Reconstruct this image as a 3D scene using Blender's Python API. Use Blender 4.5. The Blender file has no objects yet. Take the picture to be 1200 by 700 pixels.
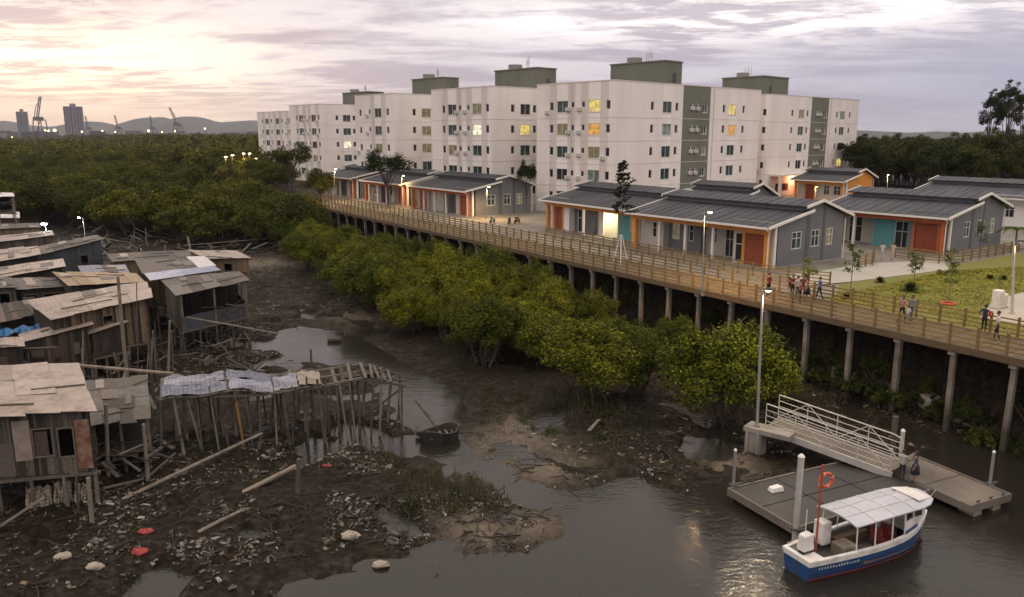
import bpy, bmesh, math, random
import numpy as np
from mathutils import Vector, Matrix
R = math.radians
random.seed(7)
RNG = np.random.default_rng(11)
SC = bpy.context.scene
COL = SC.collection

# ------------------------------------------------------------------ camera geometry
F_PX, CAM_H = 933.0, 16.5
PITCH = math.atan(192 / F_PX)
CP, SP = math.cos(PITCH), math.sin(PITCH)

def ray(px, py):
    dx, dy = (px - 600) / F_PX, (350 - py) / F_PX
    return (dx, CP + dy * SP, -SP + dy * CP)

def g(px, py, z=0.0):
    """the point at height z that the photograph shows at px, py"""
    d = ray(px, py)
    t = (z - CAM_H) / d[2]
    return Vector((d[0] * t, d[1] * t, z))

def at(px, py, Y):
    d = ray(px, py)
    t = Y / d[1]
    return Vector((d[0] * t, Y, CAM_H + d[2] * t))

# ------------------------------------------------------------------ node materials
def _new(name):
    m = bpy.data.materials.new(name)
    m.use_nodes = True
    nt = m.node_tree
    b = nt.nodes['Principled BSDF']
    return m, nt, b

def N(nt, t, **kw):
    n = nt.nodes.new(t)
    for k, v in kw.items():
        if k in n.inputs.keys() if hasattr(n.inputs, 'keys') else False:
            n.inputs[k].default_value = v
        else:
            setattr(n, k, v)
    return n

def ramp(nt, fac, stops):
    n = nt.nodes.new('ShaderNodeValToRGB')
    e = n.color_ramp.elements
    while len(e) < len(stops):
        e.new(0.5)
    for el, (p, c) in zip(e, stops):
        el.position = p
        el.color = (c[0], c[1], c[2], 1) if len(c) == 3 else c
    nt.links.new(fac, n.inputs[0])
    return n.outputs[0]

def mixc(nt, fac, a, b, mode='MIX'):
    n = nt.nodes.new('ShaderNodeMix')
    n.data_type = 'RGBA'
    n.blend_type = mode
    for s, v in ((0, fac), (6, a), (7, b)):
        if hasattr(v, 'is_linked') or hasattr(v, 'links'):
            nt.links.new(v, n.inputs[s])
        elif s == 0:
            n.inputs[0].default_value = v
        else:
            n.inputs[s].default_value = (v[0], v[1], v[2], 1)
    return n.outputs[2]

def math_(nt, op, a, b=None, clamp=False):
    n = nt.nodes.new('ShaderNodeMath')
    n.operation = op
    n.use_clamp = clamp
    for i, v in enumerate((a, b)):
        if v is None:
            continue
        if hasattr(v, 'links'):
            nt.links.new(v, n.inputs[i])
        else:
            n.inputs[i].default_value = v
    return n.outputs[0]

def noise(nt, vec, scale, detail=5, rough=.6, dist=0):
    n = nt.nodes.new('ShaderNodeTexNoise')
    n.inputs['Scale'].default_value = scale
    n.inputs['Detail'].default_value = detail
    n.inputs['Roughness'].default_value = rough
    n.inputs['Distortion'].default_value = dist
    if vec is not None:
        nt.links.new(vec, n.inputs['Vector'])
    return n.outputs['Fac']

def objco(nt, scale=(1, 1, 1), kind='Object'):
    t = nt.nodes.new('ShaderNodeTexCoord')
    m = nt.nodes.new('ShaderNodeMapping')
    m.inputs['Scale'].default_value = scale
    nt.links.new(t.outputs[kind], m.inputs['Vector'])
    return m.outputs[0]

def bump(nt, b, h, strength=.4, dist=.05):
    n = nt.nodes.new('ShaderNodeBump')
    n.inputs['Strength'].default_value = strength
    n.inputs['Distance'].default_value = dist
    nt.links.new(h, n.inputs['Height'])
    nt.links.new(n.outputs[0], b.inputs['Normal'])

def mat(name, c1, c2=None, rough=.75, scale=2., detail=6, bmp=0., metal=0., stretch=(1, 1, 1), spec=.5, dirt=None, dirt_amt=.5, dirt_scale=.7):
    m, nt, b = _new(name)
    v = objco(nt, stretch)
    c2 = c2 or tuple(x * .8 for x in c1)
    f = noise(nt, v, scale, detail)
    col = ramp(nt, f, [(.32, c1), (.68, c2)])
    if dirt:
        d = noise(nt, v, dirt_scale, 8, .7)
        dm = ramp(nt, d, [(.48, (0, 0, 0)), (.7, (dirt_amt,) * 3)])
        col = mixc(nt, dm, col, dirt)
    nt.links.new(col, b.inputs['Base Color'])
    b.inputs['Roughness'].default_value = rough
    b.inputs['Metallic'].default_value = metal
    b.inputs['Specular IOR Level'].default_value = spec
    if bmp:
        bump(nt, b, noise(nt, v, scale * 6, 4), bmp, .03)
    return m

def island(name, cols, rough=.8, grain=14., grain_amt=.35, bmp=.3, corr=0, metal=0., stretch=(1, 1, 1), dirt=None):
    """each loose piece (plank, sheet, leaf) takes its own tone"""
    m, nt, b = _new(name)
    geo = nt.nodes.new('ShaderNodeNewGeometry')
    n = len(cols)
    col = ramp(nt, geo.outputs['Random Per Island'], [(i / max(1, n - 1), c) for i, c in enumerate(cols)])
    v = objco(nt, stretch)
    f = noise(nt, v, grain, 6, .7)
    dk = ramp(nt, f, [(.3, (1 - grain_amt,) * 3), (.7, (1.12,) * 3)])
    col = mixc(nt, 1.0, col, dk, 'MULTIPLY')
    if dirt:
        d = noise(nt, v, .9, 8, .75)
        col = mixc(nt, ramp(nt, d, [(.5, (0, 0, 0)), (.66, (.85, .85, .85))]), col, dirt)
    nt.links.new(col, b.inputs['Base Color'])
    b.inputs['Roughness'].default_value = rough
    b.inputs['Metallic'].default_value = metal
    h = f
    if corr:
        uv = nt.nodes.new('ShaderNodeUVMap')
        w = nt.nodes.new('ShaderNodeTexWave')
        w.inputs['Scale'].default_value = corr
        w.inputs['Distortion'].default_value = .15
        nt.links.new(uv.outputs[0], w.inputs['Vector'])
        h = math_(nt, 'ADD', w.outputs['Fac'], math_(nt, 'MULTIPLY', f, .4))
    bump(nt, b, h, bmp, .04)
    return m

def emit(name, c, s):
    m, nt, b = _new(name)
    b.inputs['Base Color'].default_value = (c[0] * .5, c[1] * .5, c[2] * .5, 1)
    b.inputs['Emission Color'].default_value = (*c, 1)
    b.inputs['Emission Strength'].default_value = s
    return m

def leafmat(name, cols, rand=.35, clump=1.1):
    m, nt, b = _new(name)
    geo = nt.nodes.new('ShaderNodeNewGeometry')
    oi = nt.nodes.new('ShaderNodeObjectInfo')
    n = len(cols)
    col = ramp(nt, geo.outputs['Random Per Island'], [(i / (n - 1), c) for i, c in enumerate(cols)])
    t = ramp(nt, oi.outputs['Random'], [(0, (.48, .58, .62)), (.5, (1, 1, 1)), (1, (1.5, 1.4, .95))])
    col = mixc(nt, 1.0, col, t, 'MULTIPLY')
    v = objco(nt)
    cl = noise(nt, v, clump, 5)
    col = mixc(nt, 1.0, col, ramp(nt, cl, [(.34, (.5, .56, .6)), (.5, (.95, .95, .9)), (.66, (1.42, 1.38, 1.1))]), 'MULTIPLY')
    nt.links.new(col, b.inputs['Base Color'])
    b.inputs['Roughness'].default_value = .8
    b.inputs['Specular IOR Level'].default_value = .08
    return m

# ------------------------------------------------------------------ mesh builder
class MB:
    def __init__(s):
        s.v, s.f, s.m, s.uv = [], [], [], []

    def face(s, pts, mi=0, uv=None):
        i = len(s.v)
        s.v += [tuple(p) for p in pts]
        s.f.append(tuple(range(i, i + len(pts))))
        s.m.append(mi)
        s.uv += uv or [(0, 0)] * len(pts)

    def hexa(s, c, mi=0):
        """eight corners: bottom 4 ring, top 4 ring (one loose piece)"""
        i = len(s.v)
        s.v += [tuple(p) for p in c]
        ex = (Vector(c[1]) - Vector(c[0])).length
        ey = (Vector(c[3]) - Vector(c[0])).length
        for q in ((3, 2, 1, 0), (4, 5, 6, 7), (0, 1, 5, 4), (1, 2, 6, 5), (2, 3, 7, 6), (3, 0, 4, 7)):
            s.f.append(tuple(i + k for k in q))
            s.m.append(mi)
            s.uv += [(0, 0), (ex, 0), (ex, ey), (0, ey)]

    def box(s, x0, x1, y0, y1, z0, z1, mi=0):
        s.hexa([(x0, y0, z0), (x1, y0, z0), (x1, y1, z0), (x0, y1, z0), (x0, y0, z1), (x1, y0, z1), (x1, y1, z1), (x0, y1, z1)], mi)

    def fbox(s, o, u, n, u0, u1, n0, n1, z0, z1, mi=0):
        o, u, n = Vector(o), Vector(u), Vector(n)
        z = Vector((0, 0, 1))
        P = lambda a, b, c: o + u * a + n * b + z * c
        s.hexa([P(u0, n0, z0), P(u1, n0, z0), P(u1, n1, z0), P(u0, n1, z0), P(u0, n0, z1), P(u1, n0, z1), P(u1, n1, z1), P(u0, n1, z1)], mi)

    def bar(s, p, q, w, h=None, mi=0, up=(0, 0, 1)):
        """a square-section bar between two points"""
        p, q = Vector(p), Vector(q)
        h = h or w
        d = (q - p).normalized()
        a = d.cross(Vector(up))
        if a.length < 1e-3:
            a = d.cross(Vector((1, 0, 0)))
        a.normalize()
        b = a.cross(d)
        a, b = a * w / 2, b * h / 2
        s.hexa([p - a - b, p + a - b, p + a + b, p - a + b, q - a - b, q + a - b, q + a + b, q - a + b], mi)

    def tube(s, pts, rad, n=8, mi=0, cap=True):
        pts = [Vector(p) for p in pts]
        rads = rad if isinstance(rad, (list, tuple)) else [rad] * len(pts)
        rings = []
        for k, p in enumerate(pts):
            d = (pts[min(k + 1, len(pts) - 1)] - pts[max(k - 1, 0)]).normalized()
            a = d.cross(Vector((0, 0, 1)))
            if a.length < .05:
                a = d.cross(Vector((1, 0, 0)))
            a.normalize()
            b = a.cross(d)
            i = len(s.v)
            for j in range(n):
                t = 2 * math.pi * j / n
                s.v.append(tuple(p + (a * math.cos(t) + b * math.sin(t)) * rads[k]))
            rings.append(i)
        for r0, r1 in zip(rings, rings[1:]):
            for j in range(n):
                s.f.append((r0 + j, r0 + (j + 1) % n, r1 + (j + 1) % n, r1 + j))
                s.m.append(mi)
                s.uv += [(0, 0)] * 4
        if cap:
            for r, rev in ((rings[0], 1), (rings[-1], 0)):
                f = tuple(range(r, r + n))
                s.f.append(f[::-1] if rev else f)
                s.m.append(mi)
                s.uv += [(0, 0)] * n

    def ring(s, c, ax, Rr, r, n=20, k=8, mi=0):
        c, ax = Vector(c), Vector(ax).normalized()
        a = ax.orthogonal().normalized()
        b = ax.cross(a)
        i = len(s.v)
        for j in range(n):
            t = 2 * math.pi * j / n
            d = a * math.cos(t) + b * math.sin(t)
            for q in range(k):
                p = 2 * math.pi * q / k
                s.v.append(tuple(c + d * (Rr + r * math.cos(p)) + ax * r * math.sin(p)))
        for j in range(n):
            for q in range(k):
                s.f.append((i + j * k + q, i + j * k + (q + 1) % k, i + ((j + 1) % n) * k + (q + 1) % k, i + ((j + 1) % n) * k + q))
                s.m.append(mi)
                s.uv += [(0, 0)] * 4

    def ball(s, c, r, sx=1, sy=1, sz=1, nu=10, nv=7, mi=0):
        i = len(s.v)
        c = Vector(c)
        for a in range(1, nv):
            th = math.pi * a / nv
            for b in range(nu):
                ph = 2 * math.pi * b / nu
                s.v.append((c.x + r * sx * math.sin(th) * math.cos(ph), c.y + r * sy * math.sin(th) * math.sin(ph), c.z + r * sz * math.cos(th)))
        for a in range(nv - 2):
            for b in range(nu):
                s.f.append((i + a * nu + b, i + (a + 1) * nu + b, i + (a + 1) * nu + (b + 1) % nu, i + a * nu + (b + 1) % nu))
                s.m.append(mi)
                s.uv += [(0, 0)] * 4
        for r0, rev in ((i, 0), (i + (nv - 2) * nu, 1)):
            f = tuple(range(r0, r0 + nu))
            s.f.append(f[::-1] if rev else f)
            s.m.append(mi)
            s.uv += [(0, 0)] * nu

    def build(s, name, mats, parent=None, off=None, smooth=False, bevel=0):
        me = bpy.data.meshes.new(name)
        v = s.v
        if off is not None:
            v = [(p[0] - off[0], p[1] - off[1], p[2] - off[2]) for p in v]
        me.from_pydata(v, [], s.f)
        for m in (mats if isinstance(mats, (list, tuple)) else [mats]):
            me.materials.append(m)
        me.polygons.foreach_set('material_index', s.m)
        uv = me.uv_layers.new(name='UVMap')
        uv.data.foreach_set('uv', [c for t in s.uv for c in t])
        if smooth:
            me.polygons.foreach_set('use_smooth', [True] * len(s.f))
        o = bpy.data.objects.new(name, me)
        COL.objects.link(o)
        if parent:
            o.parent = parent
        if bevel:
            b = o.modifiers.new('Bevel', 'BEVEL')
            b.width = bevel
            b.segments = 2
            b.limit_method = 'ANGLE'
        return o

def tag(o, label=None, cat=None, group=None, kind=None):
    for k, v in (('label', label), ('category', cat), ('group', group), ('kind', kind)):
        if v:
            o[k] = v
    return o

def empty(name, loc, rz=0.0, label=None, cat=None, group=None):
    o = bpy.data.objects.new(name, None)
    o.empty_display_size = .3
    COL.objects.link(o)
    o.location = loc
    o.rotation_euler = (0, 0, rz)
    return tag(o, label, cat, group)

def copy_tree(o, parent=None):
    c = o.copy()
    COL.objects.link(c)
    c.parent = parent
    for ch in list(KIDS.get(o.name, ())):
        copy_tree(ch, c)
    return c

KIDS = {}
def note_kids(o):
    KIDS[o.name] = [x for x in COL.objects if x.parent == o]
    for x in KIDS[o.name]:
        note_kids(x)

def facade(mb, o, u, n, W, H, holes, depth=.16, matfn=None, ubreaks=(), zbreaks=(), mi=0, rmi=None, z0=0.):
    """a wall sheet with real openings and reveals"""
    o, u, n = Vector(o), Vector(u), Vector(n)
    up = Vector((0, 0, 1))
    us = sorted(set([0., W] + [round(h[i], 4) for h in holes for i in (0, 1)] + [round(x, 4) for x in ubreaks]))
    zs = sorted(set([z0, H] + [round(h[i], 4) for h in holes for i in (2, 3)] + [round(x, 4) for x in zbreaks]))
    for a, b in zip(us, us[1:]):
        for c, d in zip(zs, zs[1:]):
            uc, zc = (a + b) / 2, (c + d) / 2
            if any(h[0] < uc < h[1] and h[2] < zc < h[3] for h in holes):
                continue
            mb.face([o + u * a + up * c, o + u * b + up * c, o + u * b + up * d, o + u * a + up * d], matfn(uc, zc) if matfn else mi)
    for h in holes:
        c = [o + u * h[0] + up * h[2], o + u * h[1] + up * h[2], o + u * h[1] + up * h[3], o + u * h[0] + up * h[3]]
        i = [p - n * depth for p in c]
        for k in range(4):
            mb.face([c[k], c[(k + 1) % 4], i[(k + 1) % 4], i[k]], mi if rmi is None else rmi)

def window(parent, o, u, n, h, fm, pm, mull=1, trans=0, depth=.16, fw=.06, off=None, sill=None, name='window'):
    """frame set in the reveal, pane behind it as its sub-part"""
    mb = MB()
    a, b, c, d = h
    n0, n1 = -depth + .05, -depth + .13
    mb.fbox(o, u, n, a, a + fw, n0, n1, c, d)
    mb.fbox(o, u, n, b - fw, b, n0, n1, c, d)
    mb.fbox(o, u, n, a + fw, b - fw, n0, n1, c, c + fw)
    mb.fbox(o, u, n, a + fw, b - fw, n0, n1, d - fw, d)
    for k in range(mull):
        x = a + (b - a) * (k + 1) / (mull + 1)
        mb.fbox(o, u, n, x - fw * .45, x + fw * .45, n0 + .003, n1 - .01, c + fw, d - fw)
    for k in range(trans):
        z = c + (d - c) * (.62 if trans == 1 else (k + 1) / (trans + 1))
        mb.fbox(o, u, n, a + fw, b - fw, n0 + .006, n1 - .014, z - fw * .4, z + fw * .4)
    if sill:
        mb.fbox(o, u, n, a - .06, b + .06, -depth + .05, .06, c - .07, c - .002)
    f = mb.build(name, fm, parent, off)
    p = MB()
    p.fbox(o, u, n, a + .01, b - .01, -depth - .01, -depth + .02, c + .01, d - .01)
    p.build('pane', pm, f, off)
    return f

# ------------------------------------------------------------------ palette
M = {}
M['white_wall'] = mat('white_wall', (.82, .765, .725), (.75, .69, .65), .85, .35, 8, .05, dirt=(.54, .47, .43), dirt_amt=.34, dirt_scale=.3, stretch=(1, 1, .25))
M['pink_wall'] = mat('pink_wall', (.68, .61, .58), (.62, .555, .52), .85, .4, 8, .05, dirt=(.5, .42, .38), dirt_amt=.3, dirt_scale=.3, stretch=(1, 1, .3))
M['pale_wall'] = mat('pale_wall', (.86, .82, .79), (.80, .755, .72), .85, .5, 8, .05, dirt=(.6, .52, .47), dirt_amt=.3, dirt_scale=.3, stretch=(1, 1, .3))
M['green_wall'] = mat('green_wall', (.165, .168, .132), (.14, .146, .112), .85, .4, 8, .05, dirt=(.10, .11, .08), dirt_amt=.5, dirt_scale=.3, stretch=(1, 1, .3))
M['flat_roof'] = mat('flat_roof', (.3, .29, .28), (.22, .21, .2), .9, .5)
M['frame_white'] = mat('frame_white', (.7, .68, .64), (.62, .6, .56), .5, 3)
M['ac_white'] = mat('ac_white', (.75, .72, .68), (.6, .57, .53), .6, 4)
def glass(name, c, rough=.08):
    m, nt, b = _new(name)
    v = objco(nt)
    nt.links.new(ramp(nt, noise(nt, v, .8, 3), [(.35, tuple(x * .5 for x in c)), (.65, tuple(x * 1.5 for x in c))]), b.inputs['Base Color'])
    b.inputs['Roughness'].default_value = rough
    return m
M['glass_teal'] = glass('glass_teal', (.035, .065, .065))
M['glass_dark'] = glass('glass_dark', (.02, .024, .026))
M['glass_pale'] = glass('glass_pale', (.20, .27, .25), .15)
def litglass(name, c, s):
    m, nt, b = _new(name)
    v = objco(nt)
    f = noise(nt, v, 2.2, 4)
    b.inputs['Base Color'].default_value = (.05, .05, .04, 1)
    nt.links.new(ramp(nt, f, [(.3, tuple(x * .25 for x in c)), (.62, c)]), b.inputs['Emission Color'])
    b.inputs['Emission Strength'].default_value = s
    b.inputs['Roughness'].default_value = .12
    return m
M['lit_yellow'] = litglass('lit_yellow', (1., .74, .20), .8)
M['lit_orange'] = litglass('lit_orange', (1., .48, .08), .7)
M['lit_dim'] = litglass('lit_dim', (.75, .6, .28), .2)
M['lit_white'] = litglass('lit_white', (1., .92, .66), 1.1)
M['metal_roof'] = mat('metal_roof', (.038, .040, .050), (.022, .024, .031), .55, .6, 8, .05, metal=.15, dirt=(.075, .072, .08), dirt_amt=.8, dirt_scale=.35, stretch=(.35, 1.2, 1), spec=.3)
M['barge_white'] = mat('barge_white', (.78, .74, .68), (.68, .64, .58), .6, 2)
M['grey_wall'] = mat('grey_wall', (.17, .175, .185), (.145, .15, .16), .85, .5, 8, .05, dirt=(.11, .11, .115), dirt_amt=.4)
M['grey_dark'] = mat('grey_dark', (.105, .11, .118), (.09, .094, .10), .85, .5, 8, .05)
M['cream_wall'] = mat('cream_wall', (.52, .48, .42), (.45, .42, .37), .85, .5, 8, .05)
M['teal_wall'] = mat('teal_wall', (.12, .36, .37), (.10, .30, .31), .85, .6, 8, .05)
M['orange_paint'] = mat('orange_paint', (.66, .27, .035), (.55, .21, .03), .6, 1.2)
M['red_orange'] = mat('red_orange', (.5, .13, .035), (.42, .10, .03), .6, 1.2)
M['rust_door'] = mat('rust_door', (.30, .065, .025), (.24, .05, .02), .6, 3, stretch=(4, 4, .5))
M['concrete'] = mat('concrete', (.30, .275, .24), (.22, .20, .175), .9, .8, 8, .2, dirt=(.09, .08, .065), dirt_amt=.7, dirt_scale=.6, stretch=(1, 1, .6))
M['pile'] = mat('pile', (.25, .215, .175), (.15, .125, .10), .9, 1.2, 8, .3, dirt=(.05, .043, .035), dirt_amt=.85, dirt_scale=.5)
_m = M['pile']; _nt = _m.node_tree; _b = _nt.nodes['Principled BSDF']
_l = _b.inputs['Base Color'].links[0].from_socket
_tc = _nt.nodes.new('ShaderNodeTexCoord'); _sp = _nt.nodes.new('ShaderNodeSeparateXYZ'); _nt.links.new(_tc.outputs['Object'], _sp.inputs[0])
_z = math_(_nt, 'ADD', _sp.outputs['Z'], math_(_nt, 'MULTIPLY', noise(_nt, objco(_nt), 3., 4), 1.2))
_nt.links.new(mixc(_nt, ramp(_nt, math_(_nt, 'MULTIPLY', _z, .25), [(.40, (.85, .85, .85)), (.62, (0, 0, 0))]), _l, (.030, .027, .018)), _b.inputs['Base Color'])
M['path'] = mat('path', (.42, .385, .33), (.35, .32, .275), .9, .4, 8, .1)
M['deck_wood'] = island('deck_wood', [(.095, .063, .029), (.145, .098, .043), (.118, .079, .035), (.178, .125, .058)], .75, 5, .35, .2)
M['rail_wood'] = island('rail_wood', [(.14, .085, .028), (.21, .13, .042), (.28, .18, .06)], .7, 6, .3, .15)
M['beam_wood'] = mat('beam_wood', (.13, .085, .042), (.085, .055, .028), .8, 1.5, stretch=(1, 1, 3))
M['steel'] = mat('steel', (.36, .35, .34), (.27, .26, .25), .5, 2, metal=.5)
M['pale_steel'] = mat('pale_steel', (.55, .52, .48), (.45, .42, .38), .5, 2, metal=.3)
M['dark_steel'] = mat('dark_steel', (.06, .06, .06), (.035, .035, .035), .5, 3)
M['dock_mat'] = mat('dock_mat', (.034, .029, .028), (.022, .019, .0185), .6, .5, 8, .15, dirt=(.075, .066, .06), dirt_amt=.6, dirt_scale=.5)
M['dock_tan'] = mat('dock_tan', (.185, .155, .125), (.105, .088, .073), .75, .4, 8, .15, dirt=(.08, .07, .06), dirt_amt=.6, dirt_scale=.35)
M['float'] = mat('float', (.30, .26, .20), (.16, .14, .11), .8, 1.2, 8, .1, dirt=(.06, .055, .045), dirt_amt=.7)
M['boat_blue'] = mat('boat_blue', (.016, .07, .22), (.012, .052, .165), .35, 1.5, dirt=(.06, .075, .09), dirt_amt=.6, dirt_scale=2.0)
M['boat_white'] = mat('boat_white', (.74, .71, .68), (.64, .61, .58), .35, 1.5, dirt=(.34, .30, .25), dirt_amt=.65, dirt_scale=1.6)
M['boat_canopy'] = mat('boat_canopy', (.50, .50, .54), (.35, .35, .40), .45, .9, 6, .05, dirt=(.42, .42, .46), dirt_amt=.5, dirt_scale=.9, stretch=(.4, 1.5, 1))
M['boat_in'] = mat('boat_in', (.16, .15, .14), (.07, .065, .06), .8, 2)
M['boat_red'] = mat('boat_red', (.22, .03, .02), (.14, .02, .015), .7, 3)
M['buoy'] = mat('buoy', (.62, .10, .03), (.5, .075, .025), .5, 3)
M['pole_rust'] = mat('pole_rust', (.38, .075, .03), (.26, .05, .025), .6, 5)
M['black'] = mat('black', (.012, .012, .013), (.02, .02, .02), .5, 5)
M['wood_grey'] = island('wood_grey', [(.045, .036, .029), (.10, .08, .063), (.145, .12, .096), (.075, .058, .044), (.20, .17, .14)], .9, 9, .5, .4)
M['wood_dark'] = island('wood_dark', [(.018, .014, .011), (.035, .027, .021), (.055, .043, .033), (.026, .02, .016)], .9, 9, .5, .4)
M['wood_tan'] = island('wood_tan', [(.20, .14, .082), (.15, .10, .056), (.25, .185, .115), (.11, .075, .046)], .85, 9, .4, .3)
M['wood_red'] = island('wood_red', [(.10, .062, .045), (.075, .045, .033), (.14, .092, .065)], .85, 9, .5, .3)
M['stilt'] = mat('stilt', (.12, .095, .072), (.06, .047, .036), .9, 2.5, 8, .3, dirt=(.02, .017, .013), dirt_amt=.8, dirt_scale=.8)
M['stilt_pale'] = mat('stilt_pale', (.24, .20, .155), (.15, .12, .09), .9, 2.5, 8, .3, dirt=(.03, .025, .02), dirt_amt=.8, dirt_scale=.8)
M['stilt_yellow'] = mat('stilt_yellow', (.34, .19, .045), (.25, .13, .03), .8, 2.5, 8, .2, dirt=(.04, .03, .02), dirt_amt=.8)
M['roof_pale'] = island('roof_pale', [(.30, .24, .205), (.37, .305, .262), (.25, .20, .17), (.33, .265, .225)], .65, 1.6, .3, .3, corr=1.1, dirt=(.15, .11, .088))
M['roof_tan'] = island('roof_tan', [(.31, .225, .14), (.25, .18, .11), (.36, .27, .185)], .8, 3, .35, .3, corr=1.1, dirt=(.22, .15, .09))
M['roof_brown'] = island('roof_brown', [(.085, .068, .06), (.115, .094, .082), (.06, .048, .042)], .8, 3, .4, .35, corr=1.1, dirt=(.07, .055, .045))
M['roof_grey'] = island('roof_grey', [(.12, .105, .096), (.17, .15, .138), (.085, .074, .068)], .8, 2, .45, .35, corr=1.1, dirt=(.08, .068, .06))
M['roof_blue'] = island('roof_blue', [(.27, .30, .42), (.36, .38, .48), (.20, .235, .34)], .5, 3, .3, .5, corr=1.4, dirt=(.13, .13, .16))
M['roof_white'] = island('roof_white', [(.55, .53, .56), (.46, .44, .46)], .55, 3, .3, .5, corr=1.4, dirt=(.16, .15, .14))
M['blue_sheet'] = island('blue_sheet', [(.035, .042, .055), (.06, .07, .088), (.045, .044, .046)], .6, 3, .3, .5, corr=1.4, dirt=(.06, .06, .065))
M['tarp_blue'] = mat('tarp_blue', (.02, .14, .33), (.015, .09, .22), .5, 2, 6, .4)
M['tarp_pale'] = mat('tarp_pale', (.30, .30, .36), (.12, .13, .18), .6, .9, 5, .2, dirt=(.10, .088, .08), dirt_amt=.8, dirt_scale=.8)
M['tarp_slate'] = mat('tarp_slate', (.13, .145, .20), (.075, .085, .12), .6, .9, 5, .2, dirt=(.22, .22, .26), dirt_amt=.7, dirt_scale=.8)
M['sack'] = mat('sack', (.36, .31, .25), (.24, .20, .16), .9, 2, 8, .6, dirt=(.12, .095, .07), dirt_amt=.8)
M['rust_sheet'] = island('rust_sheet', [(.24, .085, .04), (.16, .06, .032), (.33, .19, .12)], .85, 3, .5, .5, corr=1.6, dirt=(.34, .26, .2))
M['skin_a'] = mat('skin_a', (.30, .155, .095), (.26, .13, .08), .6, 5)
M['hair'] = mat('hair', (.012, .010, .009), (.02, .016, .014), .5, 20)
# ------------------------------------------------------------------ ground, water, sky
DP = Vector((26.2, 39.3))                     # near end of the boardwalk's front edge
DD = Vector((-.541, .841)).normalized()       # along it, away from the viewer
DN = Vector((DD.y, -DD.x))                    # towards the houses
WATER_PX = [(-60, 770), (90, 745), (150, 727), (235, 712), (320, 697), (395, 676), (470, 655), (540, 645), (620, 640), (662, 627), (650, 610), (610, 592), (575, 572),
            (545, 557), (505, 542), (490, 527), (483, 510), (470, 490), (455, 462), (445, 441), (420, 430), (385, 427), (345, 420), (322, 402), (330, 388),
            (352, 382), (400, 390), (432, 402), (450, 414), (472, 424), (512, 447), (540, 462), (546, 482), (540, 505), (560, 530), (590, 550), (640, 569), (700, 586), (760, 593),
            (815, 586), (850, 578), (930, 555), (1000, 541), (1060, 535), (1100, 529), (1125, 514), (1150, 500), (1225, 498)]
WPOLY = np.array([(g(x, y, 0.02).x, g(x, y, 0.02).y) for x, y in WATER_PX] + [(45, 40), (60, -20), (-60, -20), (-30, 18)])
POOLS = [[(385, 520), (410, 510), (425, 516), (412, 528), (392, 530)],
         [(285, 345), (330, 335), (345, 342), (320, 352), (290, 356)]]
POOLW = [np.array([(g(x, y, 0.02).x, g(x, y, 0.02).y) for x, y in p]) for p in POOLS]

def sdf(poly, X, Y):
    """signed distance to a polygon, negative inside"""
    d2 = np.full(X.shape, 1e12)
    ins = np.zeros(X.shape, bool)
    for (x0, y0), (x1, y1) in zip(poly, np.roll(poly, -1, 0)):
        ex, ey = x1 - x0, y1 - y0
        t = np.clip(((X - x0) * ex + (Y - y0) * ey) / (ex * ex + ey * ey + 1e-9), 0, 1)
        d2 = np.minimum(d2, (X - x0 - ex * t) ** 2 + (Y - y0 - ey * t) ** 2)
        c = ((y0 > Y) != (y1 > Y)) & (X < (x1 - x0) * (Y - y0) / (y1 - y0 + 1e-12) + x0)
        ins ^= c
    d = np.sqrt(d2)
    return np.where(ins, -d, d)

_T = np.random.default_rng(5).random((256, 256))
def vnoise(x, y):
    xi, yi = np.floor(x).astype(int), np.floor(y).astype(int)
    fx, fy = x - xi, y - yi
    fx, fy = fx * fx * (3 - 2 * fx), fy * fy * (3 - 2 * fy)
    a, b = _T[xi % 256, yi % 256], _T[(xi + 1) % 256, yi % 256]
    c, d = _T[xi % 256, (yi + 1) % 256], _T[(xi + 1) % 256, (yi + 1) % 256]
    return (a * (1 - fx) + b * fx) * (1 - fy) + (c * (1 - fx) + d * fx) * fy - .5

def fbm(x, y, o=4):
    s, a = 0, 1.
    for i in range(o):
        s = s + a * vnoise(x * 2 ** i + 17.3 * i, y * 2 ** i + 5.1 * i)
        a *= .5
    return s

def height(X, Y):
    X, Y = np.asarray(X, float), np.asarray(Y, float)
    q = (X - DP.x) * DN.x + (Y - DP.y) * DN.y
    s = (X - DP.x) * DD.x + (Y - DP.y) * DD.y
    d = sdf(WPOLY, X, Y)
    for p in POOLW:
        d = np.minimum(d, sdf(p, X, Y) + .25)
    d = d + fbm(X * .5, Y * .5, 3) * .9 + fbm(X * 2.2, Y * 2.2, 2) * .25
    near = (Y < 130) & (np.abs(X) < 80)
    h = np.where(d > 0, .42 * (1 - np.exp(-d * .35)) + .02, np.maximum(-.6, d * .3))
    h = h + np.where(near, np.clip(d, 0, 1) * (fbm(X * .9, Y * .9, 5) * .15), 0)
    pud = np.clip(fbm(X * .38 + 3.1, Y * .38 + 8.7, 3) - .13, 0, .4) * np.where((X < -2) & (Y < 75) | (Y < 48), 1, .35) * np.where(Y > 24, 1, 0) * near
    h = np.where(h > 0, np.maximum(h - pud * 2.1, -.05), h)
    t = np.clip((q - 1.0) / 3.3, 0, 1)
    t = t * t * (3 - 2 * t)
    far = np.clip((Y - 262) / 60, 0, 1)                       # the made-up land stops behind the blocks
    left = np.where(q < 60, 1, 0)
    t = t * (1 - far * left)
    h = h * (1 - t) + (4.9 + fbm(X * .3, Y * .3, 3) * .06 * (q > 5)) * t + np.clip(t * (1 - t) * 4, 0, 1) * fbm(X * .8, Y * .8, 4) * .8
    return h

def hz(x, y):
    return float(height(np.array([x]), np.array([y]))[0])

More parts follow.
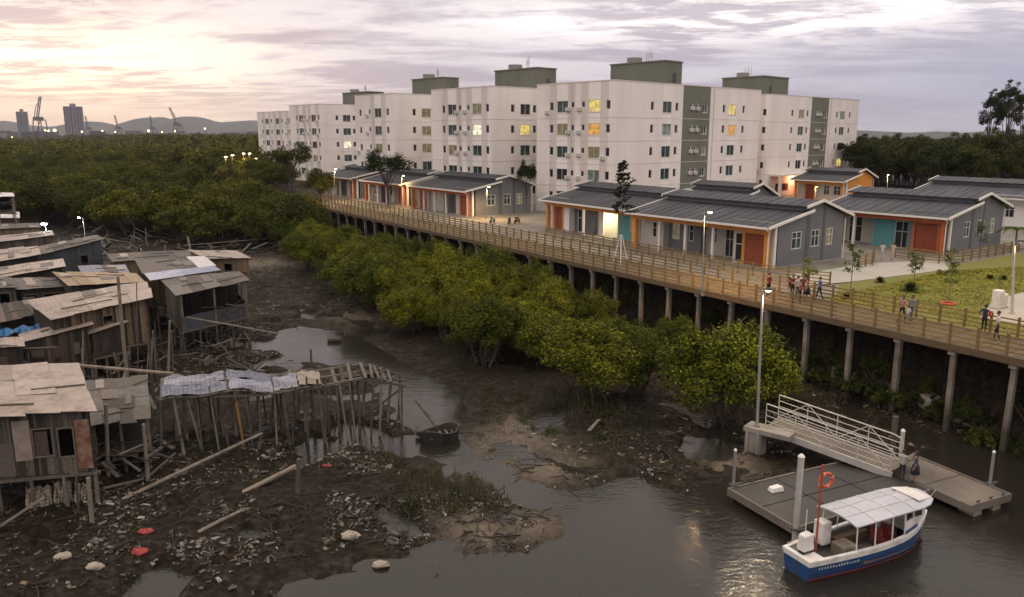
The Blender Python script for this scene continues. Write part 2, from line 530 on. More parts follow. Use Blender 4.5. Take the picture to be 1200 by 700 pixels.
def axis(lo, hi, fine, far):
    a = list(np.arange(lo, hi + 1e-6, fine))
    st = fine
    x = hi
    while x < far:
        st *= 1.25
        x += st
        a.append(x)
    st, x = fine, lo
    b = []
    while x > -far:
        st *= 1.25
        x -= st
        b.append(x)
    return np.array(b[::-1] + a)

def build_ground():
    xs = axis(-34, 36, .22, 7000)
    ys = axis(22, 92, .22, 9000)
    ys = ys[ys > -60]
    X, Y = np.meshgrid(xs, ys)
    Z = height(X, Y)
    nx, ny = len(xs), len(ys)
    me = bpy.data.meshes.new('mud_ground')
    me.vertices.add(nx * ny)
    me.vertices.foreach_set('co', np.stack([X, Y, Z], -1).ravel())
    i = np.arange((ny - 1) * (nx - 1))
    r, c = i // (nx - 1), i % (nx - 1)
    b = r * nx + c
    q = np.stack([b, b + 1, b + nx + 1, b + nx], -1)
    me.loops.add(q.size)
    me.loops.foreach_set('vertex_index', q.ravel())
    me.polygons.add(len(q))
    me.polygons.foreach_set('loop_start', np.arange(len(q)) * 4)
    me.polygons.foreach_set('use_smooth', np.ones(len(q), bool))
    me.update(calc_edges=True)
    me.validate()
    # pale dried silt on the right bank: a stain with a shape of its own
    pale = np.zeros(X.shape)
    for px, py, rr in ((600, 520, 2.6), (575, 545, 1.6), (640, 545, 2.0), (610, 500, 1.8), (560, 620, 1.6), (620, 610, 1.6), (860, 545, 1.3), (425, 370, 3.0), (310, 310, 4)):
        p = g(px, py, .2)
        pale = np.maximum(pale, np.exp(-(((X - p.x) ** 2 + (Y - p.y) ** 2) / rr ** 2)))
    a = me.attributes.new('pale', 'FLOAT', 'POINT')
    a.data.foreach_set('value', pale.ravel().astype(np.float32))
    o = bpy.data.objects.new('mud_ground', me)
    COL.objects.link(o)
    o['kind'] = 'structure'
    m, nt, bs = _new('mud')
    v = objco(nt)
    f1 = noise(nt, v, .33, 8, .65)
    f2 = noise(nt, v, 2.6, 8, .7)
    f3 = noise(nt, v, 11., 6, .7)
    col = ramp(nt, f2, [(.36, (.0042, .0029, .0018)), (.5, (.0135, .0094, .006)), (.68, (.048, .034, .022))])
    col = mixc(nt, ramp(nt, f3, [(.62, (0, 0, 0)), (.75, (.75, .75, .75))]), col, (.12, .095, .07))
    col = mixc(nt, ramp(nt, f1, [(.52, (0, 0, 0)), (.68, (.45, .45, .45))]), col, (.024, .025, .008))
    at_ = nt.nodes.new('ShaderNodeAttribute')
    at_.attribute_name = 'pale'
    pl = math_(nt, 'MULTIPLY', at_.outputs['Fac'], math_(nt, 'MULTIPLY', f2, 1.5), True)
    col = mixc(nt, pl, col, (.17, .14, .105))
    nt.links.new(col, bs.inputs['Base Color'])
    rg = ramp(nt, noise(nt, v, .9, 6, .7), [(.36, (.2,) * 3), (.46, (.8,) * 3)])
    bs.inputs['Specular IOR Level'].default_value = .14
    nt.links.new(rg, bs.inputs['Roughness'])
    bump(nt, bs, math_(nt, 'ADD', f2, math_(nt, 'MULTIPLY', f3, .45)), .7, .12)
    me.materials.append(m)
    return o

build_ground()

def sheet(name, pts, z, m, kind='structure'):
    mb = MB()
    mb.face([(p[0], p[1], z) for p in pts], 0, [(p[0], p[1]) for p in pts])
    return tag(mb.build(name, m), kind=kind)

m, nt, bs = _new('river_water')
v = objco(nt)
bs.inputs['Base Color'].default_value = (.020, .017, .0135, 1)
bs.inputs['Roughness'].default_value = .12
bs.inputs['IOR'].default_value = 1.34
w1 = noise(nt, objco(nt, (1, 1.7, 1)), 1.6, 3, .5, .4)
w2 = noise(nt, objco(nt, (1.2, 1, 1)), 6.5, 3, .5, .3)
calm = ramp(nt, noise(nt, v, .12, 3), [(.38, (.25,) * 3), (.62, (1,) * 3)])
bump(nt, bs, math_(nt, 'MULTIPLY', math_(nt, 'ADD', w1, math_(nt, 'MULTIPLY', w2, .7)), calm), .6, .05)
sheet('river_water', [(-75, -40), (75, -40), (75, 75), (-75, 75)], 0.0, m)

# ------------------------------------------------------------------ sky and light
SUN_AZ, SUN_EL = R(-27), R(5)          # the glow stands at the left, low behind the forest
W = bpy.data.worlds.new('World')
SC.world = W
W.use_nodes = True
nt = W.node_tree
bg = nt.nodes['Background']
sky = nt.nodes.new('ShaderNodeTexSky')
sky.sky_type = 'NISHITA'
sky.sun_disc = False
sky.sun_elevation = SUN_EL
sky.sun_rotation = SUN_AZ
sky.air_density = 1.2
sky.dust_density = 2.5
tc = nt.nodes.new('ShaderNodeTexCoord')
sep = nt.nodes.new('ShaderNodeSeparateXYZ')
nt.links.new(tc.outputs['Generated'], sep.inputs[0])
el = sep.outputs['Z']
def dirmask(az, e, wa, we, inner=0.):
    """soft patch of sky round a direction (degrees), wider sideways than up"""
    azm = math_(nt, 'ARCTAN2', sep.outputs['X'], sep.outputs['Y'])
    da = math_(nt, 'DIVIDE', math_(nt, 'SUBTRACT', azm, R(az)), R(wa))
    de = math_(nt, 'DIVIDE', math_(nt, 'SUBTRACT', el, math.sin(R(e))), R(we))
    r2 = math_(nt, 'ADD', math_(nt, 'MULTIPLY', da, da), math_(nt, 'MULTIPLY', de, de))
    return math_(nt, 'POWER', 2.718, math_(nt, 'MULTIPLY', r2, -1.0))
# cloud coordinates: the direction projected on a flat cloud layer
den = math_(nt, 'ADD', math_(nt, 'MAXIMUM', el, 0.0), .075)
cx, cy = math_(nt, 'DIVIDE', sep.outputs['X'], den), math_(nt, 'DIVIDE', sep.outputs['Y'], den)
cb = nt.nodes.new('ShaderNodeCombineXYZ')
nt.links.new(cx, cb.inputs[0]); nt.links.new(cy, cb.inputs[1])
mp = nt.nodes.new('ShaderNodeMapping')
mp.inputs['Scale'].default_value = (.62, 1.0, 1)
mp.inputs['Rotation'].default_value = (0, 0, R(14))
nt.links.new(cb.outputs[0], mp.inputs[0])
c1 = noise(nt, mp.outputs[0], .62, 10, .6, .7)
c2 = noise(nt, mp.outputs[0], 3.2, 10, .66, .4)
clouds = math_(nt, 'ADD', math_(nt, 'MULTIPLY', c1, .8), math_(nt, 'MULTIPLY', c2, .2))
high = ramp(nt, el, [(.0, (.66, .57, .55)), (.05, (.66, .61, .66)), (.11, (.70, .655, .71)), (.17, (.70, .66, .695)), (.30, (.82, .73, .70)), (.55, (1.22, 1.09, .99)), (1, (1.75, 1.54, 1.36))])
deep = ramp(nt, el, [(.0, (.50, .42, .44)), (.05, (.42, .375, .45)), (.12, (.45, .40, .48)), (.3, (.62, .55, .56)), (.55, (1.0, .90, .82)), (1, (1.45, 1.28, 1.14))])
col = mixc(nt, ramp(nt, clouds, [(.45, (1, 1, 1)), (.555, (0, 0, 0))]), high, deep)
col = mixc(nt, math_(nt, 'MULTIPLY', dirmask(33, 2.5, 17, 4.5), .8), col, (.40, .405, .53))
gap = ramp(nt, c2, [(.42, (0, 0, 0)), (.56, (1, 1, 1))])
gapw = ramp(nt, math_(nt, 'ADD', math_(nt, 'MULTIPLY', c1, .45), math_(nt, 'MULTIPLY', c2, .55)), [(.46, (0, 0, 0)), (.53, (1, 1, 1))])
col = mixc(nt, math_(nt, 'MULTIPLY', dirmask(-31, 4.2, 13, 2.6), math_(nt, 'ADD', math_(nt, 'MULTIPLY', gapw, .85), .15)), col, (1.55, 1.38, 1.0))
col = mixc(nt, math_(nt, 'MULTIPLY', dirmask(-33, .9, 20, 1.8), .75), col, (1.0, .80, .60))
col = mixc(nt, math_(nt, 'MULTIPLY', dirmask(-34, 8.6, 9, 1.2), gap), col, (1.2, 1.08, 1.0))
col = mixc(nt, math_(nt, 'MULTIPLY', dirmask(15, 7.6, 20, 1.5), math_(nt, 'ADD', math_(nt, 'MULTIPLY', gapw, .85), .15)), col, (1.25, 1.12, 1.08))
nis = nt.nodes.new('ShaderNodeMix'); nis.data_type = 'RGBA'; nis.blend_type = 'ADD'
nis.inputs[0].default_value = 1.0
scl = mixc(nt, 1.0, col, (10., 10., 10.), 'MULTIPLY')
nt.links.new(scl, nis.inputs[6])
sk = mixc(nt, 1.0, sky.outputs[0], (.05, .05, .05), 'MULTIPLY')
nt.links.new(sk, nis.inputs[7])
nt.links.new(nis.outputs[2], bg.inputs['Color'])
bg.inputs['Strength'].default_value = 0.1

sl = bpy.data.lights.new('sun', 'SUN')
sl.energy = .5
sl.angle = R(12)
sl.color = (1., .78, .58)
so = bpy.data.objects.new('sun', sl)
COL.objects.link(so)
sd = Vector((math.sin(SUN_AZ) * math.cos(SUN_EL), math.cos(SUN_AZ) * math.cos(SUN_EL), math.sin(SUN_EL)))
so.rotation_euler = sd.to_track_quat('Z', 'Y').to_euler()
so.location = (-60, 120, 60)

cam = bpy.data.cameras.new('camera')
cam.sensor_width = 36
cam.lens = 36 * F_PX / 1200
cam.clip_start = .5
cam.clip_end = 30000
co = bpy.data.objects.new('camera', cam)
COL.objects.link(co)
co.location = (0, 0, CAM_H)
co.rotation_euler = (math.pi / 2 - PITCH, 0, 0)
SC.camera = co
SC.view_settings.view_transform = 'Standard'
SC.view_settings.look = 'None'
SC.view_settings.exposure = .22
SC.view_settings.gamma = 1
SC.cycles.use_denoising = True
SC.cycles.max_bounces = 5
SC.cycles.diffuse_bounces = 2
SC.cycles.glossy_bounces = 3
SC.cycles.transmission_bounces = 2
SC.cycles.volume_bounces = 0
SC.cycles.sample_clamp_indirect = 4
SC.render.film_transparent = False

# ------------------------------------------------------------------ vegetation
def quads_mesh(name, Q, mats):
    """Q: (n,4,3) loose quads"""
    n = len(Q)
    me = bpy.data.meshes.new(name)
    me.vertices.add(n * 4)
    me.vertices.foreach_set('co', Q.reshape(-1).astype(np.float32))
    me.loops.add(n * 4)
    me.loops.foreach_set('vertex_index', np.arange(n * 4, dtype=np.int32))
    me.polygons.add(n)
    me.polygons.foreach_set('loop_start', np.arange(n, dtype=np.int32) * 4)
    me.update(calc_edges=True)
    for m_ in (mats if isinstance(mats, (list, tuple)) else [mats]):
        me.materials.append(m_)
    return me

def leaf_cloud(blobs, n, size, rng, up=.35, fill=.25):
    B = np.array(blobs)
    wt = (B[:, 3] * B[:, 4]) ** 1.0
    k = rng.choice(len(B), n, p=wt / wt.sum())
    d = rng.normal(size=(n, 3))
    d[:, 2] += up
    d /= np.linalg.norm(d, axis=1, keepdims=True)
    r = np.where(rng.random(n) < fill, rng.random(n) ** .5, 1 + rng.normal(size=n) * .2)
    P = B[k, :3] + d * B[k, 3:6] * r[:, None]
    nr = d * .7 + rng.normal(size=(n, 3)) * .6 + np.array([0, 0, .8])
    nr /= np.linalg.norm(nr, axis=1, keepdims=True)
    a = np.cross(nr, rng.normal(size=(n, 3)))
    a /= np.linalg.norm(a, axis=1, keepdims=True) + 1e-9
    b = np.cross(nr, a)
    sz = size * (.6 + .8 * rng.random(n))[:, None]
    a, b = a * sz, b * sz * .55
    return np.stack([P - a, P - b, P + a, P + b], 1)

def bush_blobs(rng, rx, rz, n, zc, low=.15):
    out = []
    for _ in range(n):
        t, u = rng.random() * 2 * math.pi, rng.random() ** .5
        x, y = math.cos(t) * u * rx * .82, math.sin(t) * u * rx * .82
        top = zc + rz * math.sqrt(max(0, 1 - (u * .85) ** 2))
        z = low * rz + (top * rng.uniform(.85, 1.18) - low * rz) * (.42 + .58 * rng.random() ** .5)
        r = rx * (.13 + .19 * rng.random() ** 1.3)
        out.append((x, y, z - r * .5, r, r, r * (.7 + .25 * rng.random())))
    return out

LEAF = leafmat('mangrove_leaf', [(.044, .051, .006), (.103, .112, .008), (.065, .073, .007), (.185, .188, .015), (.031, .038, .006)])
LEAF_FAR = leafmat('forest_leaf', [(.030, .036, .006), (.068, .074, .008), (.046, .052, .007), (.10, .104, .011)])
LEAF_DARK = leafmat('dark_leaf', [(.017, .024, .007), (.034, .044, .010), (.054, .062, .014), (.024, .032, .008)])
LEAF_YOUNG = leafmat('young_leaf', [(.07, .095, .02), (.11, .13, .03), (.05, .07, .018)])
BARK = mat('bark', (.075, .055, .04), (.045, .034, .026), .9, 4, 6, .4)
BARK_PALE = mat('bark_pale', (.22, .19, .15), (.14, .12, .095), .9, 4, 6, .4)

def make_bush(seed, rx, ht, nleaf, size, leaf, nb=22, stems=9, name='mangrove_tree'):
    rng = np.random.default_rng(seed)
    root = empty(name, (0, 0, 0))
    bl = bush_blobs(rng, rx, ht * .52, nb, ht * .44)
    for k in range(70):                                          # upright leafy sprigs break the outline
        b_ = bl[rng.integers(nb)]
        t = rng.random() * 6.28
        r_ = b_[3] * rng.random()
        bl.append((b_[0] + math.cos(t) * r_, b_[1] + math.sin(t) * r_, b_[2] + b_[5] * (.75 + .35 * rng.random()), rx * .055, rx * .055, rx * rng.uniform(.08, .17)))
    o = bpy.data.objects.new('crown', quads_mesh('crown', np.concatenate([leaf_cloud(bl[:nb], int(nleaf * .82), size, rng), leaf_cloud(bl[nb:], int(nleaf * .18), size * .9, rng, fill=.6)]), leaf))
    COL.objects.link(o)
    o.parent = root
    mb = MB()
    for k in range(stems):
        b_ = bl[k % len(bl)]
        x0, y0 = rng.normal(0, rx * .16), rng.normal(0, rx * .16)
        mid = (x0 * .5 + b_[0] * .5 + rng.normal(0, .15), y0 * .5 + b_[1] * .5 + rng.normal(0, .15), b_[2] * .5)
        mb.tube([(x0, y0, -.4), mid, (b_[0], b_[1], b_[2])], [.075, .05, .02], 5)
    for k in range(16):                                          # bare twigs poking out of the crown
        b_ = bl[rng.integers(len(bl))]
        t = rng.random() * 6.28
        mb.tube([(b_[0] * .6, b_[1] * .6, b_[2] * .8), (b_[0], b_[1], b_[2] + .2), (b_[0] + math.cos(t) * .35, b_[1] + math.sin(t) * .35, b_[2] + b_[5] + .25 + .3 * rng.random())], [.03, .02, .008], 4)
    for k in range(stems):                                       # arching prop roots
        t = rng.random() * 6.28
        rr = rx * (.25 + .3 * rng.random())
        c, s_ = math.cos(t), math.sin(t)
        mb.tube([(c * rr, s_ * rr, -.3), (c * rr * .75, s_ * rr * .75, .45), (c * rr * .2, s_ * rr * .2, .95)], [.025, .03, .035], 4)
    mb.build('trunk', BARK, root)
    return root

def make_tree(seed, rx, ht, nleaf, size, leaf, trunk_h, nb=16, name='forest_tree', bark=None, r0=.16, crown_h=None):
    rng = np.random.default_rng(seed)
    root = empty(name, (0, 0, 0))
    ch = crown_h or (ht - trunk_h)
    bl = []
    for x, y, z, a, b_, c in bush_blobs(rng, rx, ch * .55, nb, ch * .42, .05):
        bl.append((x, y, z + trunk_h, a, b_, c))
    o = bpy.data.objects.new('crown', quads_mesh('crown', leaf_cloud(bl, nleaf, size, rng), leaf))
    COL.objects.link(o)
    o.parent = root
    mb = MB()
    mb.tube([(0, 0, -.5), (.05 * rx, 0, trunk_h * .6), (0, .04 * rx, trunk_h + ch * .35)], [r0, r0 * .75, r0 * .4], 7)
    for b_ in bl[:10]:
        mb.tube([(0, 0, trunk_h * (.6 + .4 * rng.random())), (b_[0] * .5, b_[1] * .5, (b_[2] + trunk_h) / 2 + .2), (b_[0], b_[1], b_[2])], [r0 * .5, r0 * .33, r0 * .12], 5)
    mb.build('trunk', bark or BARK, root)
    return root

PLACED = set()

def plant(proto, x, y, z, s, rz, sz=None, label=None, cat='tree', group=None):
    if proto.name not in PLACED:
        PLACED.add(proto.name)
        note_kids(proto)
        o = proto
    else:
        o = copy_tree(proto)
    o.location = (x, y, z)
    o.rotation_euler = (0, 0, rz)
    o.scale = (s, s, sz or s)
    return tag(o, label, cat, group)
# ------------------------------------------------------------------ lamps
def glow(name, p, e, c=(1, .62, .28), r=.12, parent=None, down=False):
    l = bpy.data.lights.new(name, 'SPOT' if down else 'POINT')
    l.energy = e * 3.0
    l.color = c
    l.shadow_soft_size = r
    if down:
        l.spot_size = R(160)
        l.spot_blend = .7
    o = bpy.data.objects.new(name, l)
    COL.objects.link(o)
    o.location = p
    if parent:
        o.parent = parent
    return o

M['lamp_warm'] = emit('lamp_warm', (1., .72, .38), 14)
M['lamp_soft'] = emit('lamp_soft', (1., .85, .66), 8)
M['lamp_white'] = emit('lamp_white', (.9, .97, 1.), 60)
M['lamp_orange'] = emit('lamp_orange', (1., .45, .12), 9)

def street_lamp(base, h, label, power=420, arm=(.6, 0), r=.06, m='steel', lm='lamp_warm', c=(1, .60, .24), head=.24, lean=(0, 0), group='street lamps along the boardwalk and the new houses'):
    root = empty('street_lamp', base, 0, label, 'street lamp', group)
    mb = MB()
    tx, ty = lean
    mb.tube([(0, 0, 0), (tx, ty, h)], [r, r * .7], 8)
    mb.tube([(0, 0, 0), (0, 0, .12)], r * 1.8, 8)
    mb.build('pole', M[m], root, smooth=False)
    ax, ay = arm
    a = MB()
    a.tube([(tx, ty, h - .15), (tx + ax * .4, ty + ay * .4, h + .02), (tx + ax, ty + ay, h + .06)], r * .5, 6)
    a.build('arm', M['dark_steel'], root)
    hd = MB()
    hx, hy = tx + ax, ty + ay
    hd.hexa([(hx - head, hy - head * .45, h + .03), (hx + head, hy - head * .45, h + .03), (hx + head, hy + head * .45, h + .03), (hx - head, hy + head * .45, h + .03),
             (hx - head * .7, hy - head * .3, h + .15), (hx + head * .7, hy - head * .3, h + .15), (hx + head * .7, hy + head * .3, h + .15), (hx - head * .7, hy + head * .3, h + .15)])
    hb = hd.build('lamp_head', M['dark_steel'], root)
    bb = MB()
    bb.ball((hx, hy, h + .0), head * .62, 1.2, .85, .5)
    bb.build('bulb', M[lm], hb, smooth=True)
    glow('lamp_light', (hx, hy, h - .2), power, c, .1, root, True)
    return root

# ------------------------------------------------------------------ apartment blocks
BIG_W, BIG_H, SM_W, SM_H = 2.2, 1.65, .8, 1.0
ROWS = [2.5, 5.8, 9.1, 12.35, 15.6]

def apartment(label, corner, W_, D_, rot, Hh=18.9, lit=None, hut=(13, 18, 2, 13), left='full', entrance=False, seed=0, near=False):
    rng = random.Random(seed)
    lit = lit or {}
    root = empty('apartment_block', (corner[0], corner[1], 4.9), R(rot), label, 'apartment block', 'apartment blocks standing in a staggered row')
    X, Y = Vector((1, 0, 0)), Vector((0, 1, 0))
    # each opening: (centre along the wall, kind)
    right = [(8.8, 's'), (12.4, 'b'), (14.8, 's'), (18.6, 'v'), (20.0, 'v'), (22.2, 'm'), (27.6, 's'), (30.1, 'b'), (33.5, 's')]
    lf = [(.95, 's'), (3.46, 'b'), (5.6, 'k'), (7.67, 'k'), (9.7, 'b'), (11.9, 's')] if left == 'full' else [(2.0, 's'), (5.2, 'b'), (8.0, 'k'), (11.2, 's')]
    if near:
        right = [(4.6, 's'), (7.4, 'b'), (9.5, 's')] + right[3:]
    right = [w for w in right if w[0] < W_ - 1]
    lf = [w for w in lf if w[0] < D_ - .8]
    if left == 'long':
        lf = [(1.8, 's'), (4.5, 'b'), (6.3, 'k'), (9.8, 's'), (12.6, 'b'), (16.5, 's'), (19.5, 'b'), (22.5, 's')]
        lf = [w for w in lf if w[0] < D_ - .8]
    def hole(c, z, k):
        w, h = {'b': (BIG_W, BIG_H), 'm': (1.3, 1.3), 's': (SM_W, 1.25), 'k': (.65, .85), 'v': (.62, .5)}[k]
        dz = {'b': 0, 'm': 0, 's': .1, 'k': .25, 'v': .42}[k]
        return (c - w / 2, c + w / 2, z + dz - h / 2, z + dz + h / 2)
    rh = [hole(c, z, k) for c, k in right for z in ROWS[(1 if entrance else 0):]]
    lh = [hole(c, z, k) for c, k in lf for z in ROWS]
    walls = MB()
    def rmat(u, z):
        if 16.3 < u < 23.6:
            return 3
        for c, k in right:
            if k == 'b' and abs(u - c) < BIG_W * .5:
                return 2
        return 0 if u < 10.4 or u > 26 else 0
    def lmat(u, z):
        for c, k in lf:
            if k == 'b' and abs(u - c) < BIG_W * .5:
                return 2
            if k == 'b' and abs(u - c) < 2.6:
                return 1
        return 0
    ub = [x for x in (16.3, 23.6) if x < W_]
    facade(walls, (0, 0, 0), X, -Y, W_, Hh, rh, .2, rmat, ub, rmi=0)
    lb = []
    for c, k in lf:
        if k == 'b':
            lb += [x for x in (c - 2.6, c + 2.6) if 0 < x < D_]
    facade(walls, (0, 0, 0), Y, -X, D_, Hh, lh, .2, lmat, lb, rmi=0)
    walls.face([(W_, 0, 0), (W_, D_, 0), (W_, D_, Hh), (W_, 0, Hh)])
    walls.face([(0, D_, 0), (W_, D_, 0), (W_, D_, Hh), (0, D_, Hh)])
    w = walls.build('wall', [M['white_wall'], M['pink_wall'], M['pale_wall'], M['green_wall']], root)
    tr = MB()                                                      # shadow lines at each storey and the coping
    for z in (4.15, 7.45, 10.7, 13.95):
        tr.box(-.035, W_ - .1, -.035, -.002, z, z + .07)
        tr.box(-.035, -.002, .002, D_, z, z + .07)
    tr.build('string_course', M['pink_wall'], w)
    for x in (24.6,):
        if x < W_ - 1:
            dpp = MB(); dpp.tube([(x, -.06, 0), (x, -.06, Hh - .2)], .06, 6); dpp.build('downpipe', M['pink_wall'], root)
    dpp = MB(); dpp.tube([(-.06, D_ * .52, 0), (-.06, D_ * .52, Hh - .2)], .06, 6); dpp.build('downpipe', M['pink_wall'], root)
    rf = MB()
    rf.box(.25, W_ - .25, .25, D_ - .25, Hh - 1.1, Hh - .8)
    for b in ((-.05, W_ + .05, -.05, .25), (-.05, W_ + .05, D_ - .25, D_ + .05), (-.05, .25, .253, D_ - .253), (W_ - .25, W_ + .05, .253, D_ - .253)):
        rf.box(b[0], b[1], b[2], b[3], Hh + .003, Hh + .13, 1)
    for b in ((.2, W_ - .2, .2, .24), (.2, .24, .26, D_ - .2)):
        rf.box(b[0], b[1], b[2], b[3], Hh - .8, Hh, 1)
    rf.build('roof', [M['flat_roof'], M['pink_wall']], root)
    if hut:
        hb = MB()
        a, b, c, d = hut
        z0, z1 = Hh - .8, Hh + 3.5
        for q in (((a, c), (b, c)), ((b, c), (b, d)), ((b, d), (a, d)), ((a, d), (a, c))):
            (x0, y0), (x1, y1) = q
            hb.face([(x0, y0, z0), (x1, y1, z0), (x1, y1, z1), (x0, y0, z1)])
        hb.box(a - .15, b + .15, c - .15, d + .15, z1, z1 + .18)
        ho = hb.build('roof_house', M['green_wall'], root)
        dd = MB()
        dd.box(a + 2.2, a + 3.0, c - .05, c - .003, Hh - .7, Hh + 1.9)
        dd.build('door', M['dark_steel'], ho)
        tk = MB()
        tk.tube([(a + 1.6, d - 3.5, z1 + .18), (a + 1.6, d - 3.5, z1 + 1.0)], 1.2, 14)
        tk.build('water_tank', M['flat_roof'], ho)
        for k in range(3):
            an = MB()
            x, y = a + 2 + k * .8, c + 4 + k * 1.1
            an.tube([(x, y, z1 + .1), (x, y, z1 + 1.9 + .5 * rng.random())], .035, 5)
            an.tube([(x - .4, y, z1 + 1.5), (x + .4, y, z1 + 1.5)], .025, 4)
            an.tube([(x - .3, y, z1 + 1.1), (x + .3, y, z1 + 1.1)], .025, 4)
            an.build('antenna', M['steel'], ho)
    panes = [M['glass_teal'], M['glass_teal'], M['glass_dark'], M['glass_teal']]
    for side, spec, u, n in (('r', right, X, -Y), ('l', lf, Y, -X)):
        for i, (c, k) in enumerate(spec):
            for j, z in enumerate(ROWS):
                if entrance and side == 'r' and j == 0:
                    continue
                h = hole(c, z, k)
                pm = lit.get((side, i, 4 - j))
                pm = M[pm] if pm else (rng.choice(panes) if k in 'bm' else M['glass_dark'])
                window(root, (0, 0, 0), u, n, h, M['frame_white'], pm, 1 if k in 'bm' else 0, 0, .2, .05 if k in 'bm' else .075, sill=k in 'bm')
                if k == 'v' or (k == 'k') or (k == 's' and side == 'l' and rng.random() < .35):
                    ac = MB()
                    x0 = h[1] + .08 if k != 'v' else h[0] - .05
                    zz = h[2] - .45
                    ac.fbox((0, 0, 0), u, n, x0, x0 + .72, .012, .34, zz, zz + .5)
                    for q in range(5):
                        ac.fbox((0, 0, 0), u, n, x0 + .06, x0 + .5, .341, .355, zz + .07 + q * .08, zz + .1 + q * .08, 1)
                    ac.fbox((0, 0, 0), u, n, x0 - .04, x0 + .76, .012, .3, zz - .06, zz - .012, 1)
                    ac.build('air_conditioner', [M['ac_white'], M['steel']], root)
    if entrance:
        e = MB()
        e.box(1.5, 14.5, -2.6, -.003, 3.9, 4.2, 0)
        e.box(1.5, 1.9, -2.4, -2.0, 0, 3.9, 0)
        e.box(1.5, 11.0, -.35, -.004, 0, 3.898, 1)
        eo = e.build('entrance_porch', [M['barge_white'], M['cream_wall']], root)
        p = MB()
        p.box(10.6, 11.5, -2.4, -1.6, 0, 3.895)
        p.box(14.0, 14.45, -2.4, -1.9, 0, 3.895)
        p.build('pillar', M['red_orange'], eo)
        d = MB()
        d.box(3.4, 4.8, -.42, -.352, 0, 2.4); d.box(6.0, 8.2, -.42, -.352, 1, 2.3)
        d.build('door', M['glass_dark'], eo)
        glow('porch_light', (9.4, -1.4, 3.2), 260, (1, .36, .16), .15, root)
    return root

def fit(px, Y):
    p = at(px, 200, Y)
    return (p.x, p.y)
apartment('tallest nearest white apartment block with one lit orange window and a green stair strip', fit(717, 113), 38.7, 15, 43,
          lit={('l', 1, 0): 'lit_yellow', ('l', 1, 1): 'lit_orange', ('l', 4, 1): 'lit_dim', ('l', 1, 2): 'lit_dim', ('r', 7, 0): 'lit_yellow', ('r', 7, 1): 'lit_orange', ('r', 5, 2): 'lit_dim', ('r', 1, 1): 'glass_pale', ('l', 1, 3): 'glass_pale'}, hut=(14, 18.5, 2, 12.5), seed=1)
apartment('white apartment block with a bright yellow window, second from the nearest, left of it', fit(576, 127), 36, 15.2, 43,
          lit={('r', 1, 1): 'lit_yellow', ('l', 1, 1): 'lit_white', ('l', 4, 2): 'lit_dim', ('l', 1, 0): 'lit_dim'}, hut=(12, 16.5, 2, 12.5), seed=2, near=True)
apartment('white apartment block with dim yellow side windows in the middle of the staggered row', fit(463.5, 149), 36, 13, 43, left='short',
          lit={('r', 1, 0): 'lit_dim', ('r', 1, 1): 'lit_dim', ('r', 1, 2): 'lit_dim', ('l', 1, 2): 'lit_dim'}, hut=(13, 17, 2, 12), seed=3, near=True)
apartment('distant white apartment block with its green roof hut, fourth along the staggered row', fit(378.5, 200), 36, 15.7, 43,
          lit={('r', 1, 2): 'lit_white', ('l', 1, 3): 'lit_dim'}, hut=(15, 20, 2, 14), seed=4, near=True)
apartment('farthest and lowest looking apartment block at the left end of the row', fit(352, 238), 34, 26, 43, left='long', Hh=18.4,
          lit={('l', 1, 1): 'lit_dim'}, hut=None, seed=5, near=True)
apartment('right hand white apartment block with a lit porch at its foot', fit(897, 152), 37.6, 15, 43, hut=(2.6, 12, 3, 12), entrance=True,
          lit={('r', 1, 0): 'lit_dim', ('r', 7, 3): 'lit_yellow', ('r', 7, 0): 'glass_pale'}, seed=6)

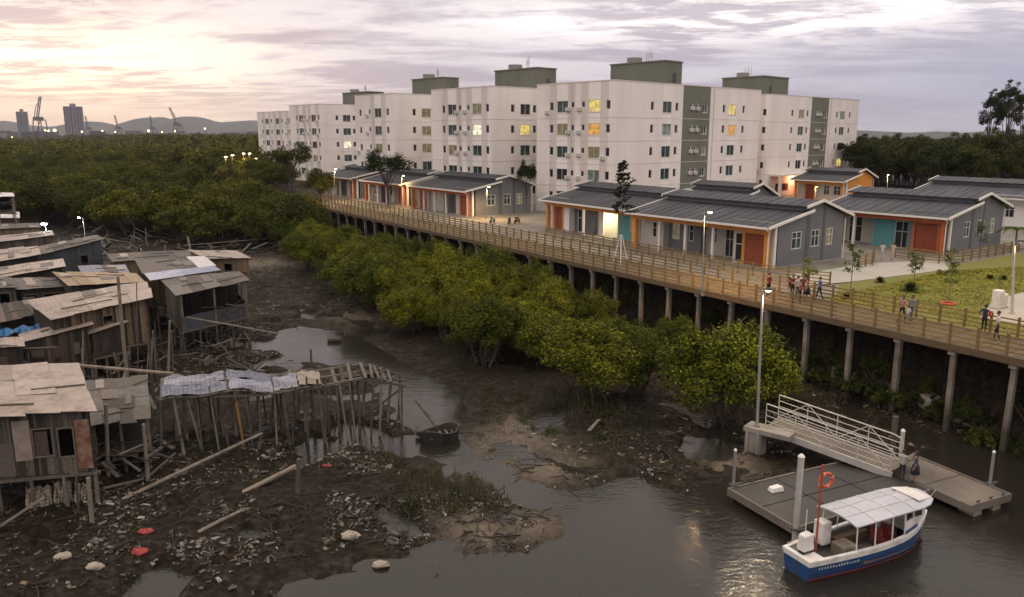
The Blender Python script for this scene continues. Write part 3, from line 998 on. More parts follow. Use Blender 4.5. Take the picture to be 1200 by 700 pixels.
# ------------------------------------------------------------------ single-storey houses
def house(label, corner, L, W_, rot, bays, gable_win=((3.2, 4.6), (6.1, 7.3), (8.4, 9.4)), trim='orange_paint', wall='grey_wall', zg=4.95, front_wall='grey_wall', low=False, gable_panels=True, posts=(6.2, 9.6, 13.0)):
    """local frame: x runs along the gable wall away from the porch, y along the porch away from the near corner.
    bays: (y0, y1, setback, wall material, [(kind, y centre, width)])"""
    root = empty('house', (corner[0], corner[1], zg), R(rot), label, 'house', 'single storey grey roofed houses behind the boardwalk')
    root.scale = (1, 1, 1.2)
    X, Y = Vector((1, 0, 0)), Vector((0, 1, 0))
    eave, mid, ridge, back = 3.15, 4.05, 4.7, 3.45
    xm, xr = W_ * .47, W_ * .62
    fl = MB()
    fl.box(-.5, W_ + .3, -.4, L + .3, -.3, .1)
    fl.build('floor_slab', M['concrete'], root)
    # gable walls with windows
    for y, n, near in ((0., -Y, True), (L, Y, False)):
        mb = MB()
        hs = [(a, b, 1.15, 2.45) for a, b in gable_win] if near else []
        facade(mb, (1.2, y, .1), X, n, W_ - 1.2, 3.0, [(a - 1.2, b - 1.2, c, d) for a, b, c, d in hs], .14)
        mb.face([(1.2, y, 3.1), (W_, y, 3.1), (W_, y, back + .02), (xr, y, ridge - .02), (xm - .4, y, mid + .35), (xm - .4, y, mid - .1), (1.2, y, 3.4)])
        wo = mb.build('wall', M[wall], root)
        if near:
            for a, b, c, d in hs:
                window(root, (1.2, 0, .1), X, -Y, (a - 1.2, b - 1.2, c, d), M['frame_white'], M['glass_teal'] if a < 8 else M['lit_dim'], max(1, round((b - a) / .7) - 1), 1, .14, .06)
            if gable_panels:
                p = MB()
                for a, b, top in ((5.2, 5.75, 4.3), (7.7, 8.05, 4.45)):
                    p.box(a, b, -.03, -.002, .12, top - .2)
                p.build('wall_panel', M['grey_dark'], wo)
    mb = MB()
    mb.face([(W_, 0, .1), (W_, L, .1), (W_, L, back), (W_, 0, back)])
    mb.build('back_wall', M[wall], root)
    # porch front
    prev = None
    for y0, y1, sb, wm, ops in bays:
        mb = MB()
        holes = []
        for kind, yc, w in ops:
            holes.append((yc - w / 2 - y0, yc + w / 2 - y0, 0 if kind in ('door', 'open', 'glassdoor') else .95, 2.3 if kind != 'open' else 2.5))
        facade(mb, (sb, y0, .1), Y, -X, y1 - y0, 3.3, holes, .14)
        if prev is not None and abs(prev - sb) > .05:
            a, b = min(prev, sb), max(prev, sb)
            mb.box(a + .003, b - .003, y0 - .06, y0 + .06, .1, 3.38)
        prev = sb
        mb.build('front_wall', M[wm], root)
        for (kind, yc, w), h in zip(ops, holes):
            if kind == 'door':
                d = MB()
                d.fbox((sb, y0, .1), Y, -X, h[0] + .05, h[1] - .05, -.1, -.05, .01, h[3] - .05)
                for q in range(2):
                    c_ = h[0] + (h[1] - h[0]) * (q + .5) / 2
                    for zc in (.65, 1.55):
                        d.fbox((sb, y0, .1), Y, -X, c_ - w * .18, c_ + w * .18, -.05, -.02, zc - .33, zc + .33)
                do = d.build('door', M['rust_door'], root)
                k = MB()
                k.fbox((sb, y0, .1), Y, -X, (h[0] + h[1]) / 2 - .12, (h[0] + h[1]) / 2 - .06, -.05, .04, .98, 1.12)
                k.build('handle', M['steel'], do)
                f = MB()
                f.fbox((sb, y0, .1), Y, -X, h[0] - .28, h[0] - .003, .004, .07, 0, h[3] + .25)
                f.fbox((sb, y0, .1), Y, -X, h[1] + .003, h[1] + .28, .004, .07, 0, h[3] + .25)
                f.fbox((sb, y0, .1), Y, -X, h[0], h[1], .004, .066, h[3] + .003, h[3] + .25)
                f.build('door_frame', M[trim], root)
            elif kind == 'open':
                mb2 = MB()
                mb2.fbox((sb, y0, .1), Y, -X, h[0] - .3, h[1] + .3, -2.6, -2.5, 0, 2.9)
                mb2.fbox((sb, y0, .1), Y, -X, h[0] - .3, h[0] - .2, -2.497, -.15, 0, 2.9)
                mb2.fbox((sb, y0, .1), Y, -X, h[1] + .2, h[1] + .3, -2.497, -.15, 0, 2.9)
                mb2.fbox((sb, y0, .1), Y, -X, h[0] - .3, h[1] + .3, -2.5, -.15, 2.903, 2.95)
                mb2.build('inner_room', M['cream_wall'], root)
            else:
                window(root, (sb, y0, .1), Y, -X, h, M['frame_white'], M['lit_dim'] if kind == 'lit' else M['glass_dark'], 1 if w > .9 else 0, 1, .14, .06)
    # posts, fascia
    for yp in posts:
        if yp < L - .3:
            p = MB()
            p.box(-.12, .12, yp - .12, yp + .12, .1, 3.0)
            p.build('porch_post', M['barge_white'], root)
    p = MB()
    p.box(-.16, .2, .05, .42, .1, 2.6)
    p.build('porch_post', M[trim], root)
    p = MB()
    p.box(-.16, .2, L - .4, L - .05, .1, 2.6)
    p.build('porch_post', M[trim], root)
    p = MB()
    p.box(.55, .85, -.16, .14, .1, 3.25)
    p.build('corner_pier', M['barge_white'], root)
    p = MB()
    p.box(-.22, .22, -.02, L + .02, 2.603, 3.02)
    p.build('fascia_beam', M[trim], root)
    # roofs
    def slab(xa, za, xb, zb, ya, yb, t, name, parent, ribs=True):
        mb = MB()
        mb.hexa([(xa, ya, za), (xb, ya, zb), (xb, yb, zb), (xa, yb, za), (xa, ya, za + t), (xb, ya, zb + t), (xb, yb, zb + t), (xa, yb, za + t)])
        if ribs:
            n = int((yb - ya) / 1.05)
            for k in range(1, n):
                y = ya + (yb - ya) * k / n
                mb.hexa([(xa, y - .03, za + t + .002), (xb, y - .03, zb + t + .002), (xb, y + .03, zb + t + .002), (xa, y + .03, za + t + .002),
                         (xa, y - .02, za + t + .03), (xb, y - .02, zb + t + .03), (xb, y + .02, zb + t + .03), (xa, y + .02, za + t + .03)])
        return mb.build(name, M['metal_roof'], parent)
    r1 = slab(-.9, eave - .12, xm + .25, mid, -.55, L + .5, .1, 'porch_roof', root)
    r2 = slab(xm - .75, mid + .28, xr, ridge, -.5, L + .45, .1, 'main_roof', root)
    slab(xr + .003, ridge, W_ + .8, back - .1, -.5, L + .45, .1, 'rear_roof', root)
    up = MB()
    up.box(xm - .4, xm - .3, .1, L - .1, mid - .1, mid + .42)
    up.build('clerestory', M['grey_wall'], root)
    def barge(pts, y, parent):
        mb = MB()
        for (xa, za), (xb, zb) in zip(pts, pts[1:]):
            mb.hexa([(xa, y - .05, za - .07), (xb, y - .05, zb - .07), (xb, y + .05, zb - .07), (xa, y + .05, za - .07),
                     (xa, y - .05, za + .13), (xb, y - .05, zb + .13), (xb, y + .05, zb + .13), (xa, y + .05, za + .13)])
        mb.build('barge_board', M['barge_white'], parent)
    for y in (-.606, L + .556):
        barge([(-.95, eave - .1), (xm + .25, mid + .02)], y, r1)
    for y in (-.556, L + .506):
        barge([(xm - .8, mid + .3), (xr, ridge + .05), (W_ + .85, back - .05)], y, r2)
    gt = MB()
    gt.box(-1.03, -.905, -.5, L + .45, eave - .16, eave - .02)
    gt.build('gutter', M['barge_white'], r1)
    dp = MB()
    dp.tube([(-.95, -.3, eave - .16), (-.35, -.2, 2.75), (-.26, -.1, 2.5), (-.26, -.1, .1)], .055, 6)
    dp.tube([(W_ + .1, -.12, back - .2), (W_ + .1, -.12, .1)], .055, 6)
    dp.build('downpipe', M['barge_white'], root)
    return root

house('long grey roofed house with orange fascia, white porch posts and rust red door', (22.3, 68.6), 16.6, 11, 35.5,
      [(0, 4.2, .5, 'cream_wall', [('door', 1.9, 2.1), ('glassdoor', 3.62, .85)]), (4.2, 9.2, 2.4, 'cream_wall', [('glassdoor', 6.2, 1.1), ('win', 8.2, .9)]), (9.2, 13.4, 1.7, 'grey_wall', [('win', 10.4, .6), ('lit', 12.4, 1.0)]), (13.4, 16.6, .9, 'cream_wall', [('win', 14.6, .6)])])
house('house with a brightly lit open porch room and yellow orange fascia', (13.0, 84.0), 16.8, 11, 31,
      [(0, 4.6, 1.4, 'teal_wall', [('lit', 2.0, 1.2)]), (4.6, 9.0, 1.9, 'pale_wall', [('open', 6.6, 2.6)]), (9.0, 13.0, 1.4, 'grey_wall', [('glassdoor', 11.8, .9)]), (13.0, 16.8, .6, 'pale_wall', [('door', 15.2, 1.7)])], posts=(9.2,))
house('grey house with red orange beams and a plain side wall, nearest of the left row', (-6.2, 113.3), 16.6, 11, 35,
      [(0, 4.4, .6, 'cream_wall', [('door', 2.0, 2.0)]), (4.4, 9.0, 2.4, 'grey_wall', [('win', 6.5, 1.2)]), (9.0, 13, 1.2, 'cream_wall', [('lit', 10.5, .9)]), (13, 16.6, .8, 'cream_wall', [('door', 14.6, 1.6)])], trim='red_orange')
house('house partly behind the broad tree with dark doorway, left of the plain grey house', (-17.5, 129.5), 14.5, 10.5, 35,
      [(0, 5, .8, 'grey_wall', [('door', 2.5, 1.6)]), (5, 10, 2.2, 'cream_wall', [('glassdoor', 7, 1.2), ('win', 9, .9)]), (10, 14.5, .8, 'grey_wall', [('win', 12, 1.2)])], trim='red_orange')
house('farthest small house with red orange porch at the left end of the row', (-29.0, 147), 14, 10.5, 35,
      [(0, 5, .8, 'cream_wall', [('door', 2.2, 1.7)]), (5, 10, 2.0, 'grey_wall', [('win', 7, 1.2)]), (10, 14, .8, 'cream_wall', [('win', 12, 1.0)])], trim='red_orange')
house('grey house with a teal porch wall and rust red door facing the lawn', (41.9, 76.6), 13.0, 12.5, 37,
      [(0, 3.9, .5, 'grey_wall', [('door', 2.1, 2.2)]), (3.9, 8.0, 1.3, 'teal_wall', [('glassdoor', 4.9, 1.5)]), (8.0, 13.0, 2.4, 'cream_wall', [('glassdoor', 10.6, 1.5)])], trim='red_orange', gable_win=((3.8, 5.0), (6.6, 8.2), (9.6, 10.6)), posts=(9.4,))
house('pale walled house with a broad grey roof behind the teal porch house', (67.5, 94.5), 20, 12, 37,
      [(0, 10, .5, 'pale_wall', [('win', 4, 1.2), ('win', 8, 1.2)]), (10, 20, .5, 'pale_wall', [('door', 13, 1.6), ('win', 17, 1.2)])], trim='barge_white', wall='cream_wall', posts=())
house('small ochre trimmed house with a warm wall lamp in front of the right apartment block', (56.5, 136.5), 9.5, 9, 37,
      [(0, 5, .6, 'cream_wall', [('win', 1.6, 1.4), ('win', 3.6, 1.1)]), (5, 9.5, .9, 'cream_wall', [('door', 7, 1.6)])], wall='orange_paint', gable_win=((3.5, 4.6),), gable_panels=False, posts=())
house('small pale house whose roof shows behind the long orange fascia house', (26.9, 95.5), 9, 6.5, 35,
      [(0, 5, .6, 'cream_wall', [('win', 2.5, 1.4)]), (5, 9, .9, 'grey_wall', [('door', 7, 1.6)])], gable_win=((3.2, 4.4),), gable_panels=False, posts=())
_c, _s = math.cos(R(31)), math.sin(R(31))
glow('room_light', (13.0 + 3.0 * _c - 6.6 * _s, 84.0 + 3.0 * _s + 6.6 * _c, 7.2), 115, (1., .88, .55), .2)
# ------------------------------------------------------------------ boardwalk
BZ = 5.2
def bw(s, q, z=0.):
    return Vector((DP.x + DD.x * s + DN.x * q, DP.y + DD.y * s + DN.y * q, z))
S0, S1, BWD = -7.0, 150.0, 4.5
bwr = empty('boardwalk', bw(0, 0, 0), math.atan2(DD.y, DD.x), 'long raised timber boardwalk on concrete piles with brown rail fences on both sides', 'boardwalk')
# local: x = along, y = -q
mb = MB()
s = S0
rr = random.Random(3)
while s < S1:
    w = .19 if s < 60 else .38
    jz = rr.uniform(-.008, .008)
    mb.box(s, s + w - .018, -BWD + rr.uniform(-.03, .03), rr.uniform(-.03, .03), BZ - .06 + jz, BZ + jz)
    s += w
mb.build('deck', M['deck_wood'], bwr)
for q in (.12, 1.5, 3.0, BWD - .12):
    mb = MB()
    mb.box(S0, S1, -q - .09, -q + .09, BZ - .42, BZ - .075)
    mb.build('beam', M['beam_wood'], bwr)
mb = MB()
mb.box(S0, S1, .035, .085, BZ - .36, BZ + .02)
mb.build('edge_board', M['beam_wood'], bwr)
s = -2.7
k = 0
while s < 118:
    for q in (.35, BWD - .35):
        p = bw(s, q)
        zb = hz(p.x, p.y) - .6
        mb = MB()
        r = rr.uniform(.12, .155)
        l1, l2 = rr.uniform(-.12, .12), rr.uniform(-.1, .1)
        mb.hexa([(s + l1 - r, -q + l2 - r, zb), (s + l1 + r, -q + l2 - r, zb), (s + l1 + r, -q + l2 + r, zb), (s + l1 - r, -q + l2 + r, zb), (s - r, -q - r, BZ - .62), (s + r, -q - r, BZ - .62), (s + r, -q + r, BZ - .62), (s - r, -q + r, BZ - .62)])
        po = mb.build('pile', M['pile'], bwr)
    mb = MB()
    mb.box(s - .2, s + .2, -BWD + .05, -.05, BZ - .615, BZ - .425)
    mb.build('cross_head', M['concrete'], bwr)
    k += 1
    s += 3.2 if s < 40 else 3.5
posts = []
for q in (.1, BWD - .1):
    s = -3.6
    while s < 128:
        posts.append((s, q))
        s += 1.5
posts.sort(key=lambda p: p[0])
mk = lambda mb, s, q: (mb.box(s - .06, s + .06, -q - .06, -q + .06, BZ - .3, BZ + 1.16), mb.box(s - .075, s + .075, -q - .075, -q + .075, BZ + 1.163, BZ + 1.2))
p0 = None
for i, (s, q) in enumerate(posts[:100]):
    if p0 is None:
        mb = MB(); mk(mb, 0, 0)
        p0 = mb.build('railing_post', M['rail_wood'], bwr)
        o = p0
    else:
        o = p0.copy(); COL.objects.link(o); o.parent = bwr
    o.location = (s, -q, 0)
mb = MB()
for s, q in posts[100:]:
    mk(mb, s, q)
tag(mb.build('railing_post', M['rail_wood'], bwr), kind='stuff')
for q in (.1, BWD - .1):
    for z in (.22, .48, .74, 1.02):
        mb = MB()
        s = S0
        while s < 128:
            dz = rr.uniform(-.012, .012)
            mb.box(s, s + 4.48, -q - .03 + .0, -q + .03, BZ + z - .04 + dz, BZ + z + .04 + dz)
            s += 4.5
        mb.build('rail', M['rail_wood'], bwr)

# ------------------------------------------------------------------ made-up land: lawn, paths
def land(name, px, z, m, kind='structure'):
    return sheet(name, [g(x, y, z) for x, y in px], z, m, kind)
M['yard'] = mat('yard', (.24, .215, .18), (.16, .145, .12), .95, .3, 8, .2, dirt=(.10, .10, .05), dirt_amt=.5, dirt_scale=.15)
m, nt, bs = _new('grass')
v = objco(nt)
f = noise(nt, v, 1.1, 8, .7)
col = ramp(nt, f, [(.3, (.15, .155, .024)), (.5, (.18, .18, .03)), (.68, (.205, .195, .038))])
col = mixc(nt, ramp(nt, noise(nt, v, 14, 5), [(.35, (.3,) * 3), (.6, (0, 0, 0))]), col, (.09, .10, .02))
nt.links.new(col, bs.inputs['Base Color'])
bs.inputs['Roughness'].default_value = .9
bump(nt, bs, noise(nt, v, 22, 4), .8, .08)
M['grass'] = m
E_ = lambda s_, q_: (bw(s_, q_).x, bw(s_, q_).y)
lw = [E_(14.5, 4.62), E_(6, 4.62), E_(-9, 4.62), (60, 52), (62, 84)] + [(p.x, p.y) for p in (g(1212, 294, 5.03), g(1128, 309, 5.03), g(1100, 312, 5.03), g(985, 333, 5.03))]
sheet('lawn', lw, 5.03, M['grass'])
sheet('plateau_ground', [E_(-9, 4.6), E_(125, 4.6), E_(125, 30), E_(60, 75), E_(-20, 70)], 4.972, M['yard'])
land('front_walk', [(560, 262), (620, 272), (740, 298), (900, 330), (1000, 336), (965, 355), (920, 352), (800, 336), (700, 314), (600, 290), (540, 275)], 5.0, M['yard'])
land('garden_path', [(930, 336), (990, 331), (1112, 316), (1105, 305), (1010, 309), (960, 318), (925, 322)], 5.05, M['path'])
land('side_path', [(1148, 372), (1164, 352), (1198, 343), (1260, 338), (1280, 372), (1215, 383)], 5.055, M['path'])
land('house_apron', [(1000, 310), (1098, 312), (1130, 309), (1215, 294), (1300, 280), (1230, 262), (1000, 292)], 5.01, M['yard'])
sheet('block_forecourt', [(-30, 141), (-22, 122), (2, 100), (14, 84), (26, 72), (44, 76), (90, 100), (90, 150), (30, 200), (-30, 200)], 4.985, M['yard'])
# grass blades on the lawn, too many to count
rng = np.random.default_rng(4)
n = 16000
u = rng.random((n, 2))
a, b, c, d = [np.array(g(*p, 5.03)) for p in ((950, 352), (1110, 318), (1230, 310), (1230, 398))]
P = (a + (b - a) * u[:, :1]) * (1 - u[:, 1:]) + (d + (c - d) * u[:, :1]) * u[:, 1:]
def inpoly(px, X, Y):
    return sdf(np.array([(p.x, p.y) for p in (g(x, y, 5.03) for x, y in px)]), X, Y) < -.15
keep = inpoly([(930, 352), (985, 335), (1110, 318), (1205, 305), (1230, 330), (1250, 400), (1205, 402), (1080, 365)], P[:, 0], P[:, 1]) & ~inpoly([(1146, 374), (1162, 350), (1198, 341), (1262, 336), (1285, 372), (1215, 386)], P[:, 0], P[:, 1])
P = P[keep]
n = len(P)
t = rng.random(n) * 6.28
hgt = (.02 + .06 * rng.random(n))
dx = np.stack([np.cos(t), np.sin(t), np.zeros(n)], 1) * .05
tip = P + np.stack([rng.normal(0, .04, n), rng.normal(0, .04, n), hgt], 1)
Q = np.stack([P - dx, P + dx, tip + dx * .4, tip - dx * .4], 1)
M['blade'] = leafmat('blade', [(.18, .185, .028), (.23, .22, .035), (.27, .25, .05), (.20, .20, .03)])
o = bpy.data.objects.new('lawn_grass', quads_mesh('lawn_grass', Q, M['blade']))
COL.objects.link(o)
tag(o, 'short yellowish green grass on the lawn beside the boardwalk', 'grass', kind='stuff')

def fence(label, pts, z, step=1.5, h=1.1, group='brown rail fences round the houses'):
    root = empty('rail_fence', (pts[0].x, pts[0].y, z), 0, label, 'fence', None)
    off = root.location.copy()
    rails = MB()
    for a, b in zip(pts, pts[1:]):
        L = (b - a).length
        n = max(1, round(L / step))
        for k in range(n + 1):
            p = a + (b - a) * k / n
            if k == n and b is not pts[-1]:
                continue
            m_ = MB()
            m_.box(p.x - .06, p.x + .06, p.y - .06, p.y + .06, z, z + h + .06)
            m_.build('post', M['rail_wood'], root, off)
        for zz in (.25, .52, .80, 1.04):
            rails.bar((a.x, a.y, z + zz), (b.x, b.y, z + zz), .05, .08)
    rails.build('rail', M['rail_wood'], root, off)
    return root
fence('brown rail fence between the lawn and the teal porch house', [g(1048, 302, 5.02), g(1100, 309, 5.02), g(1128, 307, 5.02), g(1210, 292, 5.02)], 5.02, 1.7)
fence('short brown rail fence by the garden path near the long orange trimmed house', [g(1006, 314, 5.02), g(1022, 311, 5.02), g(1024, 303, 5.02)], 5.02, 1.0)
fence('brown rail fence along the front path before the orange trimmed houses', [g(972, 336, 5.0), g(900, 327, 5.0), g(760, 300, 5.0), g(640, 277, 5.0)], 5.02, 1.7)

# ------------------------------------------------------------------ lamps where they stand
def lamp_px(base, z, headpx, label, **k):
    b = g(base[0], base[1], z)
    hd = at(headpx[0], headpx[1], b.y)
    return street_lamp(b, max(2.5, hd.z - z), label, lean=(hd.x - b.x - k.get('arm', (.6, 0))[0], 0), **k)
lamp_px((823, 347), 5.2, (832, 249), 'street lamp with round head at the boardwalk edge before the long orange trimmed house', power=700, m='steel', arm=(.4, 0))
lamp_px((1186, 368), 5.05, (1194, 284), 'pale lamp post standing on the lawn at the right edge', power=60, m='pale_steel', arm=(.3, -.1), r=.1, lm='frame_white')
lamp_px((570, 257), 5.0, (573, 219), 'lamp post in front of the plain grey side wall', power=620, arm=(.3, -.2))
lamp_px((470, 243), 5.2, (473, 206), 'lamp post beside the broad tree by the left houses', power=520, arm=(.3, -.2))
lamp_px((391, 236), 5.2, (393.5, 198), 'lamp post by the farthest small house at the left', power=620, arm=(.2, -.2))
lamp_px((1040, 231), 4.95, (1040, 205), 'lamp post before the dark trees beyond the ochre trimmed house', power=500, arm=(0, -.3))
wl = at(956, 219, 134.5)
street_lamp(Vector((wl.x, wl.y, 4.95)), wl.z - 4.95, 'warm orange lamp by the small ochre trimmed house', power=420, arm=(0, -.3), c=(1, .42, .13), lm='lamp_orange', head=.3)
PED = Vector((12.75, 39.3, 0))
street_lamp(Vector((12.72, 39.15, 1.66)), 7.1, 'tall grey lamp pole on the concrete pedestal at the gangway top', power=240, lm='lamp_soft', c=(1, .78, .5), arm=(.25, -.1), r=.085, head=.2, lean=(0, .5))
for i, (x, y, dy, lab) in enumerate(((264, 184, 18, 'far path lamp, leftmost of the glowing cluster before the farthest block'), (272, 182, 18, 'far path lamp, second from left in the glowing cluster'), (285, 180, 20, 'far path lamp, tallest one in the glowing cluster'),
                             (292, 180, 18, 'far path lamp near the right of the glowing cluster'), (299, 186, 15, 'far path lamp, rightmost of the glowing cluster'), (271, 193, 12, 'far path lamp, lowest one in the glowing cluster'))):
    b = at(x, y, 176 + i * 5)
    street_lamp(Vector((b.x, b.y, 4.3)), b.z - 4.3, lab, power=300, arm=(.2, -.3), c=(1, .6, .24), m='dark_steel', head=.45, group='far path lamps glowing at the left end of the blocks')
    if i == 3:
        glow('path_light', (b.x, b.y, 6.5), 200, (1, .55, .2), .5)

# ------------------------------------------------------------------ people
def capsule_chain(mb, pts, rads, mi, n=8):
    mb.tube(pts, rads, n, mi)

def person(loc, face, label, shirt, pants, skin=None, step=.0, arms=('down', 'down'), h=1.68, skirt=False, longhair=False, group=None, shoe=(.03, .03, .03)):
    root = empty('person', loc, face, label, 'person', group)
    k = h / 1.70
    S = skin or M['skin_a']
    bm = bmesh.new()
    lay = bm.verts.layers.skin.new() if not bm.verts.layers.skin else bm.verts.layers.skin[0]
    V = {}
    regs = []
    def vt(nm, p, r, par=None, reg=None):
        v_ = bm.verts.new(Vector(p) * k)
        v_[lay].radius = (r * k, r * k * .85) if not isinstance(r, tuple) else (r[0] * k, r[1] * k)
        V[nm] = v_
        if par:
            bm.edges.new((V[par], v_))
            regs.append((V[par].co.copy(), v_.co.copy(), reg))
        return v_
    vt('pel', (0, 0, .93), (.15, .105))
    V['pel'][lay].use_root = True
    vt('waist', (0, 0, 1.08), (.13, .095), 'pel', 1)
    vt('chest', (0, -.01, 1.28), (.165, .11), 'waist', 1)
    vt('neckb', (0, .0, 1.43), (.075, .07), 'chest', 1)
    vt('neck', (0, .012, 1.50), (.052, .052), 'neckb', 0)
    vt('head', (0, .03, 1.58), (.075, .085), 'neck', 0)
    vt('crown', (0, .02, 1.655), (.065, .075), 'head', 0)
    for sd, sg in (('L', 1), ('R', -1)):
        st = step * sg
        vt('hip' + sd, (.09 * sg, 0, .86), .088, 'pel', 2)
        vt('knee' + sd, (.095 * sg, st * .5 + .02, .49), .058, 'hip' + sd, 2)
        vt('ank' + sd, (.095 * sg, st - (.06 if st < 0 else 0), .085), .04, 'knee' + sd, 2 if not skirt else 0)
        vt('toe' + sd, (.105 * sg, st + .15, .035), .035, 'ank' + sd, 3)
        vt('sho' + sd, (.19 * sg, 0, 1.38), .058, 'chest', 1)
        pose = arms[0 if sd == 'L' else 1]
        E_, H_ = {'down': ((.235, -.03, 1.12), (.245, .05, .88)), 'fwd': ((.24, .05, 1.13), (.16, .28, 1.12)), 'hip': ((.33, -.06, 1.14), (.19, .06, 1.0)),
                  'swing': ((.24, -.12, 1.14), (.25, -.12, .90)), 'up': ((.26, .14, 1.2), (.15, .24, 1.40)), 'out': ((.36, .08, 1.22), (.40, .26, 1.14))}[pose]
        E_, H_ = (E_[0] * sg, E_[1], E_[2]), (H_[0] * sg, H_[1], H_[2])
        vt('elb' + sd, E_, .043, 'sho' + sd, 1)
        vt('wri' + sd, H_, .03, 'elb' + sd, 0)
    me = bpy.data.meshes.new('tmp')
    bm.to_mesh(me)
    bm.free()
    to = bpy.data.objects.new('tmp', me)
    COL.objects.link(to)
    md = to.modifiers.new('s', 'SKIN'); md.use_smooth_shade = True
    md2 = to.modifiers.new('u', 'SUBSURF'); md2.levels = 1; md2.render_levels = 1
    dg = bpy.context.evaluated_depsgraph_get()
    ev = to.evaluated_get(dg)
    nm = bpy.data.meshes.new_from_object(ev)
    bpy.data.objects.remove(to)
    b2 = bmesh.new()
    b2.from_mesh(nm)
    reg = []
    b2.faces.ensure_lookup_table()
    for f in b2.faces:
        c = f.calc_center_median()
        best, bi = 9, 0
        for a, b, r_ in regs:
            ab = b - a
            t = max(0, min(1, (c - a).dot(ab) / max(ab.length_squared, 1e-9)))
            dd = (a + ab * t - c).length
            if dd < best:
                best, bi = dd, r_
        if bi == 2 and skirt and c.z < .50 * k:
            bi = 0
        f.material_index = bi
    # hands: palm, four fingers and a thumb, curled; then the face
    ex = MB()
    for sd, sg in (('L', 1), ('R', -1)):
        w = next(b for a, b, r_ in regs if r_ == 0 and abs(b.x - a.x) < 1 and (b.x * sg) > .1 * k and b.z > .8 * k)
        a = next(a for a, b, r_ in regs if b is w or (b - w).length < 1e-6)
        d = (w - a).normalized()
        sidev = d.cross(Vector((sg, 0, .01))).normalized()
        nrm = d.cross(sidev).normalized()
        p = w + d * .01
        ex.hexa([p - sidev * .03 - nrm * .012, p + sidev * .03 - nrm * .012, p + sidev * .03 + nrm * .012, p - sidev * .03 + nrm * .012,
                 p + d * .085 - sidev * .038 - nrm * .012, p + d * .085 + sidev * .038 - nrm * .012, p + d * .085 + sidev * .038 + nrm * .012, p + d * .085 - sidev * .038 + nrm * .012])
        for i_, ln in enumerate((.06, .072, .068, .052)):
            o_ = p + d * .08 + sidev * (.029 - .0195 * i_)
            ex.tube([o_, o_ + d * ln * .5 + nrm * .006 * sg, o_ + d * ln * .9 - nrm * .022], [.009, .0085, .006], 5)
        o_ = p + d * .02 + sidev * .03
        ex.tube([o_, o_ + sidev * .03 + d * .03, o_ + sidev * .034 + d * .06], [.011, .010, .007], 5)
    hd = V and Vector((0, .03, 1.60)) * k
    ex.ball(hd, .098 * k, .82, .95, 1.18, 12, 9)
    ex.hexa([hd + Vector(q) * k for q in ((-.014, .085, -.03), (.014, .085, -.03), (.012, .12, -.025), (-.012, .12, -.025), (-.008, .085, .02), (.008, .085, .02), (.005, .096, .02), (-.005, .096, .02))])
    for sg in (1, -1):
        ex.ball(hd + Vector((.082 * sg, -.005, -.005)) * k, .028 * k, .4, .8, 1.1, 6, 5)
        ex.ball(hd + Vector((.032 * sg, .085, .012)) * k, .011 * k, 1.2, .6, .8, 6, 5, 4)
    ex.box(-.024 * k, .024 * k, hd.y + .083 * k, hd.y + .09 * k, hd.z - .06 * k, hd.z - .052 * k, 4)
    exm = bpy.data.meshes.new('x')
    exm.from_pydata(ex.v, [], ex.f)
    exm.polygons.foreach_set('material_index', ex.m)
    b2.from_mesh(exm)
    b2.to_mesh(nm)
    b2.free()
    nm.name = 'body'
    mk_ = lambda c: c if not isinstance(c, tuple) else mat('cloth', c, tuple(x * .8 for x in c), .9, 9)
    for m_ in (S, mk_(shirt), mk_(pants), mk_(shoe), M['hair']):
        nm.materials.append(m_)
    nm.polygons.foreach_set('use_smooth', [True] * len(nm.polygons))
    o = bpy.data.objects.new('body', nm)
    COL.objects.link(o)
    o.parent = root
    hr = MB()
    hr.ball(hd + Vector((0, -.02, .028)) * k, .106 * k, .88, .98, 1.02, 12, 8)
    if longhair:
        hr.ball(hd + Vector((0, -.06, -.10)) * k, .09 * k, .85, .6, 1.5, 10, 7)
    hr.build('hair', M['hair'], root, smooth=True)
    if skirt:
        sk_ = MB()
        sk_.tube([(0, 0, 1.02 * k), (0, 0, .86 * k), (0, 0, .50 * k)], [.14 * k, .185 * k, .23 * k], 14, 0, True)
        sk_.build('skirt', mk_(pants), root, smooth=True)
    return root

def who(px, py, z, face, label, **k):
    return person(g(px, py, z), R(face), label, **k)
WHT, NAVY, BLUE, JEAN, BLK = (.62, .60, .58), (.02, .025, .05), (.03, .10, .24), (.06, .08, .12), (.015, .015, .017)
who(1152, 390, BZ, -60, 'person in dark navy clothes holding a red toy at the right rail', shirt=NAVY, pants=BLK, arms=('fwd', 'hip'))
who(1167, 399, BZ, 60, 'person in a white shirt and black trousers at the right end of the boardwalk', shirt=WHT, pants=BLK, arms=('fwd', 'down'), step=.1)
who(1056, 377.5, BZ, 120, 'person in a pinkish top walking beside another on the right boardwalk', shirt=(.45, .24, .19), pants=BLK, step=.22, arms=('swing', 'fwd'), longhair=True)
who(1067, 377, BZ, 110, 'person in a grey blue top and jeans walking on the right boardwalk', shirt=(.2, .23, .28), pants=JEAN, step=-.2, arms=('down', 'swing'), longhair=True)
who(1063, 379.5, BZ, 110, 'small child in white between the two walkers on the boardwalk', shirt=WHT, pants=(.2, .2, .24), step=.12, h=1.15)
who(959.5, 352.5, BZ, 100, 'person in a bright blue shirt walking behind the group on the boardwalk', shirt=BLUE, pants=NAVY, step=.2, arms=('swing', 'fwd'))
GB = 'group gathered at the boardwalk rail'
who(928, 349, BZ, 200, 'person in a dark red top, leftmost of the group at the rail', shirt=(.19, .035, .03), pants=BLK, arms=('fwd', 'down'), longhair=True)
who(934, 351, BZ, 20, 'person in a pale top facing the group at the rail', shirt=(.5, .45, .42), pants=JEAN, arms=('fwd', 'fwd'))
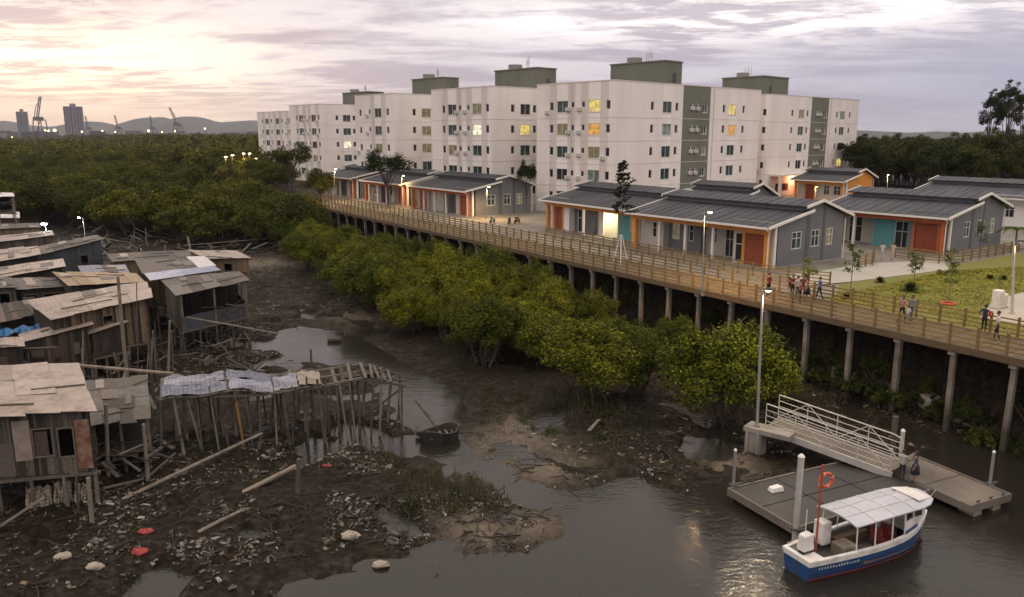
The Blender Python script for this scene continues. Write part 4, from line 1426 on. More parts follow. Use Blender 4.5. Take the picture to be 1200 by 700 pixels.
who(940, 350, BZ, 160, 'person in a maroon shirt in the middle of the group at the rail', shirt=(.14, .03, .04), pants=NAVY, arms=('hip', 'down'))
who(945, 353, BZ, 70, 'person in a brown top and dark skirt, rightmost of the group at the rail', shirt=(.22, .10, .06), pants=BLK, skirt=True, longhair=True)
who(900, 347, BZ, 30, 'person in a dark red jacket behind the tall lamp pole on the boardwalk', shirt=(.20, .03, .025), pants=BLK)
who(924, 353, BZ, 60, 'person in a black top and cream trousers, front left of the group at the rail', shirt=BLK, pants=(.4, .36, .3), arms=('fwd', 'hip'))
who(937, 356, BZ, 250, 'person in a rust coloured shirt leaning on the front rail by the group', shirt=(.26, .09, .04), pants=BLK, arms=('fwd', 'fwd'))
who(1033, 305, 5.06, 150, 'person in white shirt and trousers, left of two on the garden path', shirt=WHT, pants=(.5, .48, .46), arms=('down', 'fwd'))
who(1045.5, 305, 5.06, 120, 'person in cream clothes, right of two on the garden path', shirt=(.58, .50, .40), pants=(.52, .45, .37), arms=('fwd', 'down'), longhair=True)
mb = MB()
tp = g(1159, 391, BZ)
mb.ball((0, 0, .0), .16, 1, .7, .8, 8, 6)
mb.ball((.1, .03, .14), .09, 1, 1, 1, 8, 6)
o = mb.build('soft_toy', M['buoy'], smooth=True)
o.location = (g(1155, 390, BZ).x + .05, g(1155, 390, BZ).y - .1, BZ + 1.1)
tag(o, 'small red toy held between two people at the right end of the boardwalk', 'toy')

# ------------------------------------------------------------------ motorcycles by the plain grey wall
def motorcycle(x, y, z, rz, label, c):
    root = empty('motorcycle', (x, y, z), rz, label, 'motorcycle', 'motorcycles parked by the grey side wall')
    for xx in (-.62, .62):
        w = MB()
        w.ring((xx, 0, .30), (0, 1, 0), .25, .055, 18, 6)
        w.tube([(xx, -.05, .30), (xx, .05, .30)], .06, 8)
        for q in range(5):
            t = q * 1.2566
            w.bar((xx, 0, .30), (xx + .24 * math.cos(t), 0, .30 + .24 * math.sin(t)), .02)
        w.build('wheel', M['black'], root)
    b = MB()
    b.tube([(-.62, 0, .42), (-.3, 0, .66), (.05, 0, .60), (.3, 0, .72), (.45, 0, .86)], [.05, .11, .13, .12, .06], 8)
    b.tube([(.62, 0, .30), (.42, 0, .95)], .035, 6)
    b.bar((-.3, 0, .35), (.3, 0, .35), .2, .22)
    b.build('body', mat('bike_paint', c, None, .3, 4), root, smooth=True)
    s_ = MB()
    s_.tube([(-.62, 0, .80), (-.35, 0, .78), (.02, 0, .74)], [.08, .12, .09], 8)
    s_.build('seat', M['black'], root, smooth=True)
    h_ = MB()
    h_.tube([(.36, -.32, 1.02), (.42, -.1, .97), (.42, .1, .97), (.36, .32, 1.02)], .018, 6)
    h_.build('handlebar', M['steel'], root)
    l_ = MB()
    l_.ball((.52, 0, .88), .08, .8, 1, 1, 8, 6)
    l_.build('headlight', M['frame_white'], root, smooth=True)
p = g(577, 262, 5.0); motorcycle(p.x, p.y, 5.0, R(70), 'white motorcycle parked by the grey side wall, nearer the lamp post', (.5, .5, .5))
p = g(597, 263, 5.0); motorcycle(p.x, p.y, 5.0, R(80), 'black motorcycle parked by the grey side wall', (.02, .02, .025))
p = g(606, 262, 5.0); motorcycle(p.x, p.y, 5.0, R(65), 'dark red motorcycle parked right of the black one', (.12, .02, .02))

for (s_, q_, w_, h_, rz_, lab) in ((5.5, 1.9, .55, .3, .3, 'pale concrete block lying on the slope under the boardwalk, right one'), (7.6, 1.6, .7, .25, 1.0, 'pale concrete block under the boardwalk, second from the right'),
                                (11.6, 2.0, .5, .35, .6, 'broken concrete footing under the boardwalk behind the piles'), (18.2, 1.8, .6, .25, .2, 'pale concrete lump under the boardwalk near the tall lamp pole')):
    p = bw(s_, q_)
    mb = MB()
    mb.hexa([(-w_, -.5, -.5), (w_, -.45, -.5), (w_ * .95, .5, -.5), (-w_, .5, -.5), (-w_ * .9, -.42, h_), (w_ * .85, -.4, h_ * .8), (w_ * .9, .42, h_), (-w_ * .93, .4, h_ * 1.1)])
    o = mb.build('concrete_block', M['concrete'], bevel=.05)
    o.location = (p.x, p.y, hz(p.x, p.y) + .1)
    o.rotation_euler = (.1, -.15, rz_)
    tag(o, lab, 'concrete block', 'concrete blocks under the boardwalk')

# meter cabinet on the lawn
p = g(1170, 361, 5.05)
root = empty('meter_cabinet', p, R(33), 'pale double meter cabinet standing on the lawn by the side path', 'cabinet')
mb = MB(); mb.box(-.55, .1, -.25, .25, 0, 1.25); mb.box(.13, .7, -.22, .22, 0, .95); mb.box(-.6, .75, -.3, .3, -.1, .06, 1)
mb.build('housing', [M['ac_white'], M['concrete']], root, bevel=.02)
mb = MB(); mb.box(-.48, .03, -.275, -.253, .2, 1.12); mb.box(.19, .64, -.245, -.223, .2, .82)
mb.build('door', M['cream_wall'], root)
# ------------------------------------------------------------------ landing stage
DO = Vector((11.75, 30.44, 0))
DR = math.atan2(.43, .90)
def dk(x, y, z=0.):
    c, s_ = math.cos(DR), math.sin(DR)
    return Vector((DO.x + c * x - s_ * y, DO.y + s_ * x + c * y, z))

def pontoon(label, x0, x1, y0, y1, m, seed, zt=.55):
    root = empty('pontoon', dk(x0, y0, 0), DR, label, 'pontoon', 'floating pontoons of the landing stage')
    Lx, Ly = x1 - x0, y1 - y0
    mb = MB()
    nx, ny = max(1, round(Lx / 2.7)), max(1, round(Ly / 2))
    for i in range(nx):
        for j in range(ny):
            mb.box(Lx * i / nx + .05, Lx * (i + 1) / nx - .012, Ly * j / ny + .05, Ly * (j + 1) / ny - .012, zt - .06, zt)
    mb.build('deck', m, root)
    mb = MB()
    e = .1
    mb.box(-e, Lx + e, -e, -.002, zt - .3, zt + .05); mb.box(-e, Lx + e, Ly + .002, Ly + e, zt - .3, zt + .05)
    mb.box(-e, -.002, 0, Ly, zt - .303, zt + .053); mb.box(Lx + .002, Lx + e, 0, Ly, zt - .303, zt + .053)
    mb.box(.0, Lx, 0, Ly, zt - .28, zt - .065)
    mb.build('frame', M['dock_tan'], root)
    rng_ = random.Random(seed)
    n = int(Lx / 1.15)
    for k in range(n):
        for y in (.0, Ly - .75):
            f = MB()
            x = Lx * (k + .25) / n
            f.box(x, x + .55, y, y + .75, -.28, zt - .285)
            f.build('float', M['float'], root, bevel=.03)
    for k in range(3):
        for y in (-.05, Ly + .05):
            c = MB()
            x = Lx * (k + .5) / 3
            c.tube([(x - .13, y, zt + .16), (x + .13, y, zt + .16)], .025, 6)
            c.tube([(x - .05, y, zt + .04), (x - .05, y, zt + .16)], .02, 6)
            c.tube([(x + .05, y, zt + .04), (x + .05, y, zt + .16)], .02, 6)
            c.build('cleat', M['dark_steel'], root)
    return root
pontoon('wide dark floating pontoon the blue boat is moored to', 0, 8.1, 0, 4.0, M['dock_mat'], 1)
pontoon('brown finger pontoon at the right end of the landing stage', 8.3, 10.9, -1.9, 2.7, M['dock_tan'], 2, .6)

def mooring_pile(p, h, r, m, label, z0=-1.0, cap=True, collar=None):
    root = empty('mooring_pile', (p[0], p[1], 0), 0, label, 'mooring pile', 'piles round the landing stage')
    mb = MB()
    mb.tube([(0, 0, z0), (0, 0, h)], r, 12)
    mb.build('shaft', m, root)
    if cap:
        mb = MB()
        mb.tube([(0, 0, h), (0, 0, h + .1)], [r * 1.15, r * .5], 12)
        mb.build('cap', M['frame_white'], root)
    if collar:
        mb = MB()
        mb.ring((0, 0, collar), (0, 0, 1), r + .09, .05, 14, 6)
        mb.bar((r, 0, collar), (r + .4, .2, collar), .12, .08)
        mb.build('collar', M['dark_steel'], root)
    return root
mooring_pile(dk(-.12, -.15), 3.75, .13, M['pale_steel'], 'tall grey steel pile at the near left corner of the dark pontoon', collar=.62)
mooring_pile(dk(.35, 4.2), 2.3, .07, M['steel'], 'thin grey pile at the back left corner of the dark pontoon', collar=.62)
mooring_pile(dk(9.9, 2.95), 2.1, .1, M['pale_steel'], 'pale pile behind the brown finger pontoon', collar=.65)
mooring_pile(dk(11.1, -.9), 2.2, .07, M['steel'], 'thin pale pile at the far right end of the finger pontoon', collar=.65)
p = g(1050, 520, .3); mooring_pile((19.9, 39.2), 2.2, .14, M['stilt'], 'dark wooden pile behind the two people on the landing stage', cap=False)

# concrete pedestal with the gangway
root = empty('gangway_pedestal', PED, R(-40), 'square concrete pedestal carrying the tall lamp pole and the gangway', 'pedestal')
mb = MB(); mb.box(-.42, .42, -.42, .42, -.6, 1.4); mb.box(-.5, 1.9, -.5, .5, 1.403, 1.65)
mb.build('block', M['concrete'], root)
for x in (-.28, .28):
    mb = MB(); mb.tube([(x, -.46, -.6), (x, -.46, 1.4)], .09, 8); mb.build('pile', M['concrete'], root)

gu, gl = Vector((13.75, 39.95, 1.62)), Vector((18.55, 36.15, .74))
ga = (gl - gu); gL = math.hypot(ga.x, ga.y)
root = empty('gangway', gu, math.atan2(ga.y, ga.x), 'sloping gangway with white tubular truss railings leading down to the pontoon', 'gangway')
gz = lambda x: (gl.z - gu.z) * x / gL
GW = .85
mb = MB()
n = 34
for k in range(n):
    x0, x1 = gL * k / n, gL * (k + 1) / n - .015
    mb.hexa([(x0, -GW, gz(x0) - .05), (x1, -GW, gz(x1) - .05), (x1, GW, gz(x1) - .05), (x0, GW, gz(x0) - .05), (x0, -GW, gz(x0)), (x1, -GW, gz(x1)), (x1, GW, gz(x1)), (x0, GW, gz(x0))])
mb.build('deck', M['dock_tan'], root)
for sg in (-1, 1):
    mb = MB()
    y = sg * (GW + .06)
    mb.bar((-.05, y, gz(0) - .12), (gL + .1, y, gz(gL) - .12), .1, .34)
    mb.build('side_beam', M['pale_steel'], root)
    mb = MB()
    top = 1.25
    for hh, r in ((.32, .022), (.62, .022), (.92, .022), (top, .035)):
        mb.tube([(.0, y, gz(0) + hh), (gL - .35, y, gz(gL - .35) + hh), (gL + .0, y, gz(gL) + hh - .10), (gL + .12, y, gz(gL) + hh - .35)] if hh == top else [(0, y, gz(0) + hh), (gL, y, gz(gL) + hh)], r, 6)
    np_ = 4
    for k in range(np_ + 1):
        x = gL * k / np_
        mb.tube([(x, y, gz(x) - .1), (x, y, gz(x) + top)], .028, 6)
        if k < np_:
            xm_, x2 = gL * (k + .5) / np_, gL * (k + 1) / np_
            if k % 2 == 0:
                mb.tube([(x, y, gz(x)), (x2, y, gz(x2) + top)], .024, 6)
            else:
                mb.tube([(x, y, gz(x) + top), (x2, y, gz(x2))], .024, 6)
    mb.tube([(gL + .12, y, gz(gL) + top - .35), (gL - .02, y, gz(gL) - .05)], .03, 6)
    mb.build('truss_railing', mat('rail_paint', (.52, .49, .45), (.40, .37, .33), .5, 3), root)
mb = MB()
mb.hexa([(gL - .05, -GW, gz(gL) - .03), (gL + .75, -GW, -.18), (gL + .75, GW, -.18), (gL - .05, GW, gz(gL) - .03), (gL - .05, -GW, gz(gL) + .005), (gL + .75, -GW, -.15), (gL + .75, GW, -.15), (gL - .05, GW, gz(gL) + .005)])
mb.build('ramp_flap', M['dock_tan'], root)

p = g(1056, 563, .56)
person(Vector((p.x, p.y, .56)), R(-30), 'person in a pale grey shirt and dark trousers on the landing stage', (.40, .38, .36), (.02, .022, .03), arms=('fwd', 'up'), h=1.52)
p = g(1071, 566, .6)
person(Vector((p.x, p.y, .6)), R(60), 'person in a blue dress on the landing stage', (.04, .06, .10), (.02, .025, .05), arms=('fwd', 'down'), h=1.55, skirt=True, longhair=True)

# white block and rope on the pontoon
mb = MB(); mb.hexa([(-.35, -.2, 0), (.35, -.24, 0), (.32, .22, 0), (-.3, .2, 0), (-.28, -.15, .2), (.3, -.18, .24), (.26, .17, .22), (-.24, .15, .2)])
o = mb.build('float_block', M['frame_white'], bevel=.03)
o.location = dk(1.75, 3.0, .553); o.rotation_euler = (0, 0, .4)
tag(o, 'small white foam block lying on the dark pontoon', 'float')

# ------------------------------------------------------------------ the boat
A, B_, BOW = g(916, 641, .85), g(953, 659, .85), g(1085, 597, 1.15)
ST = (A + B_) / 2
bdir = BOW - ST
BL = math.hypot(bdir.x, bdir.y) + .0
boat = empty('passenger_boat', (ST.x, ST.y, 0), math.atan2(bdir.y, bdir.x), 'blue and white passenger boat with a pale canopy moored at the pontoon', 'boat')
SCN = 14
def station(t):
    hb = .66 + .32 * math.sin(min(1, t / .55) * math.pi / 2)
    if t > .55:
        hb = .98 * max(0.02, 1 - ((t - .55) / .45) ** 2.3)
    sh = .80 + .06 * t + .34 * max(0, t - .45) ** 1.5 * 1.6
    x = t * BL
    return x, hb, sh
hull, gun, inn = MB(), MB(), MB()
prev = None
for k in range(SCN + 1):
    t = k / SCN
    x, hb, sh = station(t)
    rake = .35 * max(0, t - .8) / .2
    pts = []
    for sg in (1, -1):
        pts.append([(x - rake * 1.3, sg * .02, -.35 + .3 * max(0, t - .8) * 3), (x - rake * .9, sg * hb * .78, -.12 + .2 * max(0, t - .75)), (x - rake * .35, sg * hb * .97, .38 + .2 * t * t), (x, sg * hb, sh)])
    if prev:
        for a, b in zip(prev, pts):
            for j in range(3):
                hull.face([a[j], a[j + 1], b[j + 1], b[j]], 1 if j == 2 and t > .55 and False else 0)
        (x0, h0, s0) = pv
        for sg in (1, -1):
            gun.hexa([(x0, sg * (h0 - .1), s0 - .02), (x, sg * max(.0, hb - .1), sh - .02), (x, sg * (hb + .05), sh - .02), (x0, sg * (h0 + .05), s0 - .02), (x0, sg * (h0 - .1), s0 + .07), (x, sg * max(.0, hb - .1), sh + .07), (x, sg * (hb + .05), sh + .07), (x0, sg * (h0 + .05), s0 + .07)])
            gun.hexa([(x0, sg * (h0 - .01), s0 - .16), (x, sg * (hb - .01), sh - .16), (x, sg * (hb + .03), sh - .16), (x0, sg * (h0 + .03), s0 - .16), (x0, sg * (h0 - .01), s0 - .025), (x, sg * (hb - .01), sh - .025), (x, sg * (hb + .03), sh - .025), (x0, sg * (h0 + .03), s0 - .025)])
            inn.face([(x0, sg * (h0 - .09), .22), (x, sg * max(0, hb - .09), .22), (x, sg * max(0, hb - .09), sh), (x0, sg * (h0 - .09), s0)])
        inn.face([(x0, -h0 + .09, .22), (x, -max(0, hb - .09), .22), (x, max(0, hb - .09), .22), (x0, h0 - .09, .22)])
    else:
        hull.face([pts[0][0], pts[0][1], pts[0][2], pts[0][3], pts[1][3], pts[1][2], pts[1][1], pts[1][0]])
        gun.box(-.06, .12, -hb - .05, hb + .05, sh - .02, sh + .072)
        gun.box(-.04, .02, -hb, hb, sh - .16, sh - .022)
    prev, pv = pts, (x, hb, sh)
hull.build('hull', M['boat_blue'], boat, smooth=False)
bo = MB()
for k in range(SCN):
    a, b = station(k / SCN), station((k + 1) / SCN)
    for sg in (1, -1):
        ra, rb = [.35 * max(0, q / SCN - .8) / .2 * .6 for q in (k, k + 1)]
        ya, yb = a[1] * .885 + .012, b[1] * .885 + .012
        bo.hexa([(a[0] - ra, sg * (ya - .02), .02), (b[0] - rb, sg * (yb - .02), .02), (b[0] - rb, sg * yb, .02), (a[0] - ra, sg * ya, .02), (a[0] - ra, sg * (ya - .02), .06), (b[0] - rb, sg * (yb - .02), .06), (b[0] - rb, sg * (yb + .02), .11), (a[0] - ra, sg * (ya + .02), .06)])
bo.build('boot_stripe', M['boat_red'], boat)
gun.build('gunwale', M['boat_white'], boat)
inn.build('inner_lining', M['boat_in'], boat)
# foredeck and cabin sides
fd = MB()
for k in range(10, SCN):
    a, b = station(k / SCN), station((k + 1) / SCN)
    fd.face([(a[0], -a[1], a[2] + .02), (b[0], -b[1], b[2] + .02), (b[0], b[1], b[2] + .02), (a[0], a[1], a[2] + .02)])
fd.build('foredeck', M['boat_white'], boat)
cab = MB()
CX0, CX1 = BL * .66, BL * .93
cs0, cs1 = station(.66), station(.93)
cm = station(.80)
for sg in (1, -1):
    w = [(CX0, cs0[1]), (BL * .80, cm[1]), (CX1, cs1[1])]
    sh_ = [cs0[2], cm[2], cs1[2]]
    for i in range(2):
        y0, y1 = w[i][1] * sg, w[i + 1][1] * sg
        zt0, zt1 = (1.52, 1.48, 1.40)[i], (1.52, 1.48, 1.40)[i + 1]
        cab.hexa([(w[i][0], y0 - .05 * sg, sh_[i] + .06), (w[i + 1][0], y1 - .05 * sg, sh_[i + 1] + .06), (w[i + 1][0], y1, sh_[i + 1] + .06), (w[i][0], y0, sh_[i] + .06),
                  (w[i][0], y0 * .97 - .05 * sg, zt0), (w[i + 1][0], y1 * .95 - .05 * sg, zt1), (w[i + 1][0], y1 * .95, zt1), (w[i][0], y0 * .97, zt0)])
cab.hexa([(CX1, -cs1[1], cs1[2] + .05), (CX1 + .05, -cs1[1], cs1[2] + .05), (CX1 + .05, cs1[1], cs1[2] + .05), (CX1, cs1[1], cs1[2] + .05), (CX1, -cs1[1] * .95, 1.4), (CX1 + .05, -cs1[1] * .95, 1.4), (CX1 + .05, cs1[1] * .95, 1.4), (CX1, cs1[1] * .95, 1.4)])
co_ = cab.build('cabin_side', M['boat_white'], boat)
st_ = MB()
for sg in (1, -1):
    st_.hexa([(CX0 + .05, cs0[1] * sg, 1.0), (BL * .80, cm[1] * sg, 1.06), (BL * .80, (cm[1] + .012) * sg, 1.06), (CX0 + .05, (cs0[1] + .012) * sg, 1.0),
              (CX0 + .05, cs0[1] * sg * .995, 1.16), (BL * .80, cm[1] * sg * .995, 1.2), (BL * .80, (cm[1] + .012) * sg, 1.2), (CX0 + .05, (cs0[1] + .012) * sg, 1.16)])
st_.build('blue_stripe', M['boat_blue'], co_)
bd = MB()
bd.box(BL * .715, BL * .74, -cm[1] - .035, -cm[1] - .02, 1.28, 1.42); bd.box(BL * .75, BL * .765, -cm[1] - .033, -cm[1] - .02, 1.3, 1.4)
bd.build('badge', M['boat_blue'], co_)
# window posts and panes, canopy
RZ = 1.98
for sg in (1, -1):
    for xx, yy, z0 in ((CX0, cs0[1] * .96, 1.5), (BL * .76, cm[1] * .98, 1.47), (BL * .84, cm[1] * .92, 1.46), (CX1, cs1[1] * .94, 1.38)):
        mb = MB(); mb.bar((xx, sg * yy, z0), (xx - (.12 if xx == CX1 else 0), sg * yy * .97, RZ), .05); mb.build('window_post', M['boat_white'], boat)
    mb = MB()
    for (xa, ya), (xb, yb) in (((CX0 + .05, cs0[1] * .95), (BL * .755, cm[1] * .97)), ((BL * .77, cm[1] * .965), (BL * .835, cm[1] * .92)), ((BL * .85, cm[1] * .9), (CX1 - .05, cs1[1] * .97))):
        mb.face([(xa, ya * sg, 1.5), (xb, yb * sg, 1.46), (xb - .05, yb * sg * .97, RZ - .03), (xa, ya * sg * .97, RZ - .03)])
    mb.build('window_pane', M['glass_dark'], boat)
    for t in (.30, .43, .56):
        x, hb, sh = station(t)
        mb = MB(); mb.tube([(x, sg * (hb - .04), sh + .05), (x + .02, sg * hb * .9, RZ)], .028, 8); mb.build('canopy_post', M['boat_white'], boat)
cp = MB()
nn = 9
def crow(t, z):
    x = BL * (.27 + .67 * t)
    hb = .97 if t < .75 else .97 * math.sqrt(max(.08, 1 - ((t - .75) / .27) ** 2 * .75))
    return [(x, y * hb, z + .13 * (1 - (y) ** 2) - .04 * max(0, t - .8)) for y in (-1, -.75, -.35, 0, .35, .75, 1)]
rows = [crow(k / nn, RZ) for k in range(nn + 1)]
for a, b in zip(rows, rows[1:]):
    for j in range(6):
        cp.face([a[j], b[j], b[j + 1], a[j + 1]])
        lo = lambda p: (p[0], p[1], p[2] - .05)
        cp.face([lo(a[j]), lo(a[j + 1]), lo(b[j + 1]), lo(b[j])])
for seq in (rows[0], rows[-1], [r[0] for r in rows], [r[-1] for r in rows]):
    for a, b in zip(seq, seq[1:]):
        cp.face([a, b, (b[0], b[1], b[2] - .05), (a[0], a[1], a[2] - .05)])
can = cp.build('canopy', M['boat_canopy'], boat)
rb = MB()
for t in (.0, .22, .45, .68):
    r_ = crow(t, RZ + .02)
    rb.tube(r_, .018, 5)
for y in (-.35, .35):
    rb.tube([(BL * .27, y * .97, RZ + .135), (BL * .80, y * .97, RZ + .135)], .016, 5)
rb.build('roof_rib', M['frame_white'], can)
wf = MB(); wf.hexa([(BL * .80, -.7, RZ + .13), (BL * .93, -.55, RZ + .02), (BL * .93, .55, RZ + .02), (BL * .80, .7, RZ + .13), (BL * .80, -.66, RZ + .2), (BL * .91, -.5, RZ + .12), (BL * .91, .5, RZ + .12), (BL * .80, .66, RZ + .2)])
wf.build('roof_front', M['boat_white'], can, bevel=.03)
for t in (.2, .5, .8):
    x, hb, sh = station(t)
    ty = MB(); ty.ring((x, hb + .12, sh - .25), (0, 1, 0), .2, .075, 16, 6); ty.build('tyre_fender', M['black'], boat, smooth=True)
rp_ = MB()
for k in range(3):
    rp_.ring((BL * .12, .3, .86 + k * .03), (0, 0, 1), .14 - .01 * k, .018, 14, 5)
rp_.build('rope_coil', M['sack'], boat)
# benches, engine cover, seats, outboards
def piece(name, boxes, m, bev=.02):
    mb = MB()
    for b in boxes:
        mb.box(*b)
    return mb.build(name, m, boat, bevel=bev)
piece('bench', [(BL * .36, BL * .62, -.9, -.5, .22, .62)], M['wood_tan'])
piece('bench', [(BL * .36, BL * .62, .5, .9, .22, .62)], M['wood_tan'])
for x in (.56, .64):
    piece('seat', [(BL * x, BL * x + .42, -.42, .1, .5, .62), (BL * x, BL * x + .1, -.42, .1, .62, 1.15), (BL * x + .1, BL * x + .35, -.3, 0, .22, .5)], M['boat_red'])
piece('console', [(BL * .72, BL * .79, .1, .7, .22, 1.35)], M['boat_white'])
piece('engine_cover', [(BL * .30, BL * .40, -.35, .35, .22, .72)], M['sack'])
piece('stern_locker', [(.16, .75, -.62, -.12, .55, .84)], M['boat_white'])
piece('stern_locker', [(.16, .75, .16, .62, .55, .845)], M['boat_in'])
def outboard(y, x=-.05):
    o_ = empty('outboard_motor', (0, 0, 0)); o_.parent = boat
    mb = MB(); mb.hexa([(x - .25, y - .2, .98), (x + .32, y - .2, .98), (x + .32, y + .2, .98), (x - .25, y + .2, .98), (x - .2, y - .18, 1.62), (x + .24, y - .18, 1.66), (x + .24, y + .18, 1.66), (x - .2, y + .18, 1.62)])
    mb.build('cowl', M['boat_white'], o_, bevel=.06)
    mb = MB(); mb.box(x - .14, x + .2, y - .12, y + .12, .6, .975); mb.box(x - .36, x - .1, y - .06, y + .06, -.5, .8)
    mb.build('leg', M['dark_steel'], o_)
outboard(-.02, .35)
piece('white_locker', [(BL * .235, BL * .30, .35, .85, .6, 1.55)], M['boat_white'], .04)
mb = MB(); mb.tube([(.95, .0, .3), (1.0, .03, 4.3)], .042, 8); mb.box(.80, .98, -.02, .03, 3.4, 3.46); mb.build('mast', M['pole_rust'], boat)
mb = MB(); mb.tube([(.5, .15, 1.62), (.5, .15, 2.5)], .02, 6); mb.build('antenna', M['frame_white'], boat)
# faded lettering strokes low on the stern side
mb = MB()
lr = random.Random(5)
for k in range(15):
    t = .06 + .018 * k
    x, hb, sh = station(t)
    z = .44
    h = lr.uniform(.05, .11)
    yb = -(hb * .97 + (hb * .03) * .15) - .006
    mb.hexa([(x, yb, z), (x + .06, yb, z), (x + .06, yb + .01, z), (x, yb + .01, z), (x + .02, yb - .006, z + h), (x + .07, yb - .006, z + h), (x + .07, yb + .006, z + h), (x + .02, yb + .006, z + h)])
mb.build('faded_lettering', M['boat_white'], boat)
bc, bs_ = math.cos(boat.rotation_euler.z), math.sin(boat.rotation_euler.z)
bp = lambda x, y, z: Vector((ST.x + bc * x - bs_ * y, ST.y + bs_ * x + bc * y, z))
o = MB(); o.ring((0, 0, 0), (.3, -1, 0), .27, .065, 24, 8)
for k in range(4):
    t = k * math.pi / 2 + .4
    o.ring((.27 * math.cos(t) * .95, .08 * math.cos(t), .27 * math.sin(t)), (-math.sin(t), 0, math.cos(t)), .07, .012, 10, 5, 1)
lb_ = o.build('lifebuoy', [M['buoy'], M['frame_white']], smooth=True)
lb_.location = bp(1.28, .06, 3.6)
tag(lb_, 'orange lifebuoy hanging on the red pole of the boat', 'lifebuoy')
for (a, b, lab) in ((bp(.2, .72, .95), dk(.6, -.05, .66), 'mooring rope from the stern of the boat to the pontoon'), (bp(BL * .93, .35, 1.2), dk(8.2, -.3, .7), 'mooring rope from the bow of the boat to the pontoon')):
    mb = MB()
    pts = [a.lerp(b, k / 8) - Vector((0, 0, .25 * math.sin(math.pi * k / 8))) for k in range(9)]
    mb.tube([p - a for p in pts], .018, 5)
    o = mb.build('mooring_rope', M['sack']); o.location = a
    tag(o, lab, 'rope')
# ------------------------------------------------------------------ shanty houses on stilts
SR = random.Random(21)

def plank_wall(mb, p0, p1, z0, t0, t1, ops=(), w=.16, th=.03, mi=0, gap=.012, ragged=.12):
    p0, p1 = Vector((p0[0], p0[1], 0)), Vector((p1[0], p1[1], 0))
    d = p1 - p0
    L = d.length
    d.normalize()
    n = Vector((d.y, -d.x, 0))
    x = 0
    while x < L - .02:
        ww = min(L - x, w * SR.uniform(.6, 1.5))
        xc = x + ww / 2
        top = t0 + (t1 - t0) * xc / L - SR.random() * .03
        segs = [(z0 - SR.random() * ragged, top)]
        for a, b, c, e in ops:
            if a < xc < b:
                ns = []
                for s0, s1 in segs:
                    if c > s0 + .05:
                        ns.append((s0, min(s1, c)))
                    if e < s1 - .05:
                        ns.append((max(s0, e), s1))
                segs = ns
        off = SR.uniform(-.012, .012)
        for s0, s1 in segs:
            if s1 - s0 > .04:
                mb.fbox(p0, d, n, x, x + ww - gap, off, off + th, s0, s1, mi if not isinstance(mi, (list, tuple)) else SR.choice(mi))
        x += ww

def roof_sheets(mb, q, nu, nv, mi=0, over=.12, th=.022, jit=.05, lift=.03):
    FL, FR, BR, BL = q
    P = lambda u, v: (FL * (1 - u) + FR * u) * (1 - v) + (BL * (1 - u) + BR * u) * v
    for i in range(nu):
        for j in range(nv):
            u0, u1 = i / nu - .012, (i + 1) / nu + .012
            v0, v1 = j / nv, (j + 1) / nv + (.04 if j < nv - 1 else 0)
            e = [SR.uniform(-jit, jit) for _ in range(4)]
            dz = SR.random() * lift * 1.6 + (.012 * i % .025) + (nv - j - 1) * -.012
            c = []
            for (u, v), ee in zip(((u0, v0), (u1, v0), (u1, v1), (u0, v1)), e):
                vv = v + (-over if v < .01 else over if v > .99 else 0) * .3 * (1 + ee * 22)
                u = u + ee * .25
                c.append(P(u, vv) + Vector((0, 0, dz + ee * .3)))
            m_ = SR.choice(mi) if isinstance(mi, (list, tuple)) else mi
            mb.hexa([tuple(p) for p in c] + [(p.x, p.y, p.z + th) for p in c], m_)

